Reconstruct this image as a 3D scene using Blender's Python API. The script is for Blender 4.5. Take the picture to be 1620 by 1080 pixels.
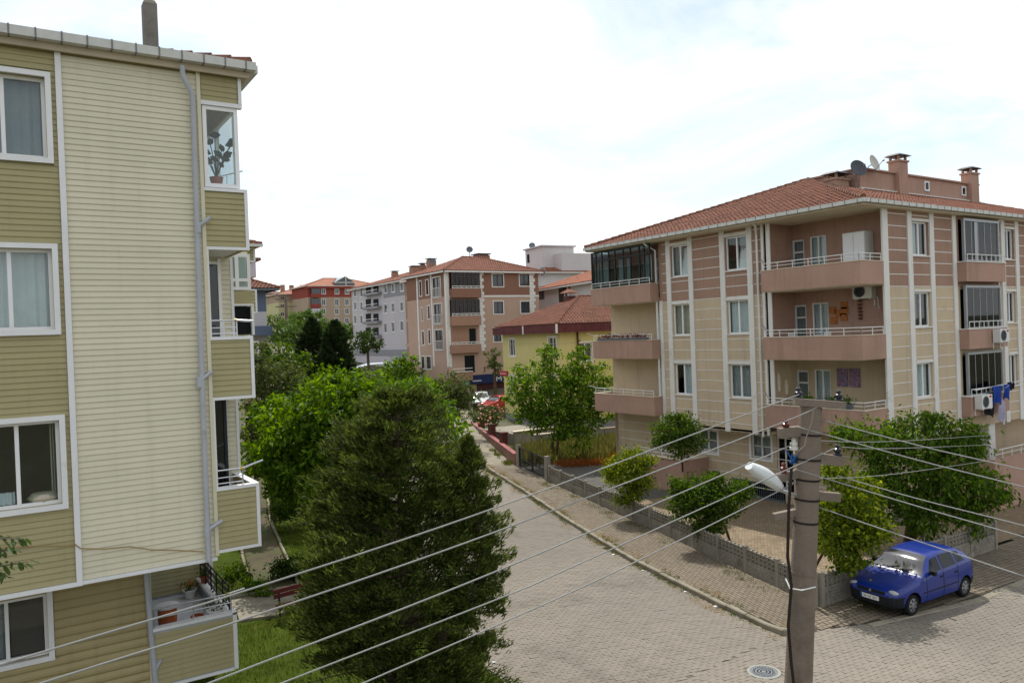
import bpy, bmesh, math, random
import numpy as np
from mathutils import Vector, Matrix
for o in list(bpy.data.objects): bpy.data.objects.remove(o)
rnd = random.Random(7); npr = np.random.default_rng(11)
SC = bpy.context.scene; COL = SC.collection
# ------------------------------------------------------------------ camera (world x / y run along the two wall directions of the flats)
EYE = Vector((0, 0, 7.8)); FPX = 1230.0
th = math.radians(33.1); roll = math.atan2(100, 2642); pit = math.atan(10.4/FPX)
HD = Vector((math.sin(th), math.cos(th), 0)); RT = Vector((math.cos(th), -math.sin(th), 0)); ZU = Vector((0, 0, 1))
FW = HD*math.cos(pit) - ZU*math.sin(pit); UP0 = HD*math.sin(pit) + ZU*math.cos(pit)
CR = RT*math.cos(roll) - UP0*math.sin(roll); CU = RT*math.sin(roll) + UP0*math.cos(roll)
cd = bpy.data.cameras.new('camera'); cam = bpy.data.objects.new('camera', cd); COL.objects.link(cam)
cd.sensor_width = 36; cd.lens = FPX/1620*36; cd.clip_start = .1; cd.clip_end = 3000
cam.matrix_world = Matrix(((CR.x, CU.x, -FW.x, EYE.x), (CR.y, CU.y, -FW.y, EYE.y), (CR.z, CU.z, -FW.z, EYE.z), (0, 0, 0, 1)))
SC.camera = cam
# ------------------------------------------------------------------ sky: Nishita seen through a thin bright veil of high cloud
W = bpy.data.worlds.new('World'); SC.world = W; W.use_nodes = True
nt = W.node_tree; nt.nodes.clear(); N = nt.nodes.new; L = nt.links.new
SUN_EL, SUN_AZ = math.radians(58), math.radians(20.4)      # azimuth measured from +y towards +x
sky = N('ShaderNodeTexSky'); sky.sky_type = 'NISHITA'; sky.sun_disc = False
sky.sun_elevation = SUN_EL; sky.sun_rotation = SUN_AZ; sky.air_density = 1.2; sky.dust_density = 1.0
b1 = N('ShaderNodeBackground'); b1.inputs[1].default_value = .13; L(sky.outputs[0], b1.inputs[0])
b2 = N('ShaderNodeBackground'); b2.inputs[0].default_value = (.96, .98, 1, 1); b2.inputs[1].default_value = 1.04
tc = N('ShaderNodeTexCoord'); mp = N('ShaderNodeMapping'); mp.inputs['Scale'].default_value = (1.1, 1.1, 3.6)
L(tc.outputs['Generated'], mp.inputs[0])
nz = N('ShaderNodeTexNoise'); nz.inputs['Scale'].default_value = 2.6; nz.inputs['Detail'].default_value = 9; nz.inputs['Roughness'].default_value = .6; nz.inputs['Distortion'].default_value = .5
L(mp.outputs[0], nz.inputs['Vector'])
rp = N('ShaderNodeValToRGB'); rp.color_ramp.elements[0].position = .36; rp.color_ramp.elements[1].position = .56
rp.color_ramp.elements[0].color = (.3, .3, .3, 1); rp.color_ramp.elements[1].color = (.93, .93, .93, 1)
L(nz.outputs[0], rp.inputs[0])
ms = N('ShaderNodeMixShader'); L(rp.outputs[0], ms.inputs[0]); L(b1.outputs[0], ms.inputs[1]); L(b2.outputs[0], ms.inputs[2])
wo = N('ShaderNodeOutputWorld'); L(ms.outputs[0], wo.inputs[0])
sl = bpy.data.lights.new('sun', 'SUN'); sl.energy = 3.7; sl.angle = math.radians(.6); sl.color = (1, .965, .92)
so = bpy.data.objects.new('sun', sl); COL.objects.link(so); so.location = (0, 0, 60)
sd = Vector((math.sin(SUN_AZ)*math.cos(SUN_EL), math.cos(SUN_AZ)*math.cos(SUN_EL), math.sin(SUN_EL)))
so.rotation_euler = sd.to_track_quat('Z', 'Y').to_euler()
SC.view_settings.view_transform = 'Standard'; SC.view_settings.look = 'None'
SC.view_settings.exposure = 0.27; SC.view_settings.gamma = 1
SC.render.resolution_x = 1024; SC.render.resolution_y = 682

# ------------------------------------------------------------------ pixel helpers: direction only; distance comes from a plane that the thing touches
def ray(px, py): return FW + CR*((px-810)/FPX) - CU*((py-540)/FPX)
def onZ(px, py, z=0): d = ray(px, py); return EYE + d*((z-EYE.z)/d.z)
def onY(px, py, y): d = ray(px, py); return EYE + d*(y/d.y)
def onX(px, py, x): d = ray(px, py); return EYE + d*(x/d.x)
def atD(px, py, D): return EYE + ray(px, py)*D
def terrain(x, y):
    d = x*HD.x + y*HD.y - 55
    return 0.0 if d <= -12 else (.075*(d+12)**2/48 if d < 12 else .075*d)

# ------------------------------------------------------------------ materials
def lin(c):
    if isinstance(c, str):
        c = [int(c[i:i+2], 16)/255 for i in (0, 2, 4)]
        c = [v/12.92 if v <= .04045 else ((v+.055)/1.055)**2.4 for v in c]
    return (c[0], c[1], c[2], 1)
MATS = {}
def mat(name, col, rough=.75, var=.12, scale=3.0, bump=0.0, bscale=60.0, metal=0.0, spec=.2, island=0.0, coat=0.0, dirt=None, streak=0.0, orand=0.0):
    if name in MATS: return MATS[name]
    m = bpy.data.materials.new(name); m.use_nodes = True; t = m.node_tree; p = t.nodes['Principled BSDF']
    n = t.nodes.new; l = t.links.new; c = lin(col)
    p.inputs['Roughness'].default_value = rough; p.inputs['Metallic'].default_value = metal
    p.inputs['Specular IOR Level'].default_value = spec; p.inputs['Coat Weight'].default_value = coat; p.inputs['Coat Roughness'].default_value = .05
    g = n('ShaderNodeNewGeometry'); tcn = n('ShaderNodeTexCoord')
    ns = n('ShaderNodeTexNoise'); ns.inputs['Scale'].default_value = scale; ns.inputs['Detail'].default_value = 8; ns.inputs['Roughness'].default_value = .65
    l(g.outputs['Position'], ns.inputs['Vector'])
    mr = n('ShaderNodeMapRange'); mr.inputs[1].default_value = .3; mr.inputs[2].default_value = .7
    mr.inputs[3].default_value = 1-var; mr.inputs[4].default_value = 1+var
    l(ns.outputs[0], mr.inputs[0]); val = mr.outputs[0]
    if island:
        mi = n('ShaderNodeMapRange'); mi.inputs[3].default_value = 1-island; mi.inputs[4].default_value = 1+island
        l(g.outputs['Random Per Island'], mi.inputs[0])
        mm = n('ShaderNodeMath'); mm.operation = 'MULTIPLY'; l(val, mm.inputs[0]); l(mi.outputs[0], mm.inputs[1]); val = mm.outputs[0]
    if streak:
        mpg = n('ShaderNodeMapping'); mpg.inputs['Scale'].default_value = (3.2, 3.2, .16); l(g.outputs['Position'], mpg.inputs[0])
        n3 = n('ShaderNodeTexNoise'); n3.inputs['Scale'].default_value = 1.6; n3.inputs['Detail'].default_value = 8; n3.inputs['Roughness'].default_value = .65; l(mpg.outputs[0], n3.inputs['Vector'])
        r3 = n('ShaderNodeMapRange'); r3.inputs[1].default_value = .52; r3.inputs[2].default_value = .78; r3.inputs[3].default_value = 1; r3.inputs[4].default_value = 1-streak; l(n3.outputs[0], r3.inputs[0])
        m3 = n('ShaderNodeMath'); m3.operation = 'MULTIPLY'; l(val, m3.inputs[0]); l(r3.outputs[0], m3.inputs[1]); val = m3.outputs[0]
    if orand:
        oi = n('ShaderNodeObjectInfo'); r4 = n('ShaderNodeMapRange'); r4.inputs[3].default_value = 1-orand; r4.inputs[4].default_value = 1+orand; l(oi.outputs['Random'], r4.inputs[0])
        m4 = n('ShaderNodeMath'); m4.operation = 'MULTIPLY'; l(val, m4.inputs[0]); l(r4.outputs[0], m4.inputs[1]); val = m4.outputs[0]
    vm = n('ShaderNodeVectorMath'); vm.operation = 'SCALE'; vm.inputs[0].default_value = c[:3]; l(val, vm.inputs['Scale'])
    outc = vm.outputs[0]
    if dirt:
        n2 = n('ShaderNodeTexNoise'); n2.inputs['Scale'].default_value = dirt[1]; n2.inputs['Detail'].default_value = 10; n2.inputs['Roughness'].default_value = .7
        l(g.outputs['Position'], n2.inputs['Vector'])
        r2 = n('ShaderNodeMapRange'); r2.inputs[1].default_value = dirt[2]; r2.inputs[2].default_value = dirt[2]+.18; l(n2.outputs[0], r2.inputs[0])
        mx = n('ShaderNodeMix'); mx.data_type = 'RGBA'; mx.inputs[7].default_value = lin(dirt[0]); l(r2.outputs[0], mx.inputs[0]); l(outc, mx.inputs[6]); outc = mx.outputs[2]
    l(outc, p.inputs['Base Color'])
    if bump:
        nb = n('ShaderNodeTexNoise'); nb.inputs['Scale'].default_value = bscale; nb.inputs['Detail'].default_value = 6; l(g.outputs['Position'], nb.inputs['Vector'])
        bp = n('ShaderNodeBump'); bp.inputs['Strength'].default_value = bump; bp.inputs['Distance'].default_value = .02; l(nb.outputs[0], bp.inputs['Height']); l(bp.outputs[0], p.inputs['Normal'])
    MATS[name] = m; return m
def foliage(name, col, trans=.4, var=.35, tip=None):
    if name in MATS: return MATS[name]
    m = bpy.data.materials.new(name); m.use_nodes = True; t = m.node_tree; t.nodes.clear(); n = t.nodes.new; l = t.links.new
    g = n('ShaderNodeNewGeometry'); c = lin(col)
    a = n('ShaderNodeMix'); a.data_type = 'RGBA'
    a.inputs[6].default_value = (c[0]*(1-var), c[1]*(1-var), c[2]*(1-var), 1)
    tp = lin(tip) if tip else (c[0]*(1+var*1.3), c[1]*(1+var), c[2]*(1+var*.4), 1)
    a.inputs[7].default_value = tp
    pw = n('ShaderNodeMath'); pw.operation = 'POWER'; pw.inputs[1].default_value = 1.6 if tip else 1.0
    l(g.outputs['Random Per Island'], pw.inputs[0]); l(pw.outputs[0], a.inputs[0])
    d = n('ShaderNodeBsdfPrincipled'); d.inputs['Roughness'].default_value = .55; d.inputs['Specular IOR Level'].default_value = .1; l(a.outputs[2], d.inputs['Base Color'])
    hs = n('ShaderNodeHueSaturation'); hs.inputs['Hue'].default_value = .485; hs.inputs['Saturation'].default_value = 1.15; hs.inputs['Value'].default_value = 1.5; l(a.outputs[2], hs.inputs['Color'])
    tr = n('ShaderNodeBsdfTranslucent'); l(hs.outputs[0], tr.inputs[0])
    mx = n('ShaderNodeMixShader'); mx.inputs[0].default_value = trans; l(d.outputs[0], mx.inputs[1]); l(tr.outputs[0], mx.inputs[2])
    o = n('ShaderNodeOutputMaterial'); l(mx.outputs[0], o.inputs[0]); MATS[name] = m; return m
def glassmat(name, tint=(.9, .95, .95), refl=1.5, see=1.0):
    if name in MATS: return MATS[name]
    m = bpy.data.materials.new(name); m.use_nodes = True; t = m.node_tree; t.nodes.clear(); n = t.nodes.new; l = t.links.new
    tr = n('ShaderNodeBsdfTransparent'); tr.inputs[0].default_value = (tint[0]*see, tint[1]*see, tint[2]*see, 1)
    gl = n('ShaderNodeBsdfGlossy'); gl.inputs['Roughness'].default_value = .02
    lw = n('ShaderNodeLayerWeight'); pw = n('ShaderNodeMath'); pw.operation = 'POWER'; pw.inputs[1].default_value = 5; l(lw.outputs['Facing'], pw.inputs[0])
    fr = n('ShaderNodeMapRange'); fr.inputs[3].default_value = .045*refl/1.5; fr.inputs[4].default_value = .9; l(pw.outputs[0], fr.inputs[0])
    mx = n('ShaderNodeMixShader'); l(fr.outputs[0], mx.inputs[0]); l(tr.outputs[0], mx.inputs[1]); l(gl.outputs[0], mx.inputs[2])
    o = n('ShaderNodeOutputMaterial'); l(mx.outputs[0], o.inputs[0]); MATS[name] = m; return m
# ------------------------------------------------------------------ objects
def put(o, parent=None):
    COL.objects.link(o)
    if parent is not None: o.parent = parent
    return o
def worg(o):
    v = Vector((0, 0, 0))
    while o is not None: v += o.location; o = o.parent
    return v
def tag(o, label, cat, group=None, kind=None):
    if label: o['label'] = label
    if cat: o['category'] = cat
    if group: o['group'] = group
    if kind: o['kind'] = kind
    return o
def thing(name, label, cat, loc, group=None):
    o = bpy.data.objects.new(name, None); o.empty_display_size = .2; o.location = loc; put(o); return tag(o, label, cat, group)
def link_mesh(name, me, m, parent=None, smooth=False):
    if m is not None:
        for q in (m if isinstance(m, (list, tuple)) else [m]): me.materials.append(q)
    if smooth: me.polygons.foreach_set('use_smooth', [True]*len(me.polygons))
    return put(bpy.data.objects.new(name, me), parent)
class MB:
    def __init__(s): s.v = []; s.f = []; s.mi = []; s.cm = 0
    def add(s, vs, fs):
        b = len(s.v); s.v += [tuple(q) for q in vs]; s.f += [tuple(b+i for i in f) for f in fs]; s.mi += [s.cm]*len(fs); return s
    def hexa(s, c): return s.add(c, [(0, 3, 2, 1), (4, 5, 6, 7), (0, 1, 5, 4), (1, 2, 6, 5), (2, 3, 7, 6), (3, 0, 4, 7)])
    def box(s, a, b): return s.hexa([(a[0], a[1], a[2]), (b[0], a[1], a[2]), (b[0], b[1], a[2]), (a[0], b[1], a[2]), (a[0], a[1], b[2]), (b[0], a[1], b[2]), (b[0], b[1], b[2]), (a[0], b[1], b[2])])
    def fbox(s, fr, u0, u1, z0, z1, d0, d1):
        P = fr.p
        c = [P(u0, z0, d0), P(u1, z0, d0), P(u1, z0, d1), P(u0, z0, d1), P(u0, z1, d0), P(u1, z1, d0), P(u1, z1, d1), P(u0, z1, d1)]
        return s.hexa(c)
    def quad(s, a, b, c, d): return s.add([a, b, c, d], [(0, 1, 2, 3)])
    def beam(s, a, b, w, h=None, up=None):          # square bar between two points
        a = Vector(a); b = Vector(b); h = h or w; t = (b-a).normalized()
        up = Vector(up) if up else (Vector((0, 0, 1)) if abs(t.z) < .95 else Vector((1, 0, 0)))
        x = t.cross(up).normalized()*(w/2); y = x.cross(t).normalized()*(h/2)
        return s.hexa([a-x-y, a+x-y, a+x+y, a-x+y, b-x-y, b+x-y, b+x+y, b-x+y])
    def tube(s, pts, r, n=8, cap=True):
        pts = [Vector(p) for p in pts]; rs = r if isinstance(r, (list, tuple)) else [r]*len(pts); b = len(s.v); pr = None
        for i, p in enumerate(pts):
            t = (pts[min(i+1, len(pts)-1)]-pts[max(i-1, 0)]).normalized()
            if pr is None: pr = t.cross(Vector((0, 0, 1)) if abs(t.z) < .9 else Vector((1, 0, 0))).normalized()
            x = (pr - t*pr.dot(t)).normalized(); pr = x; y = t.cross(x)
            for k in range(n):
                a = 2*math.pi*k/n; s.v.append(tuple(p + (x*math.cos(a)+y*math.sin(a))*rs[i]))
        nf = 0
        for i in range(len(pts)-1):
            for k in range(n):
                s.f.append((b+i*n+k, b+i*n+(k+1) % n, b+(i+1)*n+(k+1) % n, b+(i+1)*n+k)); nf += 1
        if cap:
            s.f.append(tuple(b+k for k in range(n))[::-1]); s.f.append(tuple(b+(len(pts)-1)*n+k for k in range(n))); nf += 2
        s.mi += [s.cm]*nf; return s
    def lathe(s, c, prof, n=16, axis=(0, 0, 1)):
        ax = Vector(axis).normalized(); x = ax.cross(Vector((0, 0, 1)) if abs(ax.z) < .9 else Vector((1, 0, 0))).normalized(); y = ax.cross(x); c = Vector(c)
        b = len(s.v)
        for (r, h) in prof:
            for k in range(n):
                a = 2*math.pi*k/n; s.v.append(tuple(c + ax*h + (x*math.cos(a)+y*math.sin(a))*r))
        nf = 0
        for i in range(len(prof)-1):
            for k in range(n): s.f.append((b+i*n+k, b+i*n+(k+1) % n, b+(i+1)*n+(k+1) % n, b+(i+1)*n+k)); nf += 1
        s.f.append(tuple(b+k for k in range(n))[::-1]); s.f.append(tuple(b+(len(prof)-1)*n+k for k in range(n))); s.mi += [s.cm]*(nf+2); return s
    def build(s, name, m, parent=None, smooth=False):
        o = worg(parent) if parent is not None else Vector((0, 0, 0)); loc = None
        if parent is None:
            a = np.array(s.v); loc = Vector(((a[:, 0].min()+a[:, 0].max())/2, (a[:, 1].min()+a[:, 1].max())/2, a[:, 2].min())); o = loc
        me = bpy.data.meshes.new(name); me.from_pydata([(x-o.x, y-o.y, z-o.z) for x, y, z in s.v], [], s.f)
        ob = link_mesh(name, me, m, parent, False)
        if isinstance(m, (list, tuple)): me.polygons.foreach_set('material_index', s.mi)
        bm = bmesh.new(); bm.from_mesh(me); bmesh.ops.recalc_face_normals(bm, faces=bm.faces); bm.to_mesh(me); bm.free()
        if smooth:
            me.polygons.foreach_set('use_smooth', [True]*len(me.polygons))
            try: me.set_sharp_from_angle(angle=math.radians(40))
            except Exception: pass
        if loc: ob.location = loc
        return ob
class FR:                                              # a wall face: u runs along it, z up, d outwards
    def __init__(s, o, u, n): s.o = Vector(o); s.u = Vector(u).normalized(); s.n = Vector(n).normalized()
    def p(s, u, z, d=0): q = s.o + s.u*u + s.n*d; return Vector((q.x, q.y, z))
def wall(fr, parent, name, m, u0, u1, z0, z1, holes=(), rev=.16):
    mb = MB(); us = sorted({u0, u1, *[v for h in holes for v in h[:2]]}); zs = sorted({z0, z1, *[v for h in holes for v in h[2:4]]})
    us = [u for u in us if u0 <= u <= u1]; zs = [z for z in zs if z0 <= z <= z1]
    for i in range(len(us)-1):
        for j in range(len(zs)-1):
            cu, cz = (us[i]+us[i+1])/2, (zs[j]+zs[j+1])/2
            if any(h[0] < cu < h[1] and h[2] < cz < h[3] for h in holes): continue
            mb.quad(fr.p(us[i], zs[j]), fr.p(us[i+1], zs[j]), fr.p(us[i+1], zs[j+1]), fr.p(us[i], zs[j+1]))
    for h in holes:
        a, b, c, d = h[:4]
        for (q0, q1) in (((a, c), (b, c)), ((b, c), (b, d)), ((b, d), (a, d)), ((a, d), (a, c))):
            mb.quad(fr.p(q0[0], q0[1]), fr.p(q1[0], q1[1]), fr.p(q1[0], q1[1], -rev), fr.p(q0[0], q0[1], -rev))
    return mb.build(name, m, parent)
def window(fr, parent, u0, u1, z0, z1, fm, gm, mull=(.5,), d=-.10, fw=.06, curtain=None, sill=None, casing=None, transom=None, name='window', open_leaf=False):
    mb = MB(); t0, t1 = d-.05, d+.01
    mb.fbox(fr, u0, u1, z0, z0+fw, t0, t1); mb.fbox(fr, u0, u1, z1-fw, z1, t0, t1)
    mb.fbox(fr, u0, u0+fw, z0+fw, z1-fw, t0, t1); mb.fbox(fr, u1-fw, u1, z0+fw, z1-fw, t0, t1)
    for q in mull:
        c = u0+(u1-u0)*q; mb.fbox(fr, c-fw*.55, c+fw*.55, z0+fw, z1-fw, t0+.003, t1+.004)
    if transom:
        c = z0+(z1-z0)*transom; mb.fbox(fr, u0+fw, u1-fw, c-fw*.5, c+fw*.5, t0+.005, t1-.004)
    w = mb.build(name, fm, parent)
    g = MB(); g.fbox(fr, u0+fw*.7, u1-fw*.7, z0+fw*.7, z1-fw*.7, d-.03, d-.024); g.build('pane', gm, w)
    if curtain is not None:
        cm, a, b = curtain; c = MB(); n = max(6, int((b-a)*(u1-u0)/.05)); top = z1-.04; pts = []
        for i in range(n+1):
            uu = u0+(u1-u0)*(a+(b-a)*i/n); pts.append((uu, d-.16+.018*math.sin(i*2.1)+.008*math.sin(i*.7)))
        for (p, q) in zip(pts, pts[1:]): c.quad(fr.p(p[0], z0+.02, p[1]), fr.p(q[0], z0+.02, q[1]), fr.p(q[0], top, q[1]), fr.p(p[0], top, p[1]))
        c.build('curtain', cm, w)
    if sill is not None:
        s_ = MB(); s_.fbox(fr, u0-.06, u1+.06, z0-.05, z0-.002, d+.012, .06); s_.build('sill', sill, w)
    if casing is not None:
        cw = .11; c = MB()
        c.fbox(fr, u0-cw, u1+cw, z1+.002, z1+cw, .002, .035); c.fbox(fr, u0-cw, u1+cw, z0-cw, z0-.052 if sill else z0-.002, .002, .035)
        c.fbox(fr, u0-cw, u0-.002, z0-(.05 if sill else .002), z1, .002, .034); c.fbox(fr, u1+.002, u1+cw, z0-(.05 if sill else .002), z1, .002, .034)
        c.build('casing', fm if casing is True else casing, w)
    return w
def railing(name, parent, pts, zb, h, m, post=1.0, rails=(1.0, .55, .25), r=.018, pickets=None):
    mb = MB()
    for f in rails: mb.tube([(p[0], p[1], zb+h*f) for p in pts], r if f == 1.0 else r*.65, 6)
    for a, b in zip(pts, pts[1:]):
        a = Vector((a[0], a[1], zb)); b = Vector((b[0], b[1], zb)); n = max(1, round((b-a).length/post))
        for i in range(n+1): q = a.lerp(b, i/n); mb.tube([q, q+Vector((0, 0, h))], r*.85, 6)
        if pickets:
            k = max(1, round((b-a).length/pickets))
            for i in range(k+1): q = a.lerp(b, i/k); mb.tube([q+Vector((0, 0, .04)), q+Vector((0, 0, h*.98))], r*.45, 5)
    return mb.build(name, m, parent, True)
def tiles(poly, eave_u, parent, m, tw=.24, tl=.36, name='roof_tiles'):
    """poly: 3D points of one flat roof slope, first edge = eave. Rolls of clay tiles as real relief, joined."""
    P = [Vector(p) for p in poly]; o = P[0]; u = (P[1]-P[0]).normalized(); n = u.cross(P[2]-P[0]).normalized()
    if n.z < 0: n = -n
    v = n.cross(u).normalized()
    if v.z < 0: v = -v
    Q = [((p-o).dot(u), (p-o).dot(v)) for p in P]
    def span(t):
        xs = []
        for (a, b) in zip(Q, Q[1:]+Q[:1]):
            if (a[1] <= t) != (b[1] <= t): xs.append(a[0]+(b[0]-a[0])*(t-a[1])/(b[1]-a[1]))
        return (min(xs), max(xs)) if len(xs) >= 2 else None
    vm = max(q[1] for q in Q); mb = MB(); rr = random.Random(3); k = 0; t = 0
    prof = [(0, .012), (.12, .05), (.32, .068), (.52, .05), (.64, .012), (.82, .0), (1, .012)]
    while t < vm-.03:
        s = span(min(t+tl*.5, vm-.01))
        if s:
            n_ = max(1, int((s[1]-s[0])/tw+.5))
            for i in range(n_):
                a0 = s[0]+(s[1]-s[0])*i/n_; w = (s[1]-s[0])/n_; j = rr.uniform(-.006, .006); j2 = rr.uniform(-.008, .008); ll = min(tl*1.12, vm-t+.04)
                vs = []
                for (f, h) in prof:
                    vs.append(o+u*(a0+w*f)+v*(t+j2)+n*(h+.032+j)); vs.append(o+u*(a0+w*f)+v*(t+ll+j2)+n*(h+.004+j))
                fs = [(2*q, 2*q+2, 2*q+3, 2*q+1) for q in range(len(prof)-1)]
                b = len(vs); 
                for (f, h) in prof: vs.append(o+u*(a0+w*f)+v*(t+j2)+n*(h+.012+j))
                fs += [(2*q, b+q, b+q+1, 2*q+2) for q in range(len(prof)-1)]
                mb.add(vs, fs)
        t += tl; k += 1
    ob = mb.build(name, m, parent); ob['kind'] = 'stuff'; return ob
def ridge(a, b, parent, m, name='ridge_tiles'):
    a = Vector(a); b = Vector(b); n = max(1, int((b-a).length/.38)); mb = MB()
    for i in range(n):
        p = a.lerp(b, i/n); q = a.lerp(b, (i+1.12)/n); mb.tube([p+Vector((0, 0, .06)), q+Vector((0, 0, .04))], [.115, .095], 8)
    o = mb.build(name, m, parent, True); o['kind'] = 'stuff'; return o
def gutter(name, parent, pts, m, r=.075, br=.6, brm=None):
    mb = MB()
    for a, b in zip(pts, pts[1:]): mb.beam(a, b, r*1.7, r*1.7)
    g = mb.build(name, m, parent)
    if brm:
        for a, b in zip(pts, pts[1:]):
            a = Vector(a); b = Vector(b); n = int((b-a).length/br); t = (b-a).normalized()
            for i in range(n):
                q = a.lerp(b, (i+.5)/n); k = MB(); k.beam(q-t*.012, q+t*.012, r*1.7+.02, r*1.7+.02); k.build('gutter_bracket', brm, g)
    return g
def quads_mesh(name, V, m, parent=None, tri=False):
    V = np.asarray(V, dtype=np.float32); k = V.shape[1]; n = V.shape[0]
    o = np.array(worg(parent)) if parent is not None else np.zeros(3); loc = None
    if parent is None: loc = np.array([V[:, :, 0].mean(), V[:, :, 1].mean(), V[:, :, 2].min()]); o = loc
    me = bpy.data.meshes.new(name); me.vertices.add(n*k); me.vertices.foreach_set('co', (V-o.astype(np.float32)).reshape(-1))
    me.loops.add(n*k); me.loops.foreach_set('vertex_index', np.arange(n*k, dtype=np.int32))
    me.polygons.add(n); me.polygons.foreach_set('loop_start', np.arange(0, n*k, k, dtype=np.int32)); 
    me.update(calc_edges=True); me.validate()
    ob = link_mesh(name, me, m, parent)
    if loc is not None: ob.location = Vector(loc)
    return ob
def leafV(c, d, L, w, rs, fold=.25):
    """diamond leaves: c centres (N,3), d directions (N,3), L lengths (N,), w width ratio"""
    N_ = len(c); d = d/(np.linalg.norm(d, axis=1, keepdims=True)+1e-9)
    r = rs.normal(size=(N_, 3)); s = np.cross(d, r); s /= (np.linalg.norm(s, axis=1, keepdims=True)+1e-9); nn = np.cross(s, d)
    L = L[:, None]; h = c-d*L*.5
    return np.stack([h, h+d*L*.45+s*L*w*.5+nn*L*w*fold*.5, h+d*L, h+d*L*.45-s*L*w*.5+nn*L*w*fold*.5], axis=1)
# ================================================================== THE GROUND
_t0 = terrain
def terrain(x, y):
    d = x*HD.x+y*HD.y
    return _t0(x, y) if d < 200 else .075*145
M_soil = mat('soil', '5f5a49', .95, .3, .35, .4, 20, dirt=('3f4a28', .5, .45))
M_grass = mat('turf', '3b4814', .95, .35, 1.3, .5, 50, spec=.05, dirt=('66592f', .6, .6))
M_grout = mat('grout', '706a60', .95, .2, 4)
M_paver = mat('road_pavers', '7b7469', .85, .16, .14, .3, 120, island=.045, spec=.2, dirt=('5f594f', .3, .55), streak=0)
M_paver2 = mat('walk_pavers', '7b7060', .88, .12, .5, .3, 120, island=.13, spec=.2, dirt=('6e6450', .5, .56))
M_yard = mat('yard_pavers', '84745d', .88, .12, .7, .3, 120, island=.13, spec=.2, dirt=('6a5c48', .4, .55))
M_roadfar = mat('road_far', '7a7368', .9, .1, .5, .2, 30)
M_kerb = mat('kerb_stone', '837c6c', .9, .2, 2, .5, 30, island=.12, dirt=('4d5030', 1.6, .55))
M_conc = mat('concrete', '8b8577', .9, .16, 2.2, .4, 40, dirt=('5d584c', 1.4, .58))
M_asph = mat('asphalt', '5a5853', .95, .2, 1.2, .5, 60, dirt=('7d735f', .5, .57))
br = [-1500, -700, -300, -150, -90] + list(range(-60, 301, 6)) + [340, 420, 600, 900, 1500]
gv = [(x, y, terrain(x, y)-.12) for y in br for x in br]; nb_ = len(br)
g = MB(); g.add(gv, [(j*nb_+i, j*nb_+i+1, (j+1)*nb_+i+1, (j+1)*nb_+i) for j in range(nb_-1) for i in range(nb_-1)])
gr = g.build('ground', M_soil, None, True); gr['kind'] = 'structure'
def strip(name, A, B, z, m, kind='structure'):
    mb = MB(); n = len(A)
    vs = [(a[0], a[1], terrain(*a)+z) for a in A]+[(b[0], b[1], terrain(*b)+z) for b in B]
    mb.add(vs, [(i, i+1, n+i+1, n+i) for i in range(n-1)]); o = mb.build(name, m)
    if kind: o['kind'] = kind
    return o
def dens(P, st=3.0):
    out = []
    for a, b in zip(P, P[1:]):
        a = Vector(a); b = Vector(b); n = max(1, int((b-a).length/st))
        out += [tuple(a.lerp(b, i/n)) for i in range(n)]
    return out+[tuple(P[-1])]
KERB = [(16.1, 12.75), (16.5, 15.6), (17.37, 19.78), (19.1, 25.6), (21.12, 31.78), (23.0, 38), (25.3, 45), (28.2, 52), (32, 60.5), (35.0, 69), (36.4, 80), (38.2, 95), (41.5, 112), (49, 140), (62, 175), (80, 215)]
LEFT = [(8.7, 12.3), (9.2, 15.2), (10.6, 20.6), (12.8, 27.2), (14.9, 33.6), (16.9, 40), (19.2, 47), (22.1, 54), (25.9, 62.5), (28.8, 71), (30.2, 81.5), (32, 96.5), (35.2, 113.5), (42.8, 142), (56, 177.5), (74, 218)]
Kd = dens(KERB); 
def resample(P, n):
    P = [Vector(p) for p in P]; d = [0]
    for a, b in zip(P, P[1:]): d.append(d[-1]+(b-a).length)
    out = []
    for i in range(n):
        t = d[-1]*i/(n-1); j = max(k for k in range(len(P)) if d[k] <= t+1e-6); j = min(j, len(P)-2)
        out.append(tuple(P[j].lerp(P[j+1], (t-d[j])/(d[j+1]-d[j]))))
    return out
nR = 80; K2 = resample(KERB, nR); L2 = resample(LEFT, nR)
road = strip('road', K2, L2, -.012, M_roadfar)
cross = strip('side_road', [(x, 12.75) for x in range(-40, 91, 5)], [(x, 4.6) for x in range(-40, 91, 5)], -.014, M_roadfar)
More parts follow.
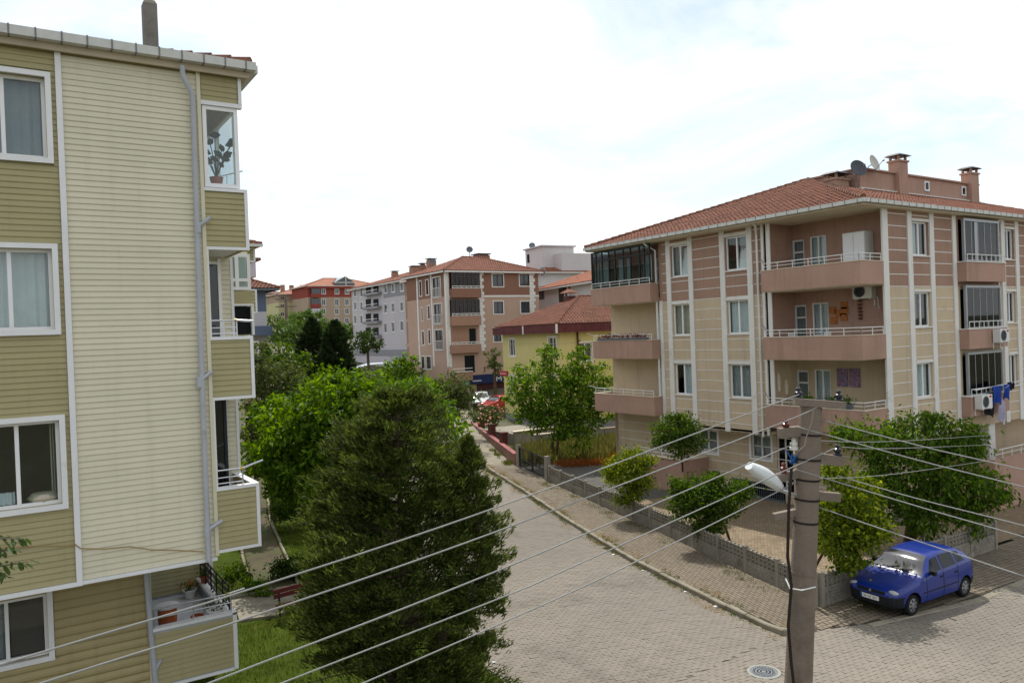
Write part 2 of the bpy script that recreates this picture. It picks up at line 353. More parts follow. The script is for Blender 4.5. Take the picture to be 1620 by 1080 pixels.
# where the built pavers lie the bed below them shows as dark joints
def pip(P, x, y):
    ins = np.zeros(len(x), bool); j = len(P)-1
    for i in range(len(P)):
        xi, yi = P[i]; xj, yj = P[j]
        c = ((yi > y) != (yj > y)) & (x < (xj-xi)*(y-yi)/((yj-yi) or 1e-9)+xi); ins ^= c; j = i
    return ins
def pavers(name, poly, ang, pw, pl, z, m, parent, gap=.006, hole=None, herring=False, zig=.0):
    P = np.array(poly); c, s = math.cos(ang), math.sin(ang)
    U = P[:, 0]*c+P[:, 1]*s; V = -P[:, 0]*s+P[:, 1]*c
    nu = int((U.max()-U.min())/pl)+2; nv = int((V.max()-V.min())/pw)+2
    iu, iv = np.meshgrid(np.arange(nu), np.arange(nv)); iu = iu.ravel(); iv = iv.ravel()
    u = U.min()+iu*pl+(iv % 2)*pl*.5; v = V.min()+iv*pw
    x = u*c-v*s; y = u*s+v*c; k = pip(poly, x, y)
    if hole: k &= ((x-hole[0])**2+(y-hole[1])**2 > hole[2]**2)
    u, v = u[k], v[k]; n = len(u); r = np.random.default_rng(5)
    zz = z+r.normal(0, .0016, n); tx = r.normal(0, .012, n); ty = r.normal(0, .012, n); Q = []
    hu, hv = (pl-gap)/2, (pw-gap)/2
    for (a, b) in ((-1, -1), (0, -1-zig), (1, -1), (1, 1), (0, 1-zig), (-1, 1)) if zig else ((-1, -1), (1, -1), (1, 1), (-1, 1)):
        uu = u+a*hu; vv = v+b*hv; Q.append(np.stack([uu*c-vv*s, uu*s+vv*c, zz+a*hu*tx+b*hv*ty], 1))
    o = quads_mesh(name, np.stack(Q, 1), m, parent); o['kind'] = 'stuff'; return o
MH = (14.06, 11.69)
kk = [p for p in KERB if p[1] < 53]; ll = [p for p in LEFT if p[1] < 55]
bedm = M_grout
M_grout2 = mat('walk_grout', '4a4437', .95, .2, 4)
def bed(name, poly, z, parent, m=None):
    mb = MB(); mb.add([(x, y, z) for x, y in poly], [tuple(range(len(poly)))]); o = mb.build(name, m or bedm, parent); return o
rp_ = [(x-.02, y) for x, y in kk]+[(28.2, 52), (22.1, 54)]+[(x, y) for x, y in ll[::-1]]
sa = math.radians(74.5)
bed('paver_bed', rp_, -.006, road)
pavers('paving_blocks', rp_, sa-math.pi/2, .125, .215, .004, M_paver, road, zig=.16)
cp = [(-4, 5.1), (40, 5.1), (40, 11.25), (22.4, 11.15), (18.4, 11.9), (16.6, 12.6), (16.1, 12.74), (8.7, 12.29), (-4, 12.29)]
bed('paver_bed', cp, -.007, cross)
pavers('paving_blocks', cp, math.radians(-6), .125, .215, .003, M_paver, cross, hole=(MH[0], MH[1], .37), zig=.16)
# ---- pavement along the street and the apron where the car stands
FENCE = [(18.33, 13.41), (23.44, 32.86), (24.9, 38.05), (30.5, 52), (34.3, 60), (37.5, 69)]
Ks = resample([p for p in KERB if p[1] < 70], 40); Fs = resample(FENCE, 40)
Ks = [(x+.13, y) for x, y in Ks]
walk = strip('pavement', Fs, Ks, .115, M_kerb)
wp = Ks[:31]+Fs[:31][::-1]
bed('paver_bed', wp, .121, walk, M_grout2)
pavers('walk_blocks', wp, sa, .105, .21, .131, M_paver2, walk, gap=.022)
apron = strip('parking_apron', [(18.45, 13.3), (40, 13.0)], [(17.2, 12.35), (40, 11.3)], .0, M_kerb)
ap = [(16.2, 12.8), (18.4, 11.95), (22.4, 11.2), (40, 11.3), (40, 13.1), (18.3, 13.4), (17.2, 13.5), (16.3, 13.6)]
bed('paver_bed', ap, .006, apron, M_grout2); pavers('apron_blocks', ap, math.radians(-3), .16, .17, .016, M_paver2, apron, gap=.02)
# kerb stones, one by one
def kerbline(P, parent, ln, w, h, z0, name='kerb_stone', jit=.012, m=M_kerb):
    P = [Vector(p) for p in P]; rr = random.Random(9)
    for a, b in zip(P, P[1:]):
        n = max(1, round((b-a).length/ln)); t = (b-a).normalized(); s = Vector((-t.y, t.x))
        for i in range(n):
            p = a.lerp(b, i/n)+t*.008; q = a.lerp(b, (i+1)/n)-t*.008; j = rr.uniform(-jit, jit); k = rr.uniform(-jit, jit)
            mb = MB(); e = .025; zt = z0+h+k; zz = terrain(p.x, p.y)
            sec = [(0, -.1), (w, -.1), (w, zt-e), (w-e, zt), (e, zt), (0, zt-e)]
            vs = [(p.x-s.x*(d+j), p.y-s.y*(d+j), zz+hh) for d, hh in sec]+[(q.x-s.x*(d+j), q.y-s.y*(d+j), zz+hh) for d, hh in sec]
            mb.add(vs, [(0, 1, 2, 3, 4, 5), (11, 10, 9, 8, 7, 6)]+[(c, (c+1) % 6, 6+(c+1) % 6, 6+c) for c in range(6)])
            mb.build(name, m, parent)
kerbline([(17.05, 12.45), (16.45, 12.55), (16.1, 12.75), (16.1, 13.3), (16.5, 15.6), (17.37, 19.78), (19.1, 25.6), (21.12, 31.78), (23.0, 38), (25.3, 45), (28.2, 52)], walk, .78, .15, .145, 0)
kerbline([(18.35, 11.92), (22.4, 11.12), (31, 11.2)], apron, .8, .22, .022, 0)
# left verge: lawn with its kerb
lawn_poly = [(-14, 13.3), (8.55, 12.9)]+[(x-.05, y) for x, y in LEFT[1:8]]+[(14, 56), (-14, 56)]
mb = MB(); mb.add([(x, y, .06) for x, y in lawn_poly], [tuple(range(len(lawn_poly)))]); lawn = mb.build('lawn', M_grass); lawn['kind'] = 'structure'
kerbline([(x-.18, y) for x, y in LEFT[1:8]], lawn, .8, .14, .10, 0)
# yard of the beige flats and the drive behind the gate
mb = MB(); mb.add([(18.5, 13.5, .008), (44, 13.2, .008), (44, 17.4, .008), (29, 17.4, .008), (29, 30.5, .008), (23, 30.9, .008)], [(0, 1, 2, 3, 4, 5)]); yard = mb.build('yard', M_grout); yard['kind'] = 'structure'
pavers('yard_blocks', [(18.5, 13.5), (44, 13.2), (44, 17.1), (28.2, 17.1), (28.2, 26.2), (21.8, 26.8)], math.radians(40), .11, .22, .02, M_yard, yard, gap=.016)
mb = MB(); mb.add([(21.9, 26.9, .014), (28.2, 26.2, .014), (29.5, 33.5, .014), (38, 38, .014), (36, 41, .014), (25, 37.9, .014), (23.5, 33, .014)], [tuple(range(7))]); drive = mb.build('driveway', M_asph); drive['kind'] = 'structure'
# manhole cover
M_iron = mat('cast_iron_blue', '75797c', .55, .2, 9, .3, 40, metal=.3)
M_iron2 = mat('cast_iron_rim', '8b8b82', .7, .2, 9, .3, 40)
mhr = thing('manhole_cover', 'round blue-grey cast iron manhole cover in the paved road beside the pole', 'manhole', (MH[0], MH[1], 0))
m1 = MB(); m1.lathe((MH[0], MH[1], -.02), [(.37, 0), (.37, .027), (.30, .029), (.30, 0)], 36); m1.build('rim', M_iron2, mhr)
m1 = MB(); m1.lathe((MH[0], MH[1], -.02), [(.293, 0), (.293, .024)], 36)
for rr_ in (.26, .19, .12): m1.lathe((MH[0], MH[1], .004), [(rr_, 0), (rr_, .007), (rr_-.035, .007), (rr_-.035, 0)], 36)
for k in range(24):
    a = k*math.pi/12; ca, sa_ = math.cos(a), math.sin(a); m1.beam((MH[0]+ca*.2, MH[1]+sa_*.2, .006), (MH[0]+ca*.25, MH[1]+sa_*.25, .006), .02, .01)
m1.lathe((MH[0], MH[1], .004), [(.06, 0), (.05, .01), (0.01, .012)], 20); m1.build('lid', M_iron, mhr)
# weeds in the joints and along kerb and fence foot: uncountable tufts
def tufts(name, pts, m, h=.09, n=14, spread=.07, parent=None, seed=1, wd=.10):
    r = np.random.default_rng(seed); pts = np.array(pts, float); c = np.repeat(pts, n, 0)
    c[:, :2] += r.normal(0, spread, (len(c), 2)); d = r.normal(0, .45, (len(c), 3)); d[:, 2] = np.abs(r.normal(1, .3, len(c)))
    Ls = h*r.uniform(.5, 1.5, len(c)); dn = d/np.linalg.norm(d, axis=1, keepdims=True); c = c+dn*Ls[:, None]*.5
    o = quads_mesh(name, leafV(c, d, Ls, wd*2.2, r), m, parent); o['kind'] = 'stuff'; return o
F_weed = foliage('weed_green', '565f30', .35, .4); F_dry = foliage('weed_dry', '96803f', .25, .35); F_rust = foliage('weed_rust', '8a5a35', .25, .35)
r_ = np.random.default_rng(21)
def along(P, n, off=(-.05, .05), z=0, seed=0, gate=None):
    r = np.random.default_rng(seed); out = []; P = [Vector(p) for p in P]
    ls = [(b-a).length for a, b in zip(P, P[1:])]; tot = sum(ls)
    # clustered positions
    cl = r.uniform(0, tot, max(3, n//9))
    for _ in range(n):
        t = float(np.clip(cl[r.integers(len(cl))]+r.normal(0, .35), 0, tot-.01)); i = 0
        while t > ls[i]: t -= ls[i]; i += 1
        d = (P[i+1]-P[i]).normalized(); p = P[i]+d*t+Vector((d.y, -d.x))*float(r.uniform(*off)); out.append((p.x, p.y, z))
    return out
KN = [p for p in KERB if p[1] < 50]
wk = tufts('kerb_weeds', along(KN, 480, (-.16, -.02), .0, 1)+along(KN, 160, (.12, .3), .125, 2), F_weed, .055, 11, .045, None, 2); tag(wk, 'green weeds sprouting along the street kerb', 'weeds')
wk = tufts('dry_weeds', along(KN, 420, (.12, .5), .125, 3)+along(KN, 420, (-.4, -.05), .0, 9), F_dry, .04, 10, .09, None, 3); tag(wk, 'dry yellow weeds and litter scattered on the pavement edge', 'weeds')
wk = tufts('fence_weeds', along([(18.1, 13.5), (23.2, 32.9)], 230, (-.5, .03), .13, 4)+along([(18.3, 13.2), (23, 13.1)], 90, (0, .9), .012, 6), F_weed, .06, 10, .09, None, 4); tag(wk, 'low weeds at the foot of the concrete fence', 'weeds')
wk = tufts('wall_weeds', along([(24.8, 38.3), (30.3, 52)], 160, (-.4, -.1), .13, 5), F_weed, .16, 14, .1, None, 5); tag(wk, 'taller weeds at the foot of the pink garden wall', 'weeds')
# ================================================================== LEFT: FLATS CLAD IN CREAM AND OLIVE SIDING
M_cream = mat('siding_cream', 'cfc9b0', .55, .05, .8, .1, 30, spec=.4, dirt=('bfb790', .5, .62), streak=.1, orand=.025)
M_olive = mat('siding_olive', 'a0976f', .55, .07, .8, .1, 30, spec=.4, dirt=('82794f', .6, .62), streak=.1, orand=.03)
M_shadedw = mat('siding_shaded', 'a3956c', .6, .06, .8, .1, 30, spec=.35, dirt=('8f8058', .5, .6), streak=.14, orand=.03)  # olive-cream ground-floor siding; shade of the overhang put into its colour
M_trim = mat('white_trim', 'dcdcdc', .45, .05, 2, 0, spec=.4, dirt=('b4b2aa', 2.5, .62))
M_pvc = mat('white_pvc', 'e4e4e4', .35, .03, 2, spec=.45)
M_soffit = mat('soffit', 'b9ad98', .8, .08, 3)
M_gut = mat('gutter_white', 'c3c3bd', .5, .1, 4, .1, 30, dirt=('8d8b82', 3, .6))
M_brk = mat('gutter_iron', '77777a', .5, .1, 4)
M_pipe = mat('grey_pipe', 'a9acb2', .45, .08, 3, dirt=('85868a', 2.5, .6))
M_steel = mat('brushed_steel', 'c2c5c8', .3, .05, 4, metal=.8)
M_white = mat('white_paint', 'd8d8d4', .5, .05, 3)
M_black = mat('black_metal', '26272a', .5, .1, 4)
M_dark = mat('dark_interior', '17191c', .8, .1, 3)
M_tile = mat('clay_tile', '724a39', .85, .18, .6, .3, 40, island=.2, dirt=('563523', .6, .55))
M_tile2 = mat('clay_tile_dull', '75503f', .85, .14, .6, .3, 40, island=.2, dirt=('5e4a3c', .7, .52))
M_cav = mat('grey_wall', 'a2a7ac', .85, .08, 3)
M_cur = mat('curtain_white', 'c9cfd0', .9, .05, 5); M_cur2 = mat('curtain_grey', '8f9496', .9, .08, 5); M_blind = mat('curtain_beige', 'b5ab98', .9, .08, 5)
G_win = glassmat('window_glass', (.9, .94, .94), 1.5); G_dark = glassmat('tinted_glass', (.2, .23, .25), 1.2)
M_terra = mat('terracotta', '9c5238', .8, .15, 6, .2, 40); M_redbr = mat('redbrown_frame', '5a2f2b', .5, .1, 4)
PLK = {}
def planks(parent, y, x0, x1, z0, z1, pitch, m, holes=(), name='siding_plank'):
    key = (round(pitch, 3), m.name)
    if key not in PLK:
        me = bpy.data.meshes.new('plank'); e = pitch*.985
        vs = []
        for x in (0, 1): vs += [(x, 0, 0), (x, -.013, 0), (x, -.016, pitch*.12), (x, -.009, pitch*.55), (x, -.002, e), (x, .004, e)] if pitch < .15 else [(x, 0, 0), (x, -.012, 0), (x, -.036, pitch*.25), (x, -.04, pitch*.55), (x, -.014, e), (x, .004, e)]
        me.from_pydata(vs, [], [(5, 4, 3, 2, 1, 0), (6, 7, 8, 9, 10, 11)]+[(i, i+1, i+7, i+6) for i in range(5)]); me.materials.append(m); PLK[key] = me
    o = worg(parent); n = int(round((z1-z0)/pitch))
    for i in range(n):
        z = z0+i*pitch; segs = [(x0, x1)]
        for (a, b, c, d) in holes:
            if z+pitch*.5 > c and z+pitch*.5 < d:
                ns = []
                for s in segs:
                    if b <= s[0] or a >= s[1]: ns.append(s); continue
                    if s[0] < a: ns.append((s[0], a))
                    if b < s[1]: ns.append((b, s[1]))
                segs = ns
        for s in segs:
            p = bpy.data.objects.new(name, PLK[key]); p.location = Vector((s[0], y, z))-o; p.scale = (s[1]-s[0], 1, 1); put(p, parent)
YC = 15.01; XL = -7.0
LB = thing('siding_apartment', 'tall apartment block clad in cream and olive horizontal siding with stacked corner balconies', 'apartment block', (0, YC, 0))
FC = FR((0, YC, 0), (1, 0, 0), (0, -1, 0)); FL = FR((0, 16.5, 0), (1, 0, 0), (0, -1, 0))
wz = [(onY(78, 120, YC).z, onY(80, 255, YC).z), (onY(83, 390, YC).z, onY(86, 525, YC).z), (onY(92, 660, YC).z, onY(98, 800, YC).z)]
WX0, WX1 = -.50, .71
holesU = [(WX0, WX1, b+.04, t-.04) for t, b in wz]
Fb = FR((0, YC+.035, 0), (1, 0, 0), (0, -1, 0))
wall(Fb, LB, 'wall', M_olive, XL, 3.13, 3.93, 12.95, holesU, .2)
w4t, w4b = onY(80, 938, 16.5).z, onY(80, 1035, 16.5).z
wall(FR((0, 16.53, 0), (1, 0, 0), (0, -1, 0)), LB, 'ground_floor_wall', M_shadedw, XL, 2.16, 0, 3.95, [(-.6, .47, w4b, w4t)], .2)
mb = MB(); mb.box((XL, YC+.05, 3.93), (3.12, 16.6, 3.99)); mb.build('overhang_underside', M_soffit, LB)
# hidden sides and far end so that the block is closed
mb = MB()
for a, b, c, d in (((3.1, 15.06), (3.1, 32.9), 3.95, 12.95), ((XL+.02, 15.06), (XL+.02, 32.9), 0, 12.95), ((XL, 32.9), (5.1, 32.9), 0, 12.95), ((2.14, 16.55), (2.14, 32.9), 0, 3.95)):
    mb.quad((a[0], a[1], c), (b[0], b[1], c), (b[0], b[1], d), (a[0], a[1], d))
mb.quad((XL, 15.1, 12.93), (3.9, 15.1, 12.93), (3.9, 32.9, 12.93), (XL, 32.9, 12.93))
mb.build('rear_wall', M_cream, LB)
for (z_, zt_) in ((3.99, 6.7), (6.75, 9.5), (9.55, 12.9)):   # rooms behind the windows
    mb = MB(); mb.quad((-2.5, 18.4, z_), (2.4, 18.4, z_), (2.4, 18.4, zt_), (-2.5, 18.4, zt_)); mb.quad((-2.5, 15.2, z_), (2.4, 15.2, z_), (2.4, 18.4, z_), (-2.5, 18.4, z_)); mb.build('room', M_blind, LB)
bigp = MB(); bigp.fbox(FC, .865, .955, 3.93, 12.83, .0, .035); bigp.build('corner_trim', M_trim, LB)
mb = MB(); mb.fbox(FC, XL, .955, 3.86, 3.93, -.03, .036); mb.fbox(FC, .957, 3.13, 3.87, 3.93, -.03, .03); mb.build('bottom_trim', M_trim, LB)
mb = MB(); mb.fbox(FC, 3.10, 3.165, 3.95, 12.83, -.02, .03); mb.build('corner_trim', M_cream, LB)
pp = .0995
planks(LB, YC+.02, .957, 3.10, 3.935, 12.84, pp, M_cream)
cas = .085
planks(LB, YC+.02, XL, .863, 3.935, 12.84, pp, M_olive, [(a-cas, b+cas, c-cas, d+cas) for a, b, c, d in holesU])
planks(LB, 16.52, XL, 2.12, .25, 3.9, .166, M_shadedw, [(-.7, .57, w4b-.1, w4t+.4)])
curt = [(M_cur2, 0, .98), (M_cur, 0, 1), None]
for i, (a, b, c, d) in enumerate(holesU):
    w = window(FC, LB, a, b, c, d, M_pvc, G_win, (.5,), -.12, .055, curt[i])
    k = MB(); k.fbox(FC, a-cas, b+cas, d, d+cas, -.01, .05); k.fbox(FC, a-cas, b+cas, c-cas, c, -.01, .055); k.fbox(FC, a-cas, a, c, d, -.01, .05); k.fbox(FC, b, b+cas, c, d, -.01, .05)
    k.build('casing', M_trim, w)
    k = MB(); k.fbox(FC, b-.33, b-.055, c+.055, d-.055, -.145, -.125)
    if i == 2:
        k = MB(); k.fbox(FC, b-.13, b-.11, c+.06, d-.06, -.35, -.33); k.fbox(FC, b-.09, b-.075, c+.06, d-.06, -.36, -.34); k.build('curtain_edge', M_blind, w)
        k = MB(); k.lathe(FC.p(b-.26, c+.0, -.32), [(.0, 0), (.2, .02), (.24, .1), (.17, .17), (0.01, .19)], 16); k.build('cushion', M_blind, w)
        k = MB(); n = 20
        for q in range(n): k.quad(FC.p(a+.05+.5*q/n, c+.06, -.2-.02*math.sin(q*1.7)), FC.p(a+.05+.5*(q+1)/n, c+.06, -.2-.02*math.sin(q*1.7+1.7)), FC.p(a+.05+.5*(q+1)/n, c+.26, -.2-.02*math.sin(q*1.7+1.7)), FC.p(a+.05+.5*q/n, c+.26, -.2-.02*math.sin(q*1.7)))
        k.build('lace', M_cur, w)
w = window(FL, LB, -.6, .47, w4b, w4t, M_pvc, G_win, (.42,), -.1, .055, (M_cur2, 0, .4))
k = MB(); k.fbox(FL, .47, .56, w4b-.08, w4t+.35, -.02, .045); k.fbox(FL, -.7, .56, w4b-.09, w4b, -.01, .06); k.build('casing', M_trim, w)
k = MB(); k.fbox(FL, -.1, .4, w4b+.08, w4t-.08, -.13, -.128); k.build('insect_screen', mat('screen', '4a4740', .9, .05, 20), w)
# eaves, gutter, roof
mb = MB(); mb.box((XL, 14.90, 12.84), (4.02, YC+.04, 12.88)); mb.box((3.13, YC+.04, 12.83), (4.02, 33, 12.87)); mb.build('soffit', M_soffit, LB)
mb = MB(); mb.box((XL, 14.88, 12.80), (4.03, 14.93, 13.0)); mb.box((3.97, 14.94, 12.872), (4.03, 33, 12.98)); mb.build('fascia', M_soffit, LB)
gutter('gutter', LB, [(XL, 14.79, 12.99), (4.12, 14.79, 12.99)], M_gut, .088, .36, M_brk)
gutter('gutter', LB, [(4.12, 14.875, 12.99), (4.12, 33, 12.99)], M_gut, .085)
e0 = 12.9; tiles([(XL, 14.92, e0), (4.06, 14.92, e0), (-.9, 19.4, e0+1.3), (XL, 19.4, e0+1.3)], None, LB, M_tile2)
tiles([(4.06, 14.92, e0), (4.06, 33, e0), (-.9, 28, e0+1.3), (-.9, 19.4, e0+1.3)], None, LB, M_tile2)
ridge((4.06, 14.92, e0+.15), (-.9, 19.4, e0+1.45), LB, M_tile2)
mb = MB(); mb.add([(XL, 19.4, e0+1.3), (-.9, 19.4, e0+1.3), (-.9, 28, e0+1.3), (XL, 28, e0+1.3), (XL, 33, e0), (4.06, 33, e0)], [(0, 1, 2, 3), (3, 2, 5, 4)]); mb.build('roof_top', M_tile2, LB)
cp_ = onY(238, 60, 17.2)
mb = MB(); mb.box((cp_.x-.13, 17.07, 13.3), (cp_.x+.13, 17.33, 14.78)); ch = mb.build('chimney', mat('chimney_grey', '77756e', .9, .2, 3, .4, 30, dirt=('55534d', 2, .55)), LB)
mb = MB(); mb.box((cp_.x-.15, 17.05, 13.4), (cp_.x+.15, 17.35, 13.9)); mb.build('chimney_flashing', M_black, ch)
mb = MB(); mb.hexa([(cp_.x-.13, 17.07, 14.781), (cp_.x+.13, 17.07, 14.781), (cp_.x+.13, 17.33, 14.781), (cp_.x-.13, 17.33, 14.781), (cp_.x-.09, 17.11, 14.86), (cp_.x+.09, 17.11, 14.86), (cp_.x+.09, 17.29, 14.86), (cp_.x-.09, 17.29, 14.86)]); mb.build('chimney_cap', M_conc, ch)
mb = MB(); mb.lathe((cp_.x, 17.2, 14.86), [(.075, 0), (.06, .18), (.085, .22), (.085, .3)], 12); mb.build('chimney_pot', M_terra, ch)
# rain pipes with the slanting drains from the balconies
pts = [onY(288, 104, 14.8), onY(289, 120, 14.82), onY(303, 147, 14.9), onY(305, 165, 14.93), onY(313, 400, 14.93), onY(320, 620, 14.93), onY(330, 872, 14.93), onY(330.5, 888, 14.93)]
mb = MB(); mb.tube(pts, .046, 10); dp = mb.build('downpipe', M_pipe, LB, True)
for (a, b) in (((315, 357), (333, 344)), ((318, 601), (336, 587)), ((330, 837), (352, 823))):
    k = MB(); k.tube([onY(*a, 14.92), onY(*b, 14.9)], .034, 8); k.build('drain_branch', M_pipe, dp, True)
    k = MB(); q = onY(a[0]-2, a[1]+3, 14.93); k.tube([q-Vector((0, 0, .1)), q+Vector((0, 0, .1))], .056, 10); k.build('pipe_joint', M_pipe, dp, True)
mb = MB(); mb.tube([onY(231, 900, 16.43), onY(238, 990, 16.43), onY(247, 1085, 16.43), onY(250, 1120, 16.43)], .055, 10); dp2 = mb.build('downpipe', M_pipe, LB, True)
k = MB(); k.tube([onY(245, 1062, 16.42), onY(255, 1042, 16.4)], .035, 8); k.build('drain_branch', M_pipe, dp2, True)
k = MB(); k.fbox(FL, 2.12, 2.2, 0, 3.9, -.02, .03); k.build('corner_trim', M_cream, LB)
cb = MB(); cb.tube([onY(*q, 14.965) for q in ((0, 866), (60, 863), (100, 863), (118, 860), (128, 867), (165, 868), (205, 864), (240, 869), (280, 870), (322, 872))], .011, 6); cb.build('cable', mat('tan_cable', '9a8458', .6), LB, True)
# ---- balcony stack at the corner
def clothes_pole(a, b, parent, z):
    k = MB(); k.tube([a, b], .02, 8); o = k.build('laundry_arm', M_steel, parent, True)
    k = MB(); k.tube([a-(b-a)*.12, a+(b-a)*.02], .03, 8); k.build('hinge', mat('brass', 'b89a3e', .4, metal=.6), o, True)
BX0, BX1 = 3.165, 3.93
for lv, (T, B) in enumerate(((10.72, 9.58), (7.97, 6.8), (5.19, 3.99))):
    bal = MB(); bal.box((BX0, YC+.02, B+.02), (BX1-.02, YC+.10, T-.03)); bal.box((BX1-.10, YC+.10, B+.02), (BX1-.02, 16.6, T-.03)); bo = bal.build('balcony_parapet', M_olive, LB)
    planks(bo, YC+.005, BX0, BX1-.05, B+.06, T-.06, pp, M_olive)
    k = MB(); k.fbox(FC, BX1-.055, BX1+.005, B, T, -.03, .025); k.fbox(FC, BX0, BX1-.056, B, B+.055, -.03, .024); k.fbox(FC, BX0, BX1-.056, T-.06, T, -.1, .03); k.box((BX1-.12, YC+.03, T-.03), (BX1+.01, 16.6, T+.003)); k.build('trim', M_trim, bo)
    k = MB(); k.box((BX0, YC+.1, B+.03), (BX1-.1, 16.58, B+.16)); k.build('slab', M_white, bo)
    if lv: 
        FBk = FR((0, 16.56, 0), (1, 0, 0), (0, -1, 0)); z0 = B+.16; z1 = (9.58, 9.58, 6.8)[lv]
        k = MB(); k.fbox(FBk, 3.13, 3.98, z0, z1+.1, -.03, 0); k.build('rear_wall', M_cream, LB)
        k = MB(); k.fbox(FBk, 3.13, 3.20, z0, z1, .0, .05); k.fbox(FBk, 3.68, 3.74, z0, z1, 0, .05); k.fbox(FBk, 3.2, 3.68, z1-.12, z1-.06, 0, .05)
        dr = k.build('door', M_pvc if lv == 1 else mat('navy_frame', '2a2f38', .5), LB)
        k = MB(); k.fbox(FBk, 3.2, 3.68, z0, z1-.12, .004, .012); k.build('pane', mat('dark_glass', '14181c', .06, .02, spec=.6), dr)
        planks(LB, 16.555, 3.745, 3.93, z0, z1-.02, pp, M_cream)
        k = MB(); k.fbox(FBk, 3.93, 3.985, z0, z1, -.03, .03); k.build('corner_trim', M_trim, LB)
        za = T
        rl = railing('railing', bo, [(3.19, YC+.06), (3.66, YC+.06)], za, .3, M_steel, .28, (1.0, .55, .2), .017)
        a = onY((371, 404)[lv-1 if lv < 2 else 0] if lv == 1 else 375, 484 if lv == 1 else 728, YC+.06); a = Vector((3.66, YC+.06, za+.3))
        clothes_pole(a, a+(Vector((.28, -.05, -.02)) if lv == 1 else Vector((.36, -.1, .12))), bo, za)
        k = MB(); k.box((BX0, YC+.06, z1-.06), (3.19, YC+.12, z1)); k.fbox(FC, 3.165, 3.195, T, z1, -.08, .02); k.build('jamb', M_trim, LB)
# glazed top loggia
k = MB(); k.box((3.165, YC+.03, 12.3), (3.87, YC+.1, 12.84)); k.box((3.79, YC+.1, 12.3), (3.87, 18, 12.84)); lg = k.build('loggia_head', M_olive, LB)
planks(lg, YC+.02, 3.18, 3.83, 12.32, 12.82, pp, M_olive)
k = MB(); k.fbox(FC, 3.165, 3.9, 12.245, 12.32, -.1, .02); k.fbox(FC, 3.84, 3.9, 12.325, 12.84, -.1, .02); k.build('trim', M_trim, lg)
lw = window(FC, LB, 3.19, 3.82, 10.74, 12.24, M_pvc, G_win, (), -.03, .07, name='loggia_window')
FS = FR((3.82, YC, 0), (0, 1, 0), (1, 0, 0)); window(FS, LB, .08, 2.9, 10.74, 12.24, M_pvc, G_win, (.5,), -.03, .05, name='loggia_window')
k = MB(); k.quad((3.12, 18.0, 9.7), (3.82, 18.0, 9.7), (3.82, 18.0, 12.9), (3.12, 18.0, 12.9)); k.build('rear_wall', M_cream, LB)
# further bays of the same block
FB2 = FR((0, 20, 0), (1, 0, 0), (0, -1, 0))
q0, q1 = onY(371, 480, 20).x, onY(397, 480, 20).x
z = lambda py: onY(384, py, 20).z
k = MB(); k.box((3.98, 20.05, 6.9), (q1-.03, 32.8, z(398))); k.build('bay_wall', M_cream, LB)
w = window(FB2, LB, q0-.2, q1, z(459), z(402), M_pvc, glassmat('pale_glass', (.75, .85, .87), 1.5), (.45,), .06, .08, (M_cur, 0, 1), transom=.28)
k = MB(); k.fbox(FB2, q0-.4, q1, z(481), z(461), .05, .12); o = k.build('loggia_panel', M_olive, LB); planks(o, 19.9, q0-.4, q1-.04, z(481), z(461), pp, M_olive)
k = MB(); k.fbox(FB2, q0-.4, q1+.03, z(484), z(481), .05, .15); k.fbox(FB2, q1-.03, q1+.03, z(530), z(481)-.002, .04, .14); k.build('trim', M_trim, o)
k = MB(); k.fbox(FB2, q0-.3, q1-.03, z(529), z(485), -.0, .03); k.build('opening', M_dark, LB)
# ground-floor balcony
gb = MB(); gb.box((2.2, 16.42, 1.26), (3.7, 16.52, 2.36)); gb.box((3.6, 16.52, 1.26), (3.7, 19.5, 2.3)); go = gb.build('balcony_parapet', M_cav, LB)
planks(go, 16.42, 2.22, 3.68, 1.3, 2.34, pp, M_olive)
k = MB(); k.box((3.67, 16.385, 1.24), (3.75, 16.53, 2.38)); k.box((2.19, 16.385, 1.22), (3.668, 16.41, 1.28)); k.box((2.19, 16.385, 2.345), (3.75, 16.56, 2.40)); k.box((3.56, 16.57, 2.3), (3.76, 19.5, 2.37)); k.build('trim', M_trim, go)
k = MB(); k.box((2.2, 16.521, 1.27), (3.599, 19.48, 2.05)); k.build('slab', mat('balcony_floor', 'bfc3c6', .7), go)
k = MB(); k.quad((2.165, 16.5, 1.3), (2.165, 19.5, 1.3), (2.165, 19.5, 3.9), (2.165, 16.5, 3.9)); k.quad((2.16, 19.49, 0), (3.9, 19.49, 0), (3.9, 19.49, 3.95), (2.16, 19.49, 3.95)); k.build('rear_wall', M_cav, LB)
planks(LB, 19.48, 2.2, 3.88, 2.1, 3.9, pp, M_olive)
k = MB(); k.box((3.86, 19.42, 0), (3.95, 19.5, 3.95)); k.build('corner_trim', M_trim, LB)
railing('railing', go, [(2.22, 16.46), (3.66, 16.46)], 2.4, .36, M_steel, .6, (1.0, .5), .018)
rk = railing('railing', go, [(3.66, 16.6), (3.66, 19.4)], 2.37, .52, M_black, .55, (1.0, .8, .15), .02)
k = MB()
for i in range(22):
    y = 16.7+i*.12
    for j in range(3): k.beam((3.66, y, 2.46+j*.12), (3.66, y+.06, 2.52+j*.12), .012); k.beam((3.66, y+.06, 2.46+j*.12), (3.66, y, 2.52+j*.12), .012)
k.build('lattice', M_black, rk)['kind'] = 'stuff'
clothes_pole(Vector((3.62, 16.42, 2.78)), Vector((3.92, 16.36, 2.84)), go, 2.4)
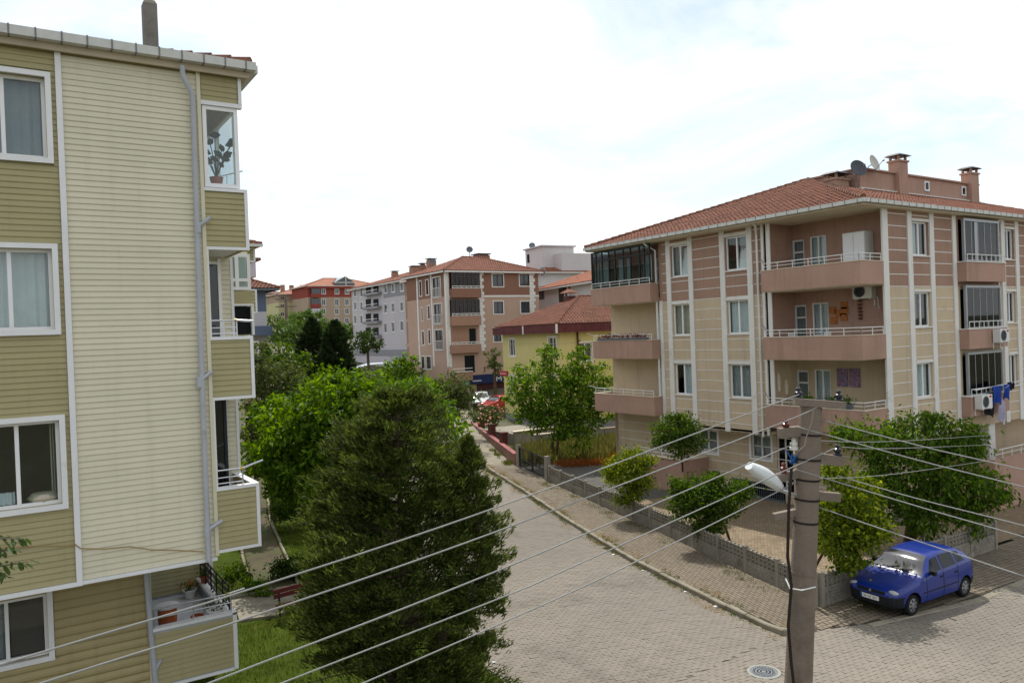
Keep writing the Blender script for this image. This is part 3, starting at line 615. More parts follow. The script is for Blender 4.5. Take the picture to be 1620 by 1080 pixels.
# things on that balcony
def pot(name, label, x, y, z, r, h, m, leaf=None, fl=None, seed=1):
    t = thing(name, label, 'flower pot', (x, y, z)); k = MB(); k.lathe((x, y, z), [(r*.68, 0), (r*.95, h*.82), (r*1.08, h*.83), (r*1.08, h), (r*.92, h), (r*.88, h*.86)], 14); k.build('pot', m, t, True)
    if leaf:
        r_ = np.random.default_rng(seed); n = 90; c = np.array([x, y, z+h*1.25])+r_.normal(0, [r*.6, r*.6, h*.3], (n, 3)); d = r_.normal(size=(n, 3)); d[:, 2] += .8
        quads_mesh('foliage', leafV(c, d, r_.uniform(.05, .09, n), .5, r_), leaf, t)
        if fl:
            c = np.array([x, y, z+h*1.55])+r_.normal(0, [r*.5, r*.5, h*.15], (14, 3)); quads_mesh('flowers', leafV(c, r_.normal(size=(14, 3)), r_.uniform(.05, .07, 14), .9, r_), fl, t)['kind'] = 'stuff'
    return t
F_pot = foliage('pot_leaves', '3f5a22', .3, .4); F_or = foliage('flower_orange', 'c96a20', .3, .3); F_pk = foliage('flower_pink', 'c99a8c', .3, .3)
pot('flower_pot', 'white pot with orange flowers on the ledge of the lowest balcony, far end', 3.35, 19.1, 2.05, .15, .2, M_white, F_pot, F_or, 2)
pot('flower_pot', 'terracotta pot with leaves beside the orange flowers on the lowest balcony', 3.66, 18.95, 2.37, .1, .17, M_terra, F_pot, None, 3)
pot('flower_pot', 'dark purple-brown pot on the floor of the lowest balcony near its rail', 2.62, 16.78, 2.05, .12, .24, mat('pot_dark', '4b3035', .6))
pot('flower_pot', 'empty reddish terracotta pot in the middle of the lowest balcony floor', 3.1, 16.95, 2.05, .12, .26, M_terra)
pot('flower_pot', 'white patterned planter with green plant at the street corner of the lowest balcony', 3.40, 16.78, 2.05, .15, .36, M_white, F_pot, None, 4)
st = thing('stool', 'round white-topped stool with orange sides on the lowest balcony floor', 'stool', (2.62, 17.5, 2.05))
k = MB(); k.lathe((2.62, 17.5, 2.43), [(.22, 0), (.24, .02), (.24, .05), (.2, .06)], 18); k.build('seat', M_white, st, True)
k = MB(); k.lathe((2.62, 17.5, 2.05), [(.17, 0), (.19, .2), (.18, .378)], 14); k.build('base', mat('orange_cloth', 'b0603a', .9, .3, 12), st, True)
# plant on the sill of the glazed loggia
pl = thing('rubber_plant', 'dark leafy house plant standing in the glazed top corner window', 'house plant', (3.46, 15.32, 10.76))
k = MB(); k.lathe((3.46, 15.32, 10.76), [(.09, 0), (.12, .2), (.13, .22), (.1, .22)], 12); k.build('pot', M_terra, pl, True)
F_house = foliage('house_plant', '25351f', .15, .3); rr_ = np.random.default_rng(5); k = MB(); cs = []
for (dx, dz) in ((-.17, .52), (-.08, .72), (.0, .85), (.12, .62), (.27, .7), (-.14, .36), (.05, .5), (.17, .42), (-.02, .4), (.1, .3), (.32, .76), (-.2, .44), (.22, .5)):
    k.tube([(3.46, 15.32, 10.96), (3.46+dx*.5, 15.32, 10.96+dz*.55), (3.46+dx, 15.32+rr_.uniform(-.05, .05), 10.9+dz)], .009, 5); cs.append((3.46+dx, 15.32, 10.93+dz))
k.build('stem', F_house, pl); cs = np.array(cs); n = len(cs); d = np.stack([rr_.normal(0, 1, n), np.zeros(n)+.1, rr_.normal(.4, .6, n)], 1)
d /= np.linalg.norm(d, axis=1, keepdims=True); s_ = np.stack([-d[:, 2], np.zeros(n), d[:, 0]], 1); Ls = rr_.uniform(.17, .24, n)[:, None]
for i in range(n):
    h = cs[i]-d[i]*Ls[i]*.5; a = d[i]*Ls[i]; b = s_[i]*Ls[i]*.3
    k = MB(); k.add([h, h+a*.25+b*.8, h+a*.6+b, h+a, h+a*.6-b, h+a*.25-b*.8], [(0, 1, 2, 3, 4, 5)]); k.build('leaf', F_house, pl)
k = MB(); k.tube([(3.5, 15.2, 10.98), (3.9, 15.12, 11.1)], .012, 6); k.tube([(3.62, 15.19, 10.76), (3.62, 15.19, 11.02)], .01, 6); dr_ = k.build('drying_rack', M_steel, None, True); tag(dr_, 'thin metal drying rack poking out of the top corner window', 'rack')
# the next block of the same make, further down the street: only its street corner shows
DX, DY = 7.35, 27.0
NB = thing('siding_apartment', 'second olive-and-cream siding block peeking out behind the near one', 'apartment block', (DX, YC+DY, 0))
k = MB(); k.box((DX-10, YC+DY+.05, 0), (DX+3.12, YC+DY+17, 12.9)); k.build('wall', M_cream, NB)
for (T, B) in ((12.9, 12.2), (10.72, 9.5), (7.97, 6.8), (5.19, 3.99)):
    k = MB(); k.box((DX+3.1, YC+DY+.03, B), (DX+3.93, YC+DY+1.6, T)); o = k.build('balcony_parapet', M_olive, NB)
    planks(o, YC+DY+.02, DX+3.13, DX+3.88, B+.05, T-.05, .0995*2, M_olive)
    k = MB(); F_ = FR((DX, YC+DY, 0), (1, 0, 0), (0, -1, 0)); k.fbox(F_, 3.87, 3.96, B, T, -.05, .03); k.fbox(F_, 3.1, 3.868, B-.03, B+.05, -.05, .03); k.fbox(F_, 3.1, 3.868, T-.05, T+.01, -.05, .03); k.build('trim', M_trim, o)
    k = MB(); k.box((DX+3.1, YC+DY+1.6, B-1.8), (DX+3.9, YC+DY+2, B)); k.build('opening', M_dark, NB)
k = MB(); k.box((DX-10, YC+DY-.5, 12.92), (DX+4.1, YC+DY+17, 13.02)); k.build('soffit', M_soffit, NB)
e1 = 13.04; P_ = lambda x, y, z: (DX+x, YC+DY+y, z)
tiles([P_(-10, -.55, e1), P_(4.15, -.55, e1), P_(-.8, 4.4, e1+1.8), P_(-10, 4.4, e1+1.8)], None, NB, M_tile2); ridge(P_(4.15, -.55, e1), P_(-.8, 4.4, e1+1.8), NB, M_tile2)
k = MB(); k.add([P_(4.15, -.55, e1), P_(4.15, 17, e1), P_(-.8, 17, e1+1.8), P_(-.8, 4.4, e1+1.8)], [(0, 1, 2, 3)]); k.build('roof_slope', M_tile2, NB)
gutter('gutter', NB, [P_(-10, -.6, 13.0), P_(4.2, -.6, 13.0)], M_gut, .085)
# ================================================================== RIGHT: BEIGE AND ROSY-BROWN CORNER FLATS
M_rosy = mat('render_rosy', '9d7f6e', .85, .12, .5, .25, 70, dirt=('866b5c', .5, .62), streak=.2)
M_beige = mat('render_beige', 'c0ae93', .85, .11, .5, .25, 70, dirt=('a29475', .5, .62), streak=.22)
M_par = mat('render_brown', 'a98979', .85, .13, .6, .25, 70, dirt=('7d6052', .6, .6), streak=.26)
M_pil = mat('pilaster_white', 'dad7d1', .75, .05, 1.5, .2, 60, dirt=('b0aa9c', 1.0, .58), streak=.15)
M_slabw = mat('slab_paint', 'd2c6b0', .85, .08, 1.5)
M_gfr = mat('dark_green_frame', '1f2a2b', .4, .05)
M_alu = mat('aluminium', '9a9da0', .4, .05, 4, metal=.5)
M_pad = mat('pad_grey', '60646a', .6)
RB = thing('corner_apartment', 'beige and rosy-brown corner apartment block with white pilasters, open balconies and red hip roof', 'apartment block', (28.26, 17.15, 0))
XA, YB, XF = 27.3, 17.15, 26.7
FA = FR((XA, 0, 0), (0, 1, 0), (-1, 0, 0)); FBb = FR((0, YB, 0), (1, 0, 0), (0, -1, 0))
ZS = 9.12; FLH = 2.83; ZB = 3.12; ZT = 12.1
colA = [(26.32, 27.44), (22.83, 24.03)]
zr = [(10.30, 11.80), (7.47, 8.97), (4.62, 6.12)]
hA = [(a, b, c, d) for a, b in colA for c, d in zr]
wall(FA, RB, 'wall', M_rosy, 21.9, 28.3, ZS, ZT, [h for h in hA if h[2] > ZS]); wall(FA, RB, 'wall', M_beige, 21.9, 28.3, ZB, ZS, [h for h in hA if h[2] < ZS])
colB = [(30.32, 31.5), (37.82, 38.66), (42.2, 43.4)]
zrB = [(10.36, 11.72), (7.5, 8.9), (4.66, 6.06)]
hB = [(a, b, c, d) for a, b in colB for c, d in zrB]; gB = (33.85, 36.8)
hG = [(gB[0], gB[1], z0, z1) for z0, z1 in ((9.3, 11.95), (6.47, 9.0), (3.65, 6.2))]
HB = hB+hG
wall(FBb, RB, 'wall', M_rosy, 28.26, 52, ZS, ZT, [(a, b, max(c, ZS+.001), d) for a, b, c, d in HB if d > ZS and c > ZS-.1 or (c < ZS < d)])
wall(FBb, RB, 'wall', M_beige, 28.26, 52, ZB, ZS, [(a, b, c, min(d, ZS-.001)) for a, b, c, d in HB if c < ZS-.2])
# loggia walls, far loggia, hidden sides
mb = MB(); mb.cm = 0
LGX = 28.95
FLg = FR((LGX, 0, 0), (0, 1, 0), (-1, 0, 0)); FSd = FR((0, 21.7, 0), (1, 0, 0), (0, -1, 0))
fl = [(9.35, ZT), (6.52, 9.2), (3.69, 6.37)]
for i, (a, b) in enumerate(fl):
    m = M_rosy if i < 2 else M_beige
    m = (M_par, M_par, M_beige)[i]
    wall(FLg, RB, 'loggia_wall', m, 17.2, 21.9, a, b, [(21.12, 21.75, a, a+2.1), (20.05, 20.85, a+.75, a+2.15)], .1)
    wall(FSd, RB, 'loggia_wall', m, XA, LGX, a, b)
    window(FLg, RB, 21.12, 21.75, a, a+2.1, M_pvc, G_win, (), -.06, .08, (M_cur2, 0, 1), transom=.74, name='balcony_door')
    window(FLg, RB, 20.05, 20.85, a+.75, a+2.15, M_pvc, G_win, (.5,), -.06, .06, (M_cur, 0, 1))
    FL2 = FR((28.1, 0, 0), (0, 1, 0), (-1, 0, 0))
    wall(FL2, RB, 'loggia_wall', M_par if i == 0 else M_beige, 28.3, 33.0, a, b, [(28.62, 29.35, a, a+2.1)], .1)
    window(FL2, RB, 28.62, 29.35, a, a+2.1, M_pvc, G_win, (), -.06, .08, (M_cur2, 0, 1), transom=.74, name='balcony_door')
mb = MB(); mb.quad((28.26, 17.17, ZB), (28.26, 17.17, ZT), (LGX, 17.17, ZT), (LGX, 17.17, ZB)); mb.quad((XA, 28.28, ZB), (28.12, 28.28, ZB), (28.12, 28.28, ZT), (XA, 28.28, ZT))
mb.quad((28.12, 33, 0), (52, 33, 0), (52, 33, ZT), (28.12, 33, ZT)); mb.quad((52, 17.15, 0), (52, 33, 0), (52, 33, ZT), (52, 17.15, ZT)); mb.quad((XA, 17.2, 9.2), (52, 17.2, 9.2), (52, 33, 9.2), (XA, 33, 9.2))
mb.quad((28.2, 21.7, 6.4), (52, 21.7, 6.4), (52, 33, 6.4), (28.2, 33, 6.4)); mb.build('rear_wall', M_beige, RB)
mb = MB(); mb.box((XA, 21.9, ZB-.02), (28.3, 28.3, ZB+.1)); mb.box((28.26, YB+.03, ZB-.02), (52, 18.3, ZB+.1)); mb.build('overhang_underside', M_slabw, RB)
# ground floor set back under the overhang
FG = FR((28.3, 0, 0), (0, 1, 0), (-1, 0, 0)); FGB = FR((0, 18.2, 0), (1, 0, 0), (0, -1, 0))
hg = [(25.8, 27.03, 1.78, 2.85), (22.7, 23.78, 1.83, 2.95), (21.55, 22.4, .45, 2.95), (22.0, 24.9, .02, .72)]
wall(FG, RB, 'ground_floor_wall', M_beige, 18.2, 33, 0, 3.7, hg); wall(FGB, RB, 'ground_floor_wall', M_beige, 28.3, 52, 0, 3.2, [(34, 35, .9, 2.6), (35.6, 36.6, .5, 2.7)])
for (a, b, c, d) in hg[:2]: window(FG, RB, a, b, c, d, M_pvc, G_win, (.5,), -.08, .06, (M_cur2, .0, 1), casing=True)
window(FG, RB, 21.55, 22.4, .45, 2.95, M_pvc, G_dark, (.5,), -.08, .06, name='entrance_door')
window(FGB, RB, 34, 35, .9, 2.6, M_pvc, G_win, (.5,), -.08, .06, (M_cur2, 0, .6)); window(FGB, RB, 35.6, 36.6, .5, 2.7, M_pvc, G_win, (.33, .66), -.08, .06, (M_cur, .3, 1))
bs = MB()
for i in range(26): u = 22.03+i*.115; bs.fbox(FG, u, u+.02, .04, .7, -.03, -.01)
bs.fbox(FG, 22, 24.9, .68, .74, -.04, .02); bs.fbox(FG, 22, 24.9, .0, .08, -.04, .12); gl_ = bs.build('basement_grille', M_pad, RB)
k = MB(); k.fbox(FG, 21.9, 25, .0, .75, -.5, -.45); k.build('basement_window', M_dark, RB)
mbg = MB()
for i in range(1, 7): mbg.fbox(FG, 17.2 if i > 9 else 18.2, 32.9, i*.472+.0, i*.472+.035, 0, .012)
mbg.build('string_course', M_pil, RB)
# pilasters
for (a, b, z0) in ((27.47, 27.75, ZB), (26.02, 26.29, ZB), (24.06, 24.34, ZB), (22.52, 22.8, ZB), (21.9, 22.02, ZB)):
    k = MB(); k.fbox(FA, a, b, z0-.05, ZT-.0, -.02, .055); k.build('pilaster', M_pil, RB)
k = MB(); k.fbox(FA, 28.1, 28.3, ZB-.05, 9.2, -.02, .055); k.build('pilaster', M_pil, RB)
k = MB(); k.fbox(FR((XF+.58, 0, 0), (0, 1, 0), (-1, 0, 0)), 21.56, 21.76, 3.7, ZT, -.02, .03); k.build('pilaster', M_pil, RB)
for (a, b) in ((28.22, 28.58), (29.95, 30.26), (31.55, 31.86), (33.3, 33.58), (37.42, 37.74), (38.72, 39.04), (41.8, 42.1), (43.5, 43.8), (46.5, 46.8)):
    k = MB(); k.fbox(FBb, a, b, ZB-.06, ZT, -.02, .055); k.build('pilaster', M_pil, RB)
# string courses, one by one between the pilasters
def courses(fr, u0, u1, holes):
    for i in range(19):
        z = ZS+(i-12)*FLH/6
        if z < ZB+.05 or z > ZT-.1: continue
        segs = [(u0, u1)]
        for (a, b, c, d) in holes:
            if c-.08 < z < d+.12:
                ns = []
                for s in segs:
                    if b <= s[0] or a >= s[1]: ns.append(s); continue
                    if s[0] < a-.03: ns.append((s[0], a))
                    if b < s[1]-.03: ns.append((b, s[1]))
                segs = ns
        for s in segs: k = MB(); k.fbox(fr, s[0], s[1], z-.017, z+.017, 0, .014); k.build('string_course', M_pil, RB)
for (a, b) in ((27.77, 28.08), (26.31, 27.45), (24.36, 26.0), (22.82, 24.04), (22.04, 22.5)): courses(FA, a, b, hA)
for (a, b) in ((28.6, 29.93), (30.28, 31.53), (31.88, 33.28), (36.95, 37.4), (37.76, 38.7), (39.06, 41.78), (42.12, 43.48)): courses(FBb, a, b, HB)
cur = [(M_cur2, .45, 1), (M_blind, .0, 1), (M_cur, .0, .6), (M_cur2, 0, .45), (M_cur, .0, .95), (M_cur2, .1, 1)]
for i, (a, b, c, d) in enumerate(hA):
    w = window(FA, RB, a, b, c, d, M_pvc, G_win, (.5,), -.09, .065, cur[i % 6], sill=M_pil)
    k = MB(); k.fbox(FA, a-.02, b+.02, d+.003, d+.13, .0, .05); k.build('lintel', M_pil, w)
    if i in (0, 3):   # tilted leaf
        k = MB(); u0, u1 = a+.07, a+.56
        k.hexa([FA.p(u0, c+.07, -.13), FA.p(u1, c+.07, -.13), FA.p(u1, c+.07, -.16), FA.p(u0, c+.07, -.16), FA.p(u0, d-.09, -.33), FA.p(u1, d-.09, -.33), FA.p(u1, d-.09, -.36), FA.p(u0, d-.09, -.36)]); k.build('tilted_sash', M_pvc, w)
for i, (a, b, c, d) in enumerate(hB):
    w = window(FBb, RB, a, b, c, d, M_pvc, G_win, (.5,), -.09, .065, cur[(i+2) % 6], sill=M_pil); k = MB(); k.fbox(FBb, a-.02, b+.02, d+.003, d+.11, .0, .05); k.build('lintel', M_pil, w)
# glazed bays on the side street
for i, (pt, pb) in enumerate(((10.14, 9.47), (7.32, 6.64), (4.5, 3.82))):
    k = MB(); F2 = FR((0, YB-.42, 0), (1, 0, 0), (0, -1, 0)); k.fbox(F2, 33.6, 36.9, pb-.16, pt-.02, -.1, 0); k.fbox(F2, 33.6, 33.7, pb-.16, pt-.02, -.44, -.1); k.fbox(F2, 36.8, 36.9, pb-.16, pt-.02, -.44, -.1); k.fbox(F2, 33.7, 36.8, pb-.16, pb-.04, -.44, -.1)
    bo = k.build('balcony_parapet', M_par, RB)
    k = MB(); k.fbox(F2, 33.56, 36.94, pt-.018, pt+.02, -.46, .03); k.build('coping', M_pil, bo)
    railing('railing', bo, [(33.65, YB-.44), (36.85, YB-.44)], pt+.02, .28, M_white, .4, (1.0, .12), .02)
    F3 = FR((0, YB-.2, 0), (1, 0, 0), (0, -1, 0)); zt = pt+1.82
    k = MB(); k.fbox(F3, 33.84, 36.84, zt-.09, zt+.02, -.08, .05); k.fbox(F3, 33.84, 33.95, pt, zt-.09, -.06, .04); k.fbox(F3, 36.74, 36.84, pt, zt-.09, -.06, .04); k.fbox(F3, 33.95, 36.74, pt+.02, pt+.06, -.05, .03)
    fo = k.build('balcony_glazing', M_alu, RB)
    for j in range(5):
        u0 = 33.98+j*.55; k = MB(); k.fbox(F3, u0, u0+.53, pt+.07, zt-.1, -.012, .0); pn = k.build('pane', G_dark, fo)
        k = MB(); k.fbox(F3, u0+.52, u0+.555, pt+.07, zt-.1, -.02, .008); k.build('glazing_bar', M_alu, fo)
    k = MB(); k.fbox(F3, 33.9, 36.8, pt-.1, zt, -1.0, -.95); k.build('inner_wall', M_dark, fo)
    k = MB(); k.fbox(F3, 34.05, 34.75, zt-.28, zt-.1, -.16, -.03); k.build('roller_blind', M_white, fo)
    if i == 0: k = MB(); k.fbox(F3, 34.75, 35.0, pt+.05, zt-.1, .0, .02); k.build('folded_pane', M_alu, fo)
# projecting balconies: corner stack and far stack
def parapet(poly, z0, z1, label=None):
    k = MB(); P = [Vector((p[0], p[1], 0)) for p in poly]
    for i_, (a, b) in enumerate(zip(P, P[1:])):
        t = (b-a).normalized(); n = Vector((-t.y, t.x, 0)); a = a+t*(.1 if i_ else 0)
        k.hexa([(q+n*d+Vector((0, 0, z))) for z in (z0, z1) for q, d in ((a, 0), (b, 0), (b, .1), (a, .1))])
    o = k.build('balcony_parapet', M_par, RB); k = MB()
    for i_, (a, b) in enumerate(zip(P, P[1:])):
        t = (b-a).normalized(); n = Vector((-t.y, t.x, 0)); a = a+t*(.141 if i_ else 0); k.hexa([(q+n*d+Vector((0, 0, z))) for z in (z1+.001, z1+.03) for q, d in ((a-t*.02, -.02), (b+t*.02, -.02), (b+t*.02, .12), (a-t*.02, .12))])
    k.build('coping', M_slabw, o); return o
tops = [(10.07, 9.2), (7.28, 6.37), (4.46, 3.54)]
for i, (zt, zb) in enumerate(tops):
    poly = [(XF+.57, 21.62), (XF, 21.62), (XF, 17.1), (28.2, 17.1)]
    o = parapet([p for p in poly], zb, zt)
    k = MB(); k.box((XF+.05, 17.22, zb-.03), (LGX, 21.6, zb+.14)); k.build('slab', M_slabw, o)
    railing('railing', o, [(XF+.05, 21.55), (XF+.05, 17.16), (28.15, 17.16)], zt+.03, .27, M_white, .75, (1.0, .5), .02)
    poly = [(28.1, 28.32), (XF, 28.32), (XF, 33.0), (28.1, 33.0)]
    poly = [(28.0, 32.95), (XF, 32.95), (XF, 28.34), (XF+.57, 28.34)]
    o2 = parapet(poly, zb, zt); k = MB(); k.box((XF+.05, 28.4, zb-.03), (28.1, 32.85, zb+.14)); k.build('slab', M_slabw, o2)
    railing('railing', o2, [(XF+.05, 32.9), (XF+.05, 28.4)], zt+.03, .27, M_white, .75, (1.0, .5), .02)
    if i: k = MB(); k.tube([(XF+.05, 32.85, zt+.3), (XF-.35, 32.95, zt+.45)], .02, 6); k.build('laundry_arm', M_white, o2); k = MB(); k.tube([(XF+.05, 31, zt+.3), (XF-.3, 31.1, zt+.42)], .02, 6); k.build('laundry_arm', M_white, o2)
    k = MB(); k.tube([(XF+.05, 21.5, zt+.3), (XF-.1, 21.55, zt+.55)], .018, 6); k.build('laundry_arm', M_alu, o)
# dark framed winter garden on the far top balcony
k = MB(); FW_ = FR((XF+.07, 0, 0), (0, 1, 0), (-1, 0, 0)); zt0, zt1 = 10.12, 12.05
for u in (28.36, 28.75, 29.1, 29.75, 30.3, 30.95, 31.45, 32.0, 32.5, 32.86): k.fbox(FW_, u, u+.07, zt0, zt1, -.06, .0)
for zz in (zt0, 11.55, zt1-.07): k.fbox(FW_, 28.43, 32.86, zz, zz+.07, -.055, -.003)
wg = k.build('winter_garden_frame', M_gfr, RB)
k = MB(); k.fbox(FW_, 28.4, 32.9, zt0+.03, zt1-.03, -.035, -.03); k.build('pane', glassmat('grey_glass', (.62, .68, .68), 1.5), wg)
k = MB(); k.fbox(FR((0, 32.93, 0), (1, 0, 0), (0, 1, 0)), XF+.1, 28.1, zt0, zt1, -.04, -.03); k.build('pane', G_dark, wg)
for (a, b) in ((28.45, 29.05), (29.9, 30.25), (30.4, 30.9), (31.6, 32.4), (32.5, 32.85)): 
    k = MB(); k.fbox(FW_, a, b, zt0+.1, 11.5, -.2, -.18); k.build('curtain', M_cur, wg)
# downpipes
for pts in ([(26.62, 28.7, 12.2), (26.75, 28.6, 12.0), (27.2, 28.42, 11.7), (27.2, 28.42, .3)], [(26.62, 21.95, 12.2), (26.8, 21.9, 12.0), (27.2, 22.2, 11.7), (27.2, 22.2, 3.0)], [(37.1, 16.9, 12.2), (37.0, 17.08, 11.9), (37.05, 17.08, 3)]):
    k = MB(); k.tube(pts, .05, 8); k.build('downpipe', M_white, RB, True)
# roof
X0, X1, Y0, Y1, ZE, SL = 26.45, 52.4, 16.75, 33.0, 12.26, .348
mb = MB(); mb.box((X0+.02, Y0+.02, ZT), (X1, Y1, ZT+.04)); mb.build('soffit', M_slabw, RB)
mb = MB(); mb.box((X0, Y0, ZT+.045), (X1, Y0+.05, ZE)); mb.box((X0, Y0+.052, ZT+.045), (X0+.05, Y1, ZE)); mb.build('fascia', M_soffit, RB)
gutter('gutter', RB, [(X0-.08, Y1, ZE-.02), (X0-.08, Y0-.14, ZE-.02)], M_gut, .085, .5, M_brk); gutter('gutter', RB, [(X0+.001, Y0-.08, ZE-.02), (X1, Y0-.08, ZE-.02)], M_gut, .084, .5, M_brk)
hw = (Y1-Y0)/2; ap_ = (X0+hw, Y0+hw, ZE+SL*hw); ap2 = (X1-hw, Y0+hw, ZE+SL*hw)
tiles([(X0-.05, Y1, ZE), (X0-.05, Y0-.05, ZE), ap_], None, RB, M_tile); tiles([(X0-.05, Y0-.05, ZE), (X1, Y0-.05, ZE), ap2, ap_], None, RB, M_tile)
mb = MB(); mb.add([(X1, Y0, ZE), (X1, Y1, ZE), (X0, Y1, ZE), ap_, ap2, (X0, Y0, ZE)], [(0, 1, 4), (1, 2, 3, 4), (2, 5, 3), (5, 0, 4, 3)]); mb.build('roof_slope', M_tile, RB)
ridge((X0-.05, Y0-.05, ZE+.05), ap_, RB, M_tile2); ridge((X0-.05, Y1, ZE+.05), ap_, RB, M_tile2); ridge(ap_, ap2, RB, M_tile2)
mb = MB(); mb.box((34.6, 22, 13.9), (45.6, 25.2, 15.1)); at = mb.build('attic_room', M_par, RB)
mb = MB(); mb.box((34.5, 21.9, 15.102), (45.7, 25.3, 15.18)); mb.build('attic_coping', M_par, at)
mb = MB(); mb.box((34.4, 21.85, 14.0), (45.7, 21.998, 14.2)); mb.build('flashing', M_white, at)
FAt = FR((0, 22, 0), (1, 0, 0), (0, -1, 0))
for u in (40.2, 43.9): window(FAt, at, u, u+.45, 14.45, 14.95, M_pvc, G_dark, (), .03, .07)
def stack(x0, x1, y0, y1, z0, z1):
    k = MB(); k.box((x0, y0, z0), (x1, y1, z1)); o = k.build('chimney', M_par, RB)
    k = MB(); cx, cy = (x0+x1)/2, (y0+y1)/2
    for sx in (-1, 1):
        for sy in (-1, 1): k.box((cx+sx*(x1-x0)*.38-.05, cy+sy*(y1-y0)*.38-.05, z1), (cx+sx*(x1-x0)*.38+.05, cy+sy*(y1-y0)*.38+.05, z1+.2))
    k.box((x0-.06, y0-.06, z1-.1), (x1+.06, y1+.06, z1-.02)); k.build('chimney_posts', M_par, o)
    k = MB(); k.hexa([(x0-.15, y0-.15, z1+.2), (x1+.15, y0-.15, z1+.2), (x1+.15, y1+.15, z1+.2), (x0-.15, y1+.15, z1+.2), (x0, y0, z1+.3), (x1, y0, z1+.3), (x1, y1, z1+.3), (x0, y1, z1+.3)]); k.build('chimney_cap', M_black, o)
stack(37.5, 38.3, 21.75, 22.3, 14.0, 15.8); stack(44.5, 45.3, 21.75, 22.3, 14.0, 15.75); stack(33.3, 34.3, 22.4, 23.0, 14.1, 14.7)
for i in range(26):
    x = 34.6+i*.42; k = MB(); k.box((x, 21.78, 14.0+.03*math.sin(i*2.2)), (x+.3, 21.86, 14.14)); k.build('loose_tile', M_tile2, at)
# satellite dishes
def dish(label, c, r, m, aim, foot):
    t = thing('satellite_dish', label, 'satellite dish', foot); c = Vector(c); a = Vector(aim).normalized(); k = MB()
    k.lathe(c, [(.02, -.09*r/.45), (r*.4, -.075*r/.45), (r*.75, -.035*r/.45), (r, .02), (r*.99, .035), (r*.73, -.02*r/.45), (r*.4, -.06*r/.45), (.02, -.072*r/.45)], 24, a); k.build('reflector', m, t, True)
    k = MB(); k.tube([foot, (foot[0], foot[1], c.z-r*.3), c-a*.1], .025, 8); k.build('mast', M_brk, t, True)
    lo = c+a*r*1.0+Vector((0, 0, -r*.25)); k = MB(); k.tube([c-Vector((0, 0, r*.9)), lo], .014, 6); k.lathe(lo, [(.035, 0), (.035, .1)], 8, a); k.build('feed_arm', M_brk, t, True)
d1 = onY(1358, 266, 21.6); d2 = onY(1383, 258, 21.7)
dish('dark grey satellite dish on the roof of the beige corner block', tuple(d1), .42, mat('dish_grey', '4c4f54', .5), (-.35, -.9, .35), (d1.x+.1, 21.8, 14.0))
dish('pale satellite dish tilted sideways next to the dark one', tuple(d2), .42, mat('dish_pale', 'b9b8b0', .5), (.1, -.95, .3), (d2.x, 22.02, 15.1))
# air conditioners
def ac(label, p, u, n, w=.8, h=.56, d=.3):
    fr = FR(p, u, n); t = thing('air_conditioner', label, 'air conditioner', p); z = p[2]; k = MB(); k.fbox(fr, 0, w, z, z+h, 0, d); k.build('housing', M_white, t)
    c = fr.p(w*.36, z+h*.5, d+.004); k = MB(); k.lathe(c, [(h*.42, 0), (h*.42, .012), (h*.36, .012), (h*.36, .002)], 20, n)
    for q in range(6): k.lathe(c+Vector(n)*.003, [(h*.06*(q+.6), 0), (h*.06*(q+.6), .006), (h*.06*(q+.6)-.012, .006), (h*.06*(q+.6)-.012, 0)], 20, n)
    k.build('fan_grille', M_pad, t)
    k = MB(); k.fbox(fr, w*.72, w*.92, z+h*.78, z+h*.92, d, d+.006); k.build('badge', mat('badge_red', 'b01f2c', .5), t)
    for uu in (.1, w-.1): k = MB(); k.fbox(fr, uu-.02, uu+.02, z-.04, z-.001, -.05, d); k.fbox(fr, uu-.02, uu+.02, z-.3, z-.041, -.05, -.02); k.build('bracket', M_white, t)
    k = MB(); k.tube([fr.p(w, z+.1, .1), fr.p(w+.1, z, .05), fr.p(w+.12, z-.45, .03)], .018, 6); k.build('hose', M_white, t, True)
q = onX(1357, 473, LGX); ac('white air conditioner with red badge on the wall of the middle corner balcony', (LGX-.04, q.y, q.z), (0, -1, 0), (-1, 0, 0), .82, .58)
ac('white air conditioner under the middle glazed bay of the side wall', (35.5, YB-.47, 6.7), (1, 0, 0), (0, -1, 0), .8, .56)
ac('white air conditioner in front of the lowest glazed bay, beside the laundry', (33.8, YB-.47, 3.98), (1, 0, 0), (0, -1, 0), .85, .58)
# laundry
lr = thing('laundry_rack', 'washing line with blue and dark clothes hung out below the lowest glazed bay', 'laundry', (36.2, YB-.8, 3.6)); k = MB()
k.tube([(33.8, YB-.5, 4.76), (37.2, YB-.75, 4.95)], .02, 6); k.tube([(35.8, YB-.5, 4.5), (35.8, YB-.9, 4.85)], .015, 6); k.tube([(36.7, YB-.45, 4.5), (36.7, YB-.85, 4.92)], .015, 6); k.build('bar', M_white, lr, True)
def cloth(u0, u1, top, bot, m, y, seed):
    rr = random.Random(seed); k = MB(); n, r = 10, 8; vs = []
    for j in range(r+1):
        for i in range(n+1): f = i/n; g_ = j/r; vs.append((u0+(u1-u0)*f+rr.uniform(-.01, .01), y-.06*math.sin(f*9+seed)*(.3+g_)-.02*math.sin(g_*5), top+(bot-top)*g_*(1+.08*math.sin(f*7+seed))))
    k.add(vs, [(j*(n+1)+i, j*(n+1)+i+1, (j+1)*(n+1)+i+1, (j+1)*(n+1)+i) for j in range(r) for i in range(n)]); o = k.build('garment', m, lr, True)
M_blue = mat('cloth_blue', '213f90', .9, .15, 8); M_navy = mat('cloth_black', '1b1c22', .9, .15, 8); M_lil = mat('cloth_lilac', 'a7a3b8', .9, .15, 8)
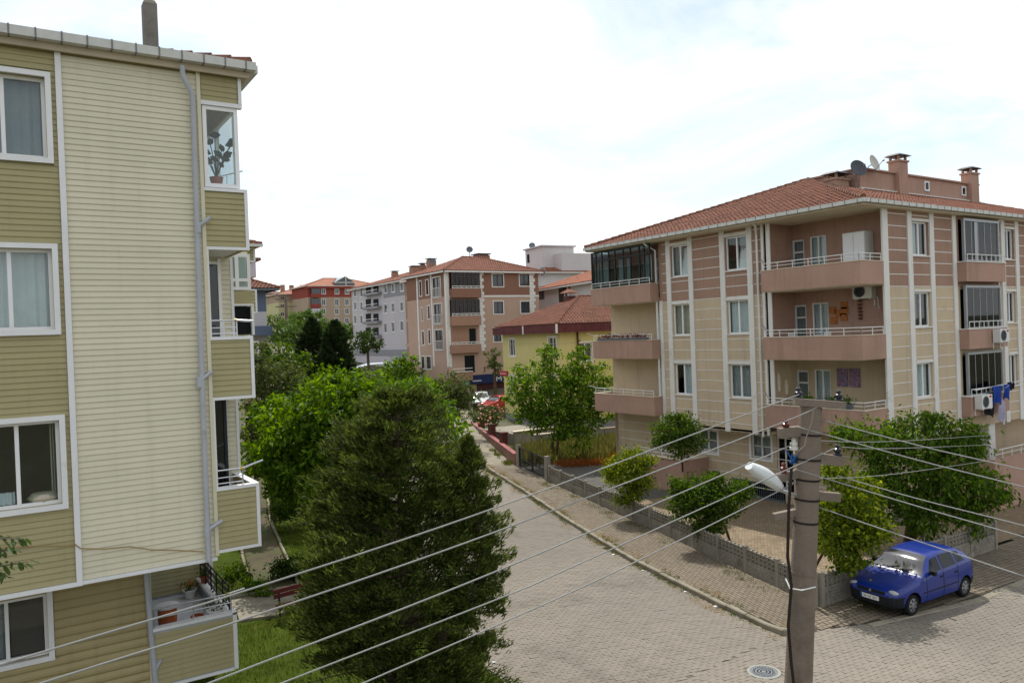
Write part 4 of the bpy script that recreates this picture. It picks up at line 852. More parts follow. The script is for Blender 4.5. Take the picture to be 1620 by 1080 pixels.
cloth(34.80, 35.60, 4.86, 4.1, M_blue, YB-.7, 1); cloth(35.55, 36.20, 4.88, 4.25, M_blue, YB-.78, 2); cloth(34.45, 35.20, 4.6, 3.6, M_navy, YB-.62, 3); cloth(36.10, 36.65, 4.95, 4.6, M_navy, YB-.72, 4); cloth(35.45, 35.85, 4.3, 3.3, M_lil, YB-.66, 5)
# cabinet, wall ornaments, picture, table and chair
cab = thing('cabinet', 'tall white storage cabinet on the top corner balcony', 'cabinet', (28.6, 18.35, 9.34)); k = MB(); k.box((28.3, 17.9, 9.34), (28.9, 18.85, 11.35)); k.build('body', M_white, cab)
k = MB(); k.box((28.28, 17.92, 9.4), (28.298, 18.36, 11.3)); k.box((28.28, 18.38, 9.4), (28.298, 18.83, 11.3)); k.build('door', M_pvc, cab)
M_wood = mat('ornament_wood', 'a8693a', .7, .2, 8); q = onX(1330, 490, LGX)
on = thing('wall_ornament', 'orange wooden square ornaments on the middle balcony wall', 'wall ornament', (LGX-.03, q.y, q.z-.4)); 
for (dy, dz) in ((.35, .0), (.3, -.42), (-.18, .18), (-.15, -.3), (.1, -.12), (-.2, -.05)):
    k = MB(); s_ = .15; k.box((LGX-.05, q.y+dy-s_, q.z+dz-s_), (LGX-.012, q.y+dy+s_, q.z+dz+s_)); k.box((LGX-.07, q.y+dy-s_*.5, q.z+dz-s_*.5), (LGX-.051, q.y+dy+s_*.5, q.z+dz+s_*.5)); k.build('tile', M_wood, on)
q = onX(1362, 490, LGX); on = thing('wall_ornament', 'dark hanging wooden ornament below the air conditioner', 'wall ornament', (LGX-.03, q.y, q.z-.5)); k = MB()
for j in range(6): k.lathe((LGX-.06, q.y, q.z-.4+j*.14), [(.02, 0), (.09, .03), (.1, .07), (.02, .11)], 8)
k.build('beads', mat('wood_dark', '6d4630', .7), on)
q = onX(1343, 597, LGX); pc = thing('wall_painting', 'two small colourful panels on the lowest balcony wall', 'painting', (LGX-.03, q.y, q.z-.4)); M_pic = mat('painting', '8c6f86', .8, .6, 9, dirt=('4a6e86', 6, .5))
for dy in (-.28, .28): k = MB(); k.box((LGX-.05, q.y+dy-.24, q.z-.38), (LGX-.012, q.y+dy+.24, q.z+.38)); k.build('panel', M_pic, pc)
q = onX(1242, 595, LGX)
for j, (lab, dx, h) in enumerate((('pale long mask ornament on the side wall of the lowest corner balcony', .35, .9), ('shorter pale ornament beside the long mask on the lowest balcony', .85, .7))):
    k = MB(); k.lathe((XA+dx, 21.66, 4.9-.15*j), [(.03, 0), (.08, .1), (.1, h*.6), (.05, h*.9), (.01, h)], 8); o = k.build('wall_ornament', M_slabw, None); tag(o, lab, 'wall ornament')
tb = thing('balcony_table', 'small white plastic table on the middle corner balcony', 'table', (27.9, 19.9, 6.52)); k = MB(); k.box((27.5, 19.4, 7.2), (28.3, 20.3, 7.24)); k.build('table_top', M_white, tb)
for sx in (27.56, 28.24):
    for sy in (19.46, 20.24): k = MB(); k.beam((sx, sy, 6.52), (sx, sy, 7.2), .04); k.build('leg', M_white, tb)
def chair(label, x, y, z):
    t = thing('plastic_chair', label, 'chair', (x, y, z), 'balcony chairs'); k = MB(); k.box((x-.22, y-.22, z+.42), (x+.22, y+.22, z+.46)); k.build('seat', M_white, t)
    k = MB(); k.hexa([(x-.22, y+.2, z+.462), (x+.22, y+.2, z+.462), (x+.22, y+.23, z+.462), (x-.22, y+.23, z+.462), (x-.2, y+.26, z+.9), (x+.2, y+.26, z+.9), (x+.2, y+.29, z+.9), (x-.2, y+.29, z+.9)]); k.build('backrest', M_white, t)
    for sx in (-1, 1):
        for sy in (-1, 1): k = MB(); k.beam((x+sx*.19, y+sy*.19, z), (x+sx*.18, y+sy*.18, z+.42), .035); k.build('leg', M_white, t)
chair('white plastic chair left of the table on the middle corner balcony', 27.7, 20.7, 6.52); chair('white plastic chair right of the table on the middle corner balcony', 27.6, 18.9, 6.52)
for j, (y, lab) in enumerate(((17.9, 'long planter of dark plants on the lowest corner balcony rail, right end'), (18.5, 'second planter on the lowest corner balcony rail'), (19.6, 'low planter with trailing plant in the middle of the lowest balcony rail'))):
    t = thing('balcony_planter', lab, 'planter', (XF+.05, y, 4.49)); k = MB(); k.hexa([(XF-.02, y-.24, 4.5), (XF+.14, y-.24, 4.5), (XF+.14, y+.24, 4.5), (XF-.02, y+.24, 4.5), (XF-.06, y-.28, 4.68), (XF+.18, y-.28, 4.68), (XF+.18, y+.28, 4.68), (XF-.06, y+.28, 4.68)]); k.build('trough', M_pad, t)
    r_ = np.random.default_rng(j+3); n = 160; c = np.array([XF+.06, y, 4.8])+r_.normal(0, [.07, .16, .07], (n, 3))
    if j == 2: c2 = np.array([XF-.1, y-.35, 4.15])+r_.normal(0, [.08, .17, .3], (300, 3)); c = np.concatenate([c, c2]); n = len(c)
    quads_mesh('foliage', leafV(c, r_.normal(size=(n, 3)), r_.uniform(.07, .13, n), .5, r_), F_pot if j < 2 else foliage('vine', '4a6b24', .35, .35), t)
t = thing('flower_box', 'row of red and dark flowers along the far middle balcony rail', 'flower box', (XF+.05, 30.6, 7.31)); k = MB(); k.box((XF-.05, 28.7, 7.315), (XF+.14, 32.5, 7.42)); k.build('trough', M_pad, t)
r_ = np.random.default_rng(9); n = 420; c = np.stack([XF+.05+r_.normal(0, .07, n), r_.uniform(28.7, 32.5, n), 7.5+r_.normal(0, .06, n)], 1); quads_mesh('foliage', leafV(c, r_.normal(size=(n, 3)), r_.uniform(.07, .12, n), .6, r_), foliage('flower_dark', '6a3036', .3, .5), t)
# terrace of the ground-floor flat with its brown parapet
k = MB(); k.box((26.6, 26.4, 0), (26.75, 29.6, 1.55)); k.box((26.75, 26.4, 0), (28.3, 26.55, 1.55)); k.box((26.75, 26.55, 0), (28.3, 29.6, .9)); k.build('terrace', M_par, RB)
k = MB(); k.box((26.55, 26.35, 1.551), (26.8, 29.6, 1.61)); k.box((26.8, 26.35, 1.551), (28.3, 26.6, 1.61)); k.build('terrace_coping', M_slabw, RB); railing('railing', RB, [(26.68, 29.5), (26.68, 26.5)], 1.61, .3, M_steel, .7, (1.0, .5), .02)
k = MB(); k.box((33.0, 15.6, 0), (44, 15.75, 2.05)); k.box((33, 15.75, 0), (33.15, 18.2, 2.05)); k.box((33.15, 15.75, 0), (44, 18.2, .95)); k.build('terrace', M_par, RB)
railing('railing', RB, [(33.08, 15.68), (44, 15.68)], 2.05, .35, M_white, .8, (1.0, .5), .02)
k = MB(); k.box((36.2, 17.3, .95), (36.75, 17.85, 3.1)); k.build('column', M_pil, RB)
for j, (x, mm) in enumerate(((37.0, M_lil), (37.7, M_navy), (38.5, M_white))):
    k = MB(); n = 8
    for q in range(n): k.quad((x+.55*q/n, 15.6-.02*math.sin(q*1.5), 1.75), (x+.55*(q+1)/n, 15.6-.02*math.sin(q*1.5+1.5), 1.75), (x+.55*(q+1)/n, 15.63-.02*math.sin(q*1.5+1.5), 2.42), (x+.55*q/n, 15.63-.02*math.sin(q*1.5), 2.42))
    o = k.build('hung_cloth', mm, None, True); tag(o, ('lilac towel', 'black cloth', 'white towel')[j]+' hung over the terrace rail behind the big tree', 'laundry')
# ================================================================== HOUSES FURTHER DOWN THE STREET
M_peach = mat('render_peach', 'b09583', .85, .06, .5, .2, 60, dirt=('a07f6a', .4, .62)); M_brown = mat('render_redbrown', '856252', .85, .06, .5, .2, 60)
M_peach2 = mat('render_orange', '9c7a66', .85, .06, .5); M_grey = mat('render_grey', '8b8a8f', .85, .06, .5); M_pale = mat('render_palegrey', 'b9b4b8', .85, .05, .5)
M_sand = mat('render_sand', 'b3a894', .85, .06, .5); M_redw = mat('render_red', '8a4237', .85, .08, .5); M_tan = mat('render_tan', 'a4907c', .85, .08, .5); M_lemon = mat('render_lemon', 'b9b489', .85, .08, .5)
M_whitew = mat('render_white', 'c2bdbb', .85, .05, .5); M_yel = mat('render_yellow', 'cabf82', .85, .06, .5, .2, 60, dirt=('b0a25c', .4, .62)); M_blu = mat('render_bluegrey', '5f6a80', .85, .06, .5)
M_brnfr = mat('brown_frame', '4a3a36', .5); M_gdk = mat('far_glass', '2b3238', .12, .3, .4, spec=.7); M_fasc = mat('fascia_maroon', '5f3434', .8, .3, 2)
M_tile3 = mat('clay_tile_far', '7d5241', .85, .12, .5, .3, 20, island=.15); M_orange = mat('clay_tile_orange', '8f5c45', .85, .12, .5, .3, 20, island=.15)
def rot2(a): return Vector((math.cos(a), math.sin(a), 0)), Vector((-math.sin(a), math.cos(a), 0))
class Block:
    def __init__(s, name, label, x0, y0, W, D, z0, zt, a=0.0, cat='apartment block'):
        s.ex, s.ey = rot2(a); s.o = Vector((x0, y0, 0)); s.W, s.D, s.z0, s.zt = W, D, z0, zt; s.hA = []; s.hB = []; s.wins = []
        s.root = thing(name, label, cat, (x0, y0, z0)); s.A = FR(s.o, s.ey, -s.ex); s.B = FR(s.o, s.ex, -s.ey)
    def P(s, x, y, z): q = s.o+s.ex*x+s.ey*y; return Vector((q.x, q.y, z))
    def px(s, face, x0, y0, x1, y1):       # a pixel box laid on the wall plane that carries it
        fr = s.A if face == 'A' else s.B; n = fr.n; out = []
        for (x, y) in ((x0, y0), (x1, y1), (x0, y1), (x1, y0)):
            d = ray(x, y); t = (fr.o-EYE).dot(n)/d.dot(n); q = EYE+d*t; out.append(((q-fr.o).dot(fr.u), q.z))
        us = sorted(o[0] for o in out); zs = sorted(o[1] for o in out); return ((us[0]+us[1])/2, (us[2]+us[3])/2, (zs[0]+zs[1])/2, (zs[2]+zs[3])/2)
    def win(s, face, rect, **k): (s.hA if face == 'A' else s.hB).append(rect); s.wins.append((face, rect, k))
    def walls(s, zones):
        for (z0, z1, m) in zones:
            for fr, L_, hs in ((s.A, s.D, s.hA), (s.B, s.W, s.hB)):
                wall(fr, s.root, 'wall', m, 0, L_, z0, z1, [(max(a, .05), min(b, L_-.05), max(c, z0), min(d, z1)) for a, b, c, d in hs if c < z1-.05 and d > z0+.05 and b > .1 and a < L_-.1], .14)
            k = MB(); k.quad(s.P(s.W, 0, z0), s.P(s.W, s.D, z0), s.P(s.W, s.D, z1), s.P(s.W, 0, z1)); k.quad(s.P(0, s.D, z0), s.P(s.W, s.D, z0), s.P(s.W, s.D, z1), s.P(0, s.D, z1)); k.build('rear_wall', m, s.root)
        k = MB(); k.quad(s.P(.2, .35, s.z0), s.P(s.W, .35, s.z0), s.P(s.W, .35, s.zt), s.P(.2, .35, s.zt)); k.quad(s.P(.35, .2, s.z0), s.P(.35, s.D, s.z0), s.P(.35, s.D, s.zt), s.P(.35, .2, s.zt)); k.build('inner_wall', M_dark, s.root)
        for face, r, kw in s.wins:
            fr = s.A if face == 'A' else s.B; kw = dict(kw); fm = kw.pop('fm', M_pvc); window(fr, s.root, *r, fm, kw.pop('gm', M_gdk), kw.pop('mull', (.5,)), -.08, kw.pop('fw', .07), **kw)
    def hip(s, m, ov=.5, sl=.36, tw=.3, fm=None, fh=.16, geo=True):
        z = s.zt+.02; a, b, c, d = s.P(-ov, -ov, z), s.P(s.W+ov, -ov, z), s.P(s.W+ov, s.D+ov, z), s.P(-ov, s.D+ov, z); h = min(s.W, s.D)/2+ov; zr_ = z+h*sl
        if s.W > s.D: r0, r1 = s.P(h-ov, s.D/2, zr_), s.P(s.W+ov-h, s.D/2, zr_)
        else: r0, r1 = s.P(s.W/2, h-ov, zr_), s.P(s.W/2, s.D+ov-h, zr_)
        S = [[a, b, r1, r0], [d, a, r0], [c, d, r0, r1], [b, c, r1]] if s.W > s.D else [[a, b, r0], [d, a, r0, r1], [c, d, r1], [b, c, r1, r0]]
        for i, q in enumerate(S):
            if geo and i < 2: tiles(q, None, s.root, m, tw, tw*1.4)
            k = MB(); k.add(q, [tuple(range(len(q)))]); k.build('roof_slope', m, s.root)
        ridge(a, r0, s.root, m); ridge(r0, r1, s.root, m); ridge(b, r0 if s.W <= s.D else r1, s.root, m)
        k = MB(); fmat = fm or M_pil
        P = [s.P(-ov, -ov, 0), s.P(s.W+ov, -ov, 0), s.P(s.W+ov, s.D+ov, 0), s.P(-ov, s.D+ov, 0)]
        for p, q in zip(P, P[1:]+P[:1]): k.hexa([Vector((v.x, v.y, zz)) for zz in (z-fh-.02, z-.02) for v in (p, q, q+(P[(P.index(q)+1) % 4]-q).normalized()*.08, p+(P[(P.index(p)+3) % 4]-p).normalized()*.08)])
        k.build('fascia', fmat, s.root)
        k = MB(); k.add([Vector((v.x, v.y, z-.06)) for v in P], [(0, 1, 2, 3)]); k.build('soffit', fmat, s.root); s.r0, s.r1, s.zr = r0, r1, zr_
    def part(s, name, m, x0, x1, y0, y1, z0, z1, parent=None):
        k = MB(); k.hexa([s.P(x0, y0, z0), s.P(x1, y0, z0), s.P(x1, y1, z0), s.P(x0, y1, z0), s.P(x0, y0, z1), s.P(x1, y0, z1), s.P(x1, y1, z1), s.P(x0, y1, z1)]); return k.build(name, m, parent or s.root)
    def chim(s, x, y, z0, z1, w=.7, m=None):
        o = s.part('chimney', m or M_peach2, x, x+w, y, y+w, z0, z1); s.part('chimney_cap', M_pad, x-.12, x+w+.12, y-.12, y+w+.12, z1+.12, z1+.22, o); s.part('chimney_posts', M_pad, x+.1, x+w-.1, y+.1, y+w-.1, z1, z1+.12, o)
def far_dish(label, p, r, aim):
    t = thing('satellite_dish', label, 'satellite dish', (p[0], p[1], p[2]-.8)); k = MB(); k.lathe(p, [(.02, -.12*r), (r*.6, -.07*r), (r, .03), (r*.6, -.03*r), (.02, -.08*r)], 16, aim); k.build('reflector', M_pad, t, True); k = MB(); k.tube([(p[0], p[1], p[2]-.8), p], .04, 6); k.build('mast', M_brk, t)
# ---- peach and brown corner flats with the shop sign
B1 = Block('peach_apartment', 'peach and brown corner apartment block with white quoins above a shop with navy sign', 38.71, 71.53, 11.75, 9.5, 1.2, 14.72)
c_ = dict(casing=M_pil, fm=M_brnfr)
for r in ((779, 434, 796, 453), (822, 434, 838, 452), (781, 477, 796, 496), (824, 477, 838, 495), (781, 519, 793, 540)): B1.win('B', B1.px('B', *r), **c_)
for r in ((664, 445, 667, 468), (674, 443, 678, 466), (667, 487, 669, 507), (677, 484, 680, 504), (668, 524, 671, 545), (678, 522, 681, 543), (667, 564, 672, 583), (675, 564, 682, 583)): B1.win('A', B1.px('A', *r), mull=(), **c_)
fw_ = [(685, 439, 697, 470), (687, 481, 699, 512), (689, 522, 701, 553)]
for r in fw_: B1.win('A', B1.px('A', *r), casing=M_pil, fm=M_brnfr)
zb1 = onY(800, 468, 71.53).z; B1.walls([(1.2, 4.75, M_peach), (4.75, zb1, M_peach), (zb1, 14.72, M_brown)])
B1.part('string_band', M_pil, 0, 11.75, -.05, -.001, zb1-.12, zb1+.08)
for r in fw_:
    u0, u1, z0, z1 = B1.px('A', *r); k = MB(); 
    for i in range(9): q = u0-.15+(u1-u0+.3)*i/8; k.beam(B1.A.p(q, z0, .22), B1.A.p(q, z0+.95, .22), .03)
    k.beam(B1.A.p(u0-.15, z0+.95, .22), B1.A.p(u1+.15, z0+.95, .22), .05); k.beam(B1.A.p(u0-.15, z0+.03, .22), B1.A.p(u1+.15, z0+.03, .22), .05); k.build('balconette', M_pil, B1.root)
B1.hip(M_tile3, .5, .38)
for i, (y0, y1, gl) in enumerate(((457, 471, 1), (500, 515, 1), (545, 558, 0))):
    u0, u1, z0, z1 = B1.px('B', 708, y0, 757, y1); o = B1.part('balcony_parapet', M_brown if i == 0 else M_peach2, u0+.25, u1, -.6, -.003, z0, z1)
    k = MB(); k.tube([B1.B.p(u0+.3, z1+.25, .55), B1.B.p(u1-.05, z1+.25, .55)], .04, 6); k.tube([B1.B.p(u0+.3, z1+.06, .55), B1.B.p(u1-.05, z1+.06, .55)], .04, 6)
    for j in range(7): q = u0+.3+(u1-u0-.35)*j/6; k.beam(B1.B.p(q, z1, .55), B1.B.p(q, z1+.25, .55), .04)
    k.build('railing', M_pil, o)
    zt = z1+1.75; op = B1.part('opening', M_dark if gl else M_peach2, u0+.3, u1-.1, -.04, -.002, z1, zt)
    if gl:
        k = MB()
        for j in range(8): q = u0+.3+(u1-u0-.4)*j/7; k.fbox(B1.B, q-.035, q+.035, z1, zt, .42, .5)
        k.fbox(B1.B, u0+.3, u1-.1, zt-.1, zt, .41, .49); k.fbox(B1.B, u0+.3, u1-.1, z1+1.2, z1+1.27, .41, .49); gf = k.build('balcony_glazing', M_brnfr, B1.root)
        k = MB(); k.fbox(B1.B, u0+.3, u1-.1, z1, zt, .44, .45); k.build('pane', G_dark, gf)
    else: B1.part('doorway', M_dark, u1-1.1, u1-.3, -.06, -.041, z1-.3, zt-.1)
for px_ in (757, 839):
    u = B1.px('B', px_, 430, px_+9, 555); k = MB()
    for j in range(24): z = u[2]+(u[3]-u[2])*j/24; w = .75 if j % 2 else .55; k.fbox(B1.B, u[0], u[0]+w, z+.01, z+(u[3]-u[2])/24-.01, .0, .06)
    k.build('quoins', M_pil, B1.root)
u = B1.px('A', 698, 438, 707, 560); k = MB(); k.fbox(B1.A, .0, .35, 4.7, 14.6, .0, .06); k.fbox(B1.B, .0, .3, 4.7, 14.6, .001, .06); k.fbox(B1.A, 3.2, 3.5, 4.7, 14.6, 0, .05); k.fbox(B1.A, 6.6, 6.9, 4.7, 14.6, 0, .05); k.build('pilasters', M_pil, B1.root)
u0, u1, z0, z1 = B1.px('B', 706, 566, 742, 581); B1.part('loggia', M_dark, u0+2.2, u0+3.4, -.03, -.002, z0-.6, z1+.2); o = B1.part('balcony_parapet', M_peach2, .1, u1, -.7, -.003, z0-1.4, z0-.5); B1.part('coping', M_pil, .05, u1+.05, -.75, .0, z0-.499, z0-.43, o); B1.part('railing', M_pil, .1, u1, -.7, -.64, z0-.15, z0-.08, o)
B1.part('shopfront', mat('shop_brown', '4a2b28', .6, .2, 1), 3.2, 11.6, -.04, -.002, 1.3, 3.6)
u0, u1, z0, z1 = B1.px('B', 735, 592, 792, 606)
sg = B1.part('shop_sign', mat('sign_navy', '1d2a52', .4, .05), u0+.5, u1+1.2, -.35, -.06, z0, z1)
k = MB(); k.hexa([B1.B.p(u0-.1, z0-.25, .34), B1.B.p(u0+.3, z0-.25, .34), B1.B.p(u0+.3, z0-.25, .2), B1.B.p(u0-.1, z0-.25, .2), B1.B.p(u0-.2, z1, .34), B1.B.p(u0+.49, z1, .34), B1.B.p(u0+.49, z1, .2), B1.B.p(u0-.2, z1, .2)]); k.build('sign_stripe', mat('sign_teal', '7fb9a8', .4), sg)
u = B1.px('B', 783, 595, 790, 602); k = MB(); a, b, c, d = u; mm_ = (a+b)/2; pts_ = [(a, c), (a, d), (mm_, c+(d-c)*.45), (b, d), (b, c)]
for p, q in zip(pts_, pts_[1:]): k.beam(B1.B.p(p[0], p[1], .37), B1.B.p(q[0], q[1], .37), .11, .03, up=B1.B.n)
k.build('sign_letter', M_pil, sg); u = B1.px('B', 745, 601, 759, 603); k = MB(); k.fbox(B1.B, *u, .352, .36); k.build('sign_line', M_pale, sg)
B1.chim(7.2, 5.2, 15.8, 17.1, 1.5, M_brown); B1.chim(1.5, 8.5, 15.2, 16.2, .6, M_brown); far_dish('rusty satellite dish on the ridge of the peach block', tuple(B1.P(5.6, 4.5, 17.6)), .38, (-.4, -.8, .3))
# ---- grey and pale terrace block behind it
B2 = Block('grey_apartment', 'grey-topped pale apartment block behind the peach one', 44.7, 88.5, 14, 24.5, 3.0, 15.6)
for x in (610, 622, 636):
    for (y0, y1) in ((449, 462), (480, 494), (510, 525)): B2.win('A', B2.px('A', x-2.5, y0-(x-620)*.12, x+2.5, y1-(x-620)*.12), casing=M_pil, mull=())
for x in (562, 572):
    for (y0, y1) in ((455, 469), (478, 490), (499, 512)): B2.win('A', B2.px('A', x-2, y0, x+2, y1), casing=M_pil, mull=())
s0 = B2.px('A', 607, 460, 652, 480); zg = onX(630, 468, 44.7).z; ym = B2.px('A', 607, 460, 612, 480)[1]
B2.walls([(3.0, 15.6, M_pale)]); k = MB(); k.fbox(B2.A, -.01, ym, zg, 15.5, .002, .03)
for (a, b, c, d) in []: pass
k = MB()
hs = [h for h in B2.hA if h[2] > zg-.3]
us_ = sorted({0.0, ym, *[v for h in hs for v in (h[0]-.12, h[1]+.12)]}); us_ = [q for q in us_ if 0 <= q <= ym]
for a, b in zip(us_, us_[1:]):
    inh = [h for h in hs if h[0]-.13 < (a+b)/2 < h[1]+.13]
    if not inh: k.fbox(B2.A, a, b, zg, 15.5, .002, .03)
    else: h = inh[0]; k.fbox(B2.A, a, b, zg, max(zg+.01, h[2]-.12), .002, .03); k.fbox(B2.A, a, b, h[3]+.12, 15.5, .002, .03)
k.build('grey_storey', M_grey, B2.root)
for (y0, y1) in ((452, 463), (473, 485), (496, 508), (518, 530)):
    for x in (583, 595): r = B2.px('A', x-4, y0, x+4, y1); B2.part('opening', M_dark, -.04, -.002, r[0], r[1], r[2], r[3])
    r = B2.px('A', 580, y1, 604, y1+4); o = B2.part('balcony_parapet', M_grey, -.7, -.003, r[0], r[1], r[2], r[3]); B2.part('railing', M_pil, -.72, -.66, r[0], r[1], r[3]+.25, r[3]+.33, o)
B2.part('storey_base', M_grey, -.1, -.001, 0, 24, 5.6, 6.4); B2.part('garage_door', mat('pale_teal', '93a9a8', .6), -.12, -.101, 1, 4.6, 3, 5.5); B2.part('garage_door', mat('pale_teal', '93a9a8', .6), -.12, -.101, 6, 8.6, 3, 5.5)
B2.hip(M_tile3, .6, .3); B2.chim(3, 4, 16.3, 18.2, 1.0, M_peach2); B2.chim(3, 9, 16.3, 17.7, 1.3, M_peach2); B2.chim(3.2, 16, 16.3, 17.6, .8, M_peach2); far_dish('small satellite dish among the chimneys of the grey block', tuple(B2.P(3, 3.2, 17.9)), .4, (-.7, -.6, .3))
# narrow orange block squeezed between
B3 = Block('orange_apartment', 'narrow orange apartment block between the peach and the grey ones', 41.6, 81.6, 12, 6, 2.5, 14.9)
for (y0, y1) in ((450, 467), (484, 503), (522, 542)): B3.win('A', B3.px('A', 650, y0, 657, y1), fm=M_brnfr)
B3.walls([(2.5, 14.9, M_peach2)]); B3.hip(M_tile3, .5, .36, geo=False)
for y in (468, 504, 543): r = B3.px('A', 648, y, 658, y+5); B3.part('balcony_parapet', M_peach, -.5, -.003, r[0], r[1], r[2], r[3])
# ---- red-topped block and tan blocks on the rise
rx0 = onY(487, 465, 208).x; rx1 = onY(567, 455, 208).x
B4 = Block('red_apartment', 'far apartment block with bright red top storey and glazed gable', rx0, 208, rx1-rx0+6, 14, 9, onY(520, 452, 208).z)
for x in (512, 533, 549):
    for (y0, y1) in ((457, 465), (473, 483), (488, 497), (503, 512)): B4.win('B', B4.px('B', x-3, y0, x+3, y1), mull=(.5,), casing=M_pil)
zr4 = onY(520, 470, 208).z; B4.walls([(9, zr4, M_tan), (zr4, B4.zt, M_redw)])
for i, (y0, y1) in enumerate(((457, 465), (473, 481), (488, 496), (503, 511))):
    r = B4.px('B', 491, y0, 505, y1); o = B4.part('balcony_glazing', M_gdk if i < 2 else M_pale, r[0], r[1], -.9, -.003, r[2], r[3]); B4.part('balcony_parapet', M_redw, r[0]-.1, r[1]+.1, -1.0, -.002, r[2]-1.0, r[2]-.01)
B4.part('eave_band', M_redw, -.6, B4.W+.6, -.6, -.003, B4.zt-.7, B4.zt); B4.hip(M_orange, .7, .34, geo=False)
r = B4.px('B', 528, 437, 560, 452); k = MB(); u0, u1, z0, z1 = r; um = (u0+u1)/2+.4
k.add([B4.B.p(u0, z0, .3), B4.B.p(u1, z0, .3), B4.B.p(u1, z0+.9, .3), B4.B.p(um, z1, .3), B4.B.p(u0, z0+.9, .3), B4.B.p(u0, z0, -6), B4.B.p(u1, z0, -6), B4.B.p(u1, z0+.9, -6), B4.B.p(um, z1, -6), B4.B.p(u0, z0+.9, -6)], [(0, 1, 2, 3, 4), (9, 8, 7, 6, 5), (0, 5, 6, 1), (1, 6, 7, 2), (2, 7, 8, 3), (3, 8, 9, 4), (4, 9, 5, 0)]); gb_ = k.build('gable_dormer', M_gdk, B4.root)
k = MB(); k.beam(B4.B.p(um, z0, .36), B4.B.p(um, z1, .36), .2); k.beam(B4.B.p(u0, z0+.9, .36), B4.B.p(u1, z0+.9, .36), .2); k.build('gable_bars', M_pil, gb_)
tx0 = onY(440, 470, 224).x; tx1 = onY(489, 462, 224).x
B5 = Block('tan_apartment', 'far tan and lemon apartment block left of the red-topped one', tx0, 224, tx1-tx0, 14, 9, onY(470, 465, 224).z)
for x in (447, 466):
    for (y0, y1) in ((469, 474), (481, 487), (494, 500)): B5.win('B', B5.px('B', x-3, y0, x+3, y1), fm=M_pvc, mull=(.5,))
B5.walls([(9, onY(470, 478, 224).z, M_lemon), (onY(470, 478, 224).z, B5.zt, M_tan)]); B5.hip(M_orange, .7, .26, geo=False)
for x, y in ((2.5, 5), (5.5, 6), (8.5, 5)): B5.chim(x, y, B5.zt+1, B5.zt+2.8, 1.1)
sx0 = onY(421, 470, 236).x; sx1 = onY(442, 470, 236).x
B6 = Block('sandy_apartment', 'far sandy apartment block with dark balconies at the end of the street', sx0, 236, sx1-sx0, 14, 9, onY(430, 463, 236).z)
for y in (468, 480, 492): B6.win('B', B6.px('B', 424, y, 430, y+6), fm=M_brnfr); B6.win('B', B6.px('B', 433, y, 438, y+6), fm=M_brnfr)
B6.walls([(9, B6.zt, M_sand)]); B6.hip(M_tile3, .6, .2, geo=False)
# ---- blue-grey house past the siding blocks
bx = onY(421, 480, 64).x
B7 = Block('bluegrey_house', 'blue-grey house with red roof half hidden behind the siding blocks', bx-9, 64, 9, 11, .5, onY(410, 457, 64).z, 0, 'house')
B7.walls([(.5, onY(410, 493, 64).z, M_pale), (onY(410, 493, 64).z, B7.zt, M_blu)]); B7.hip(M_tile, .9, .42, fm=M_pad, geo=True); B7.part('balcony_parapet', M_blu, 6, 9.1, -1.2, -.003, onY(410, 531, 64).z, onY(410, 516, 64).z)
k = MB(); ph = B7.P(7.2, 5, 0); k.box((ph.x-2, ph.y-2, B7.zt+1.2), (ph.x+1.9, ph.y+2, B7.zt+2.6)); at7 = k.build('dormer', M_pale, B7.root); k = MB(); k.box((ph.x-2.2, ph.y-2.2, B7.zt+2.62), (ph.x+2.3, ph.y+2.2, B7.zt+2.85)); k.build('dormer_roof', M_tile2, at7)
# ---- white houses behind the yellow one
a8 = -math.radians(10.6); o8 = atD(850, 455, 92)
B8 = Block('white_house', 'white rendered house with orange-red roof right behind the yellow house', 52.0, 62.1, 12, 17, 1.5, 13.1, a8, 'house')
for r, kw in (((852, 453, 861, 474), dict(fm=M_brnfr)), ((883, 448, 897, 478), dict(fm=M_brnfr))): B8.win('A', B8.px('A', *r), **kw)
B8.walls([(1.5, 13.1, M_whitew)]); B8.hip(M_orange, .7, .34); k = MB(); k.tube([B8.A.p(7.6, 13, .08), B8.A.p(7.6, 2, .08)], .1, 6); k.build('downpipe', M_tile2, B8.root)
B9 = Block('white_apartment', 'tall white block with flat-roofed penthouse and orange skirt roof', 66.5, 93.5, 16, 12, 3.5, onX(900, 424, 66.5).z, a8*.6)
r = B9.px('A', 861, 420, 882, 434); B9.win('A', (max(.3, r[0]), r[1], r[2], r[3]), fm=M_alu, mull=(.25, .5, .75)); B9.walls([(3.5, B9.zt, M_whitew)]); B9.hip(M_orange, .8, .3)
zp = onX(880, 389, 70).z; po = B9.part('penthouse', M_whitew, 1.5, 7.0, 2.0, 7.5, B9.zt, zp); B9.part('penthouse_coping', M_pale, 1.2, 7.3, 1.7, 7.8, zp+.002, zp+.2, po); B9.part('penthouse_wing', M_whitew, 3.5, 9.0, -.2, 1.998, B9.zt+.2, zp-1.2, po); B9.part('penthouse_window', M_dark, 1.45, 1.499, 6.2, 6.9, zp-2, zp-.7, po)
far_dish('black satellite dish on the white penthouse roof', tuple(B9.P(2.2, 6.5, zp+.7)), .5, (-.5, -.7, .4))
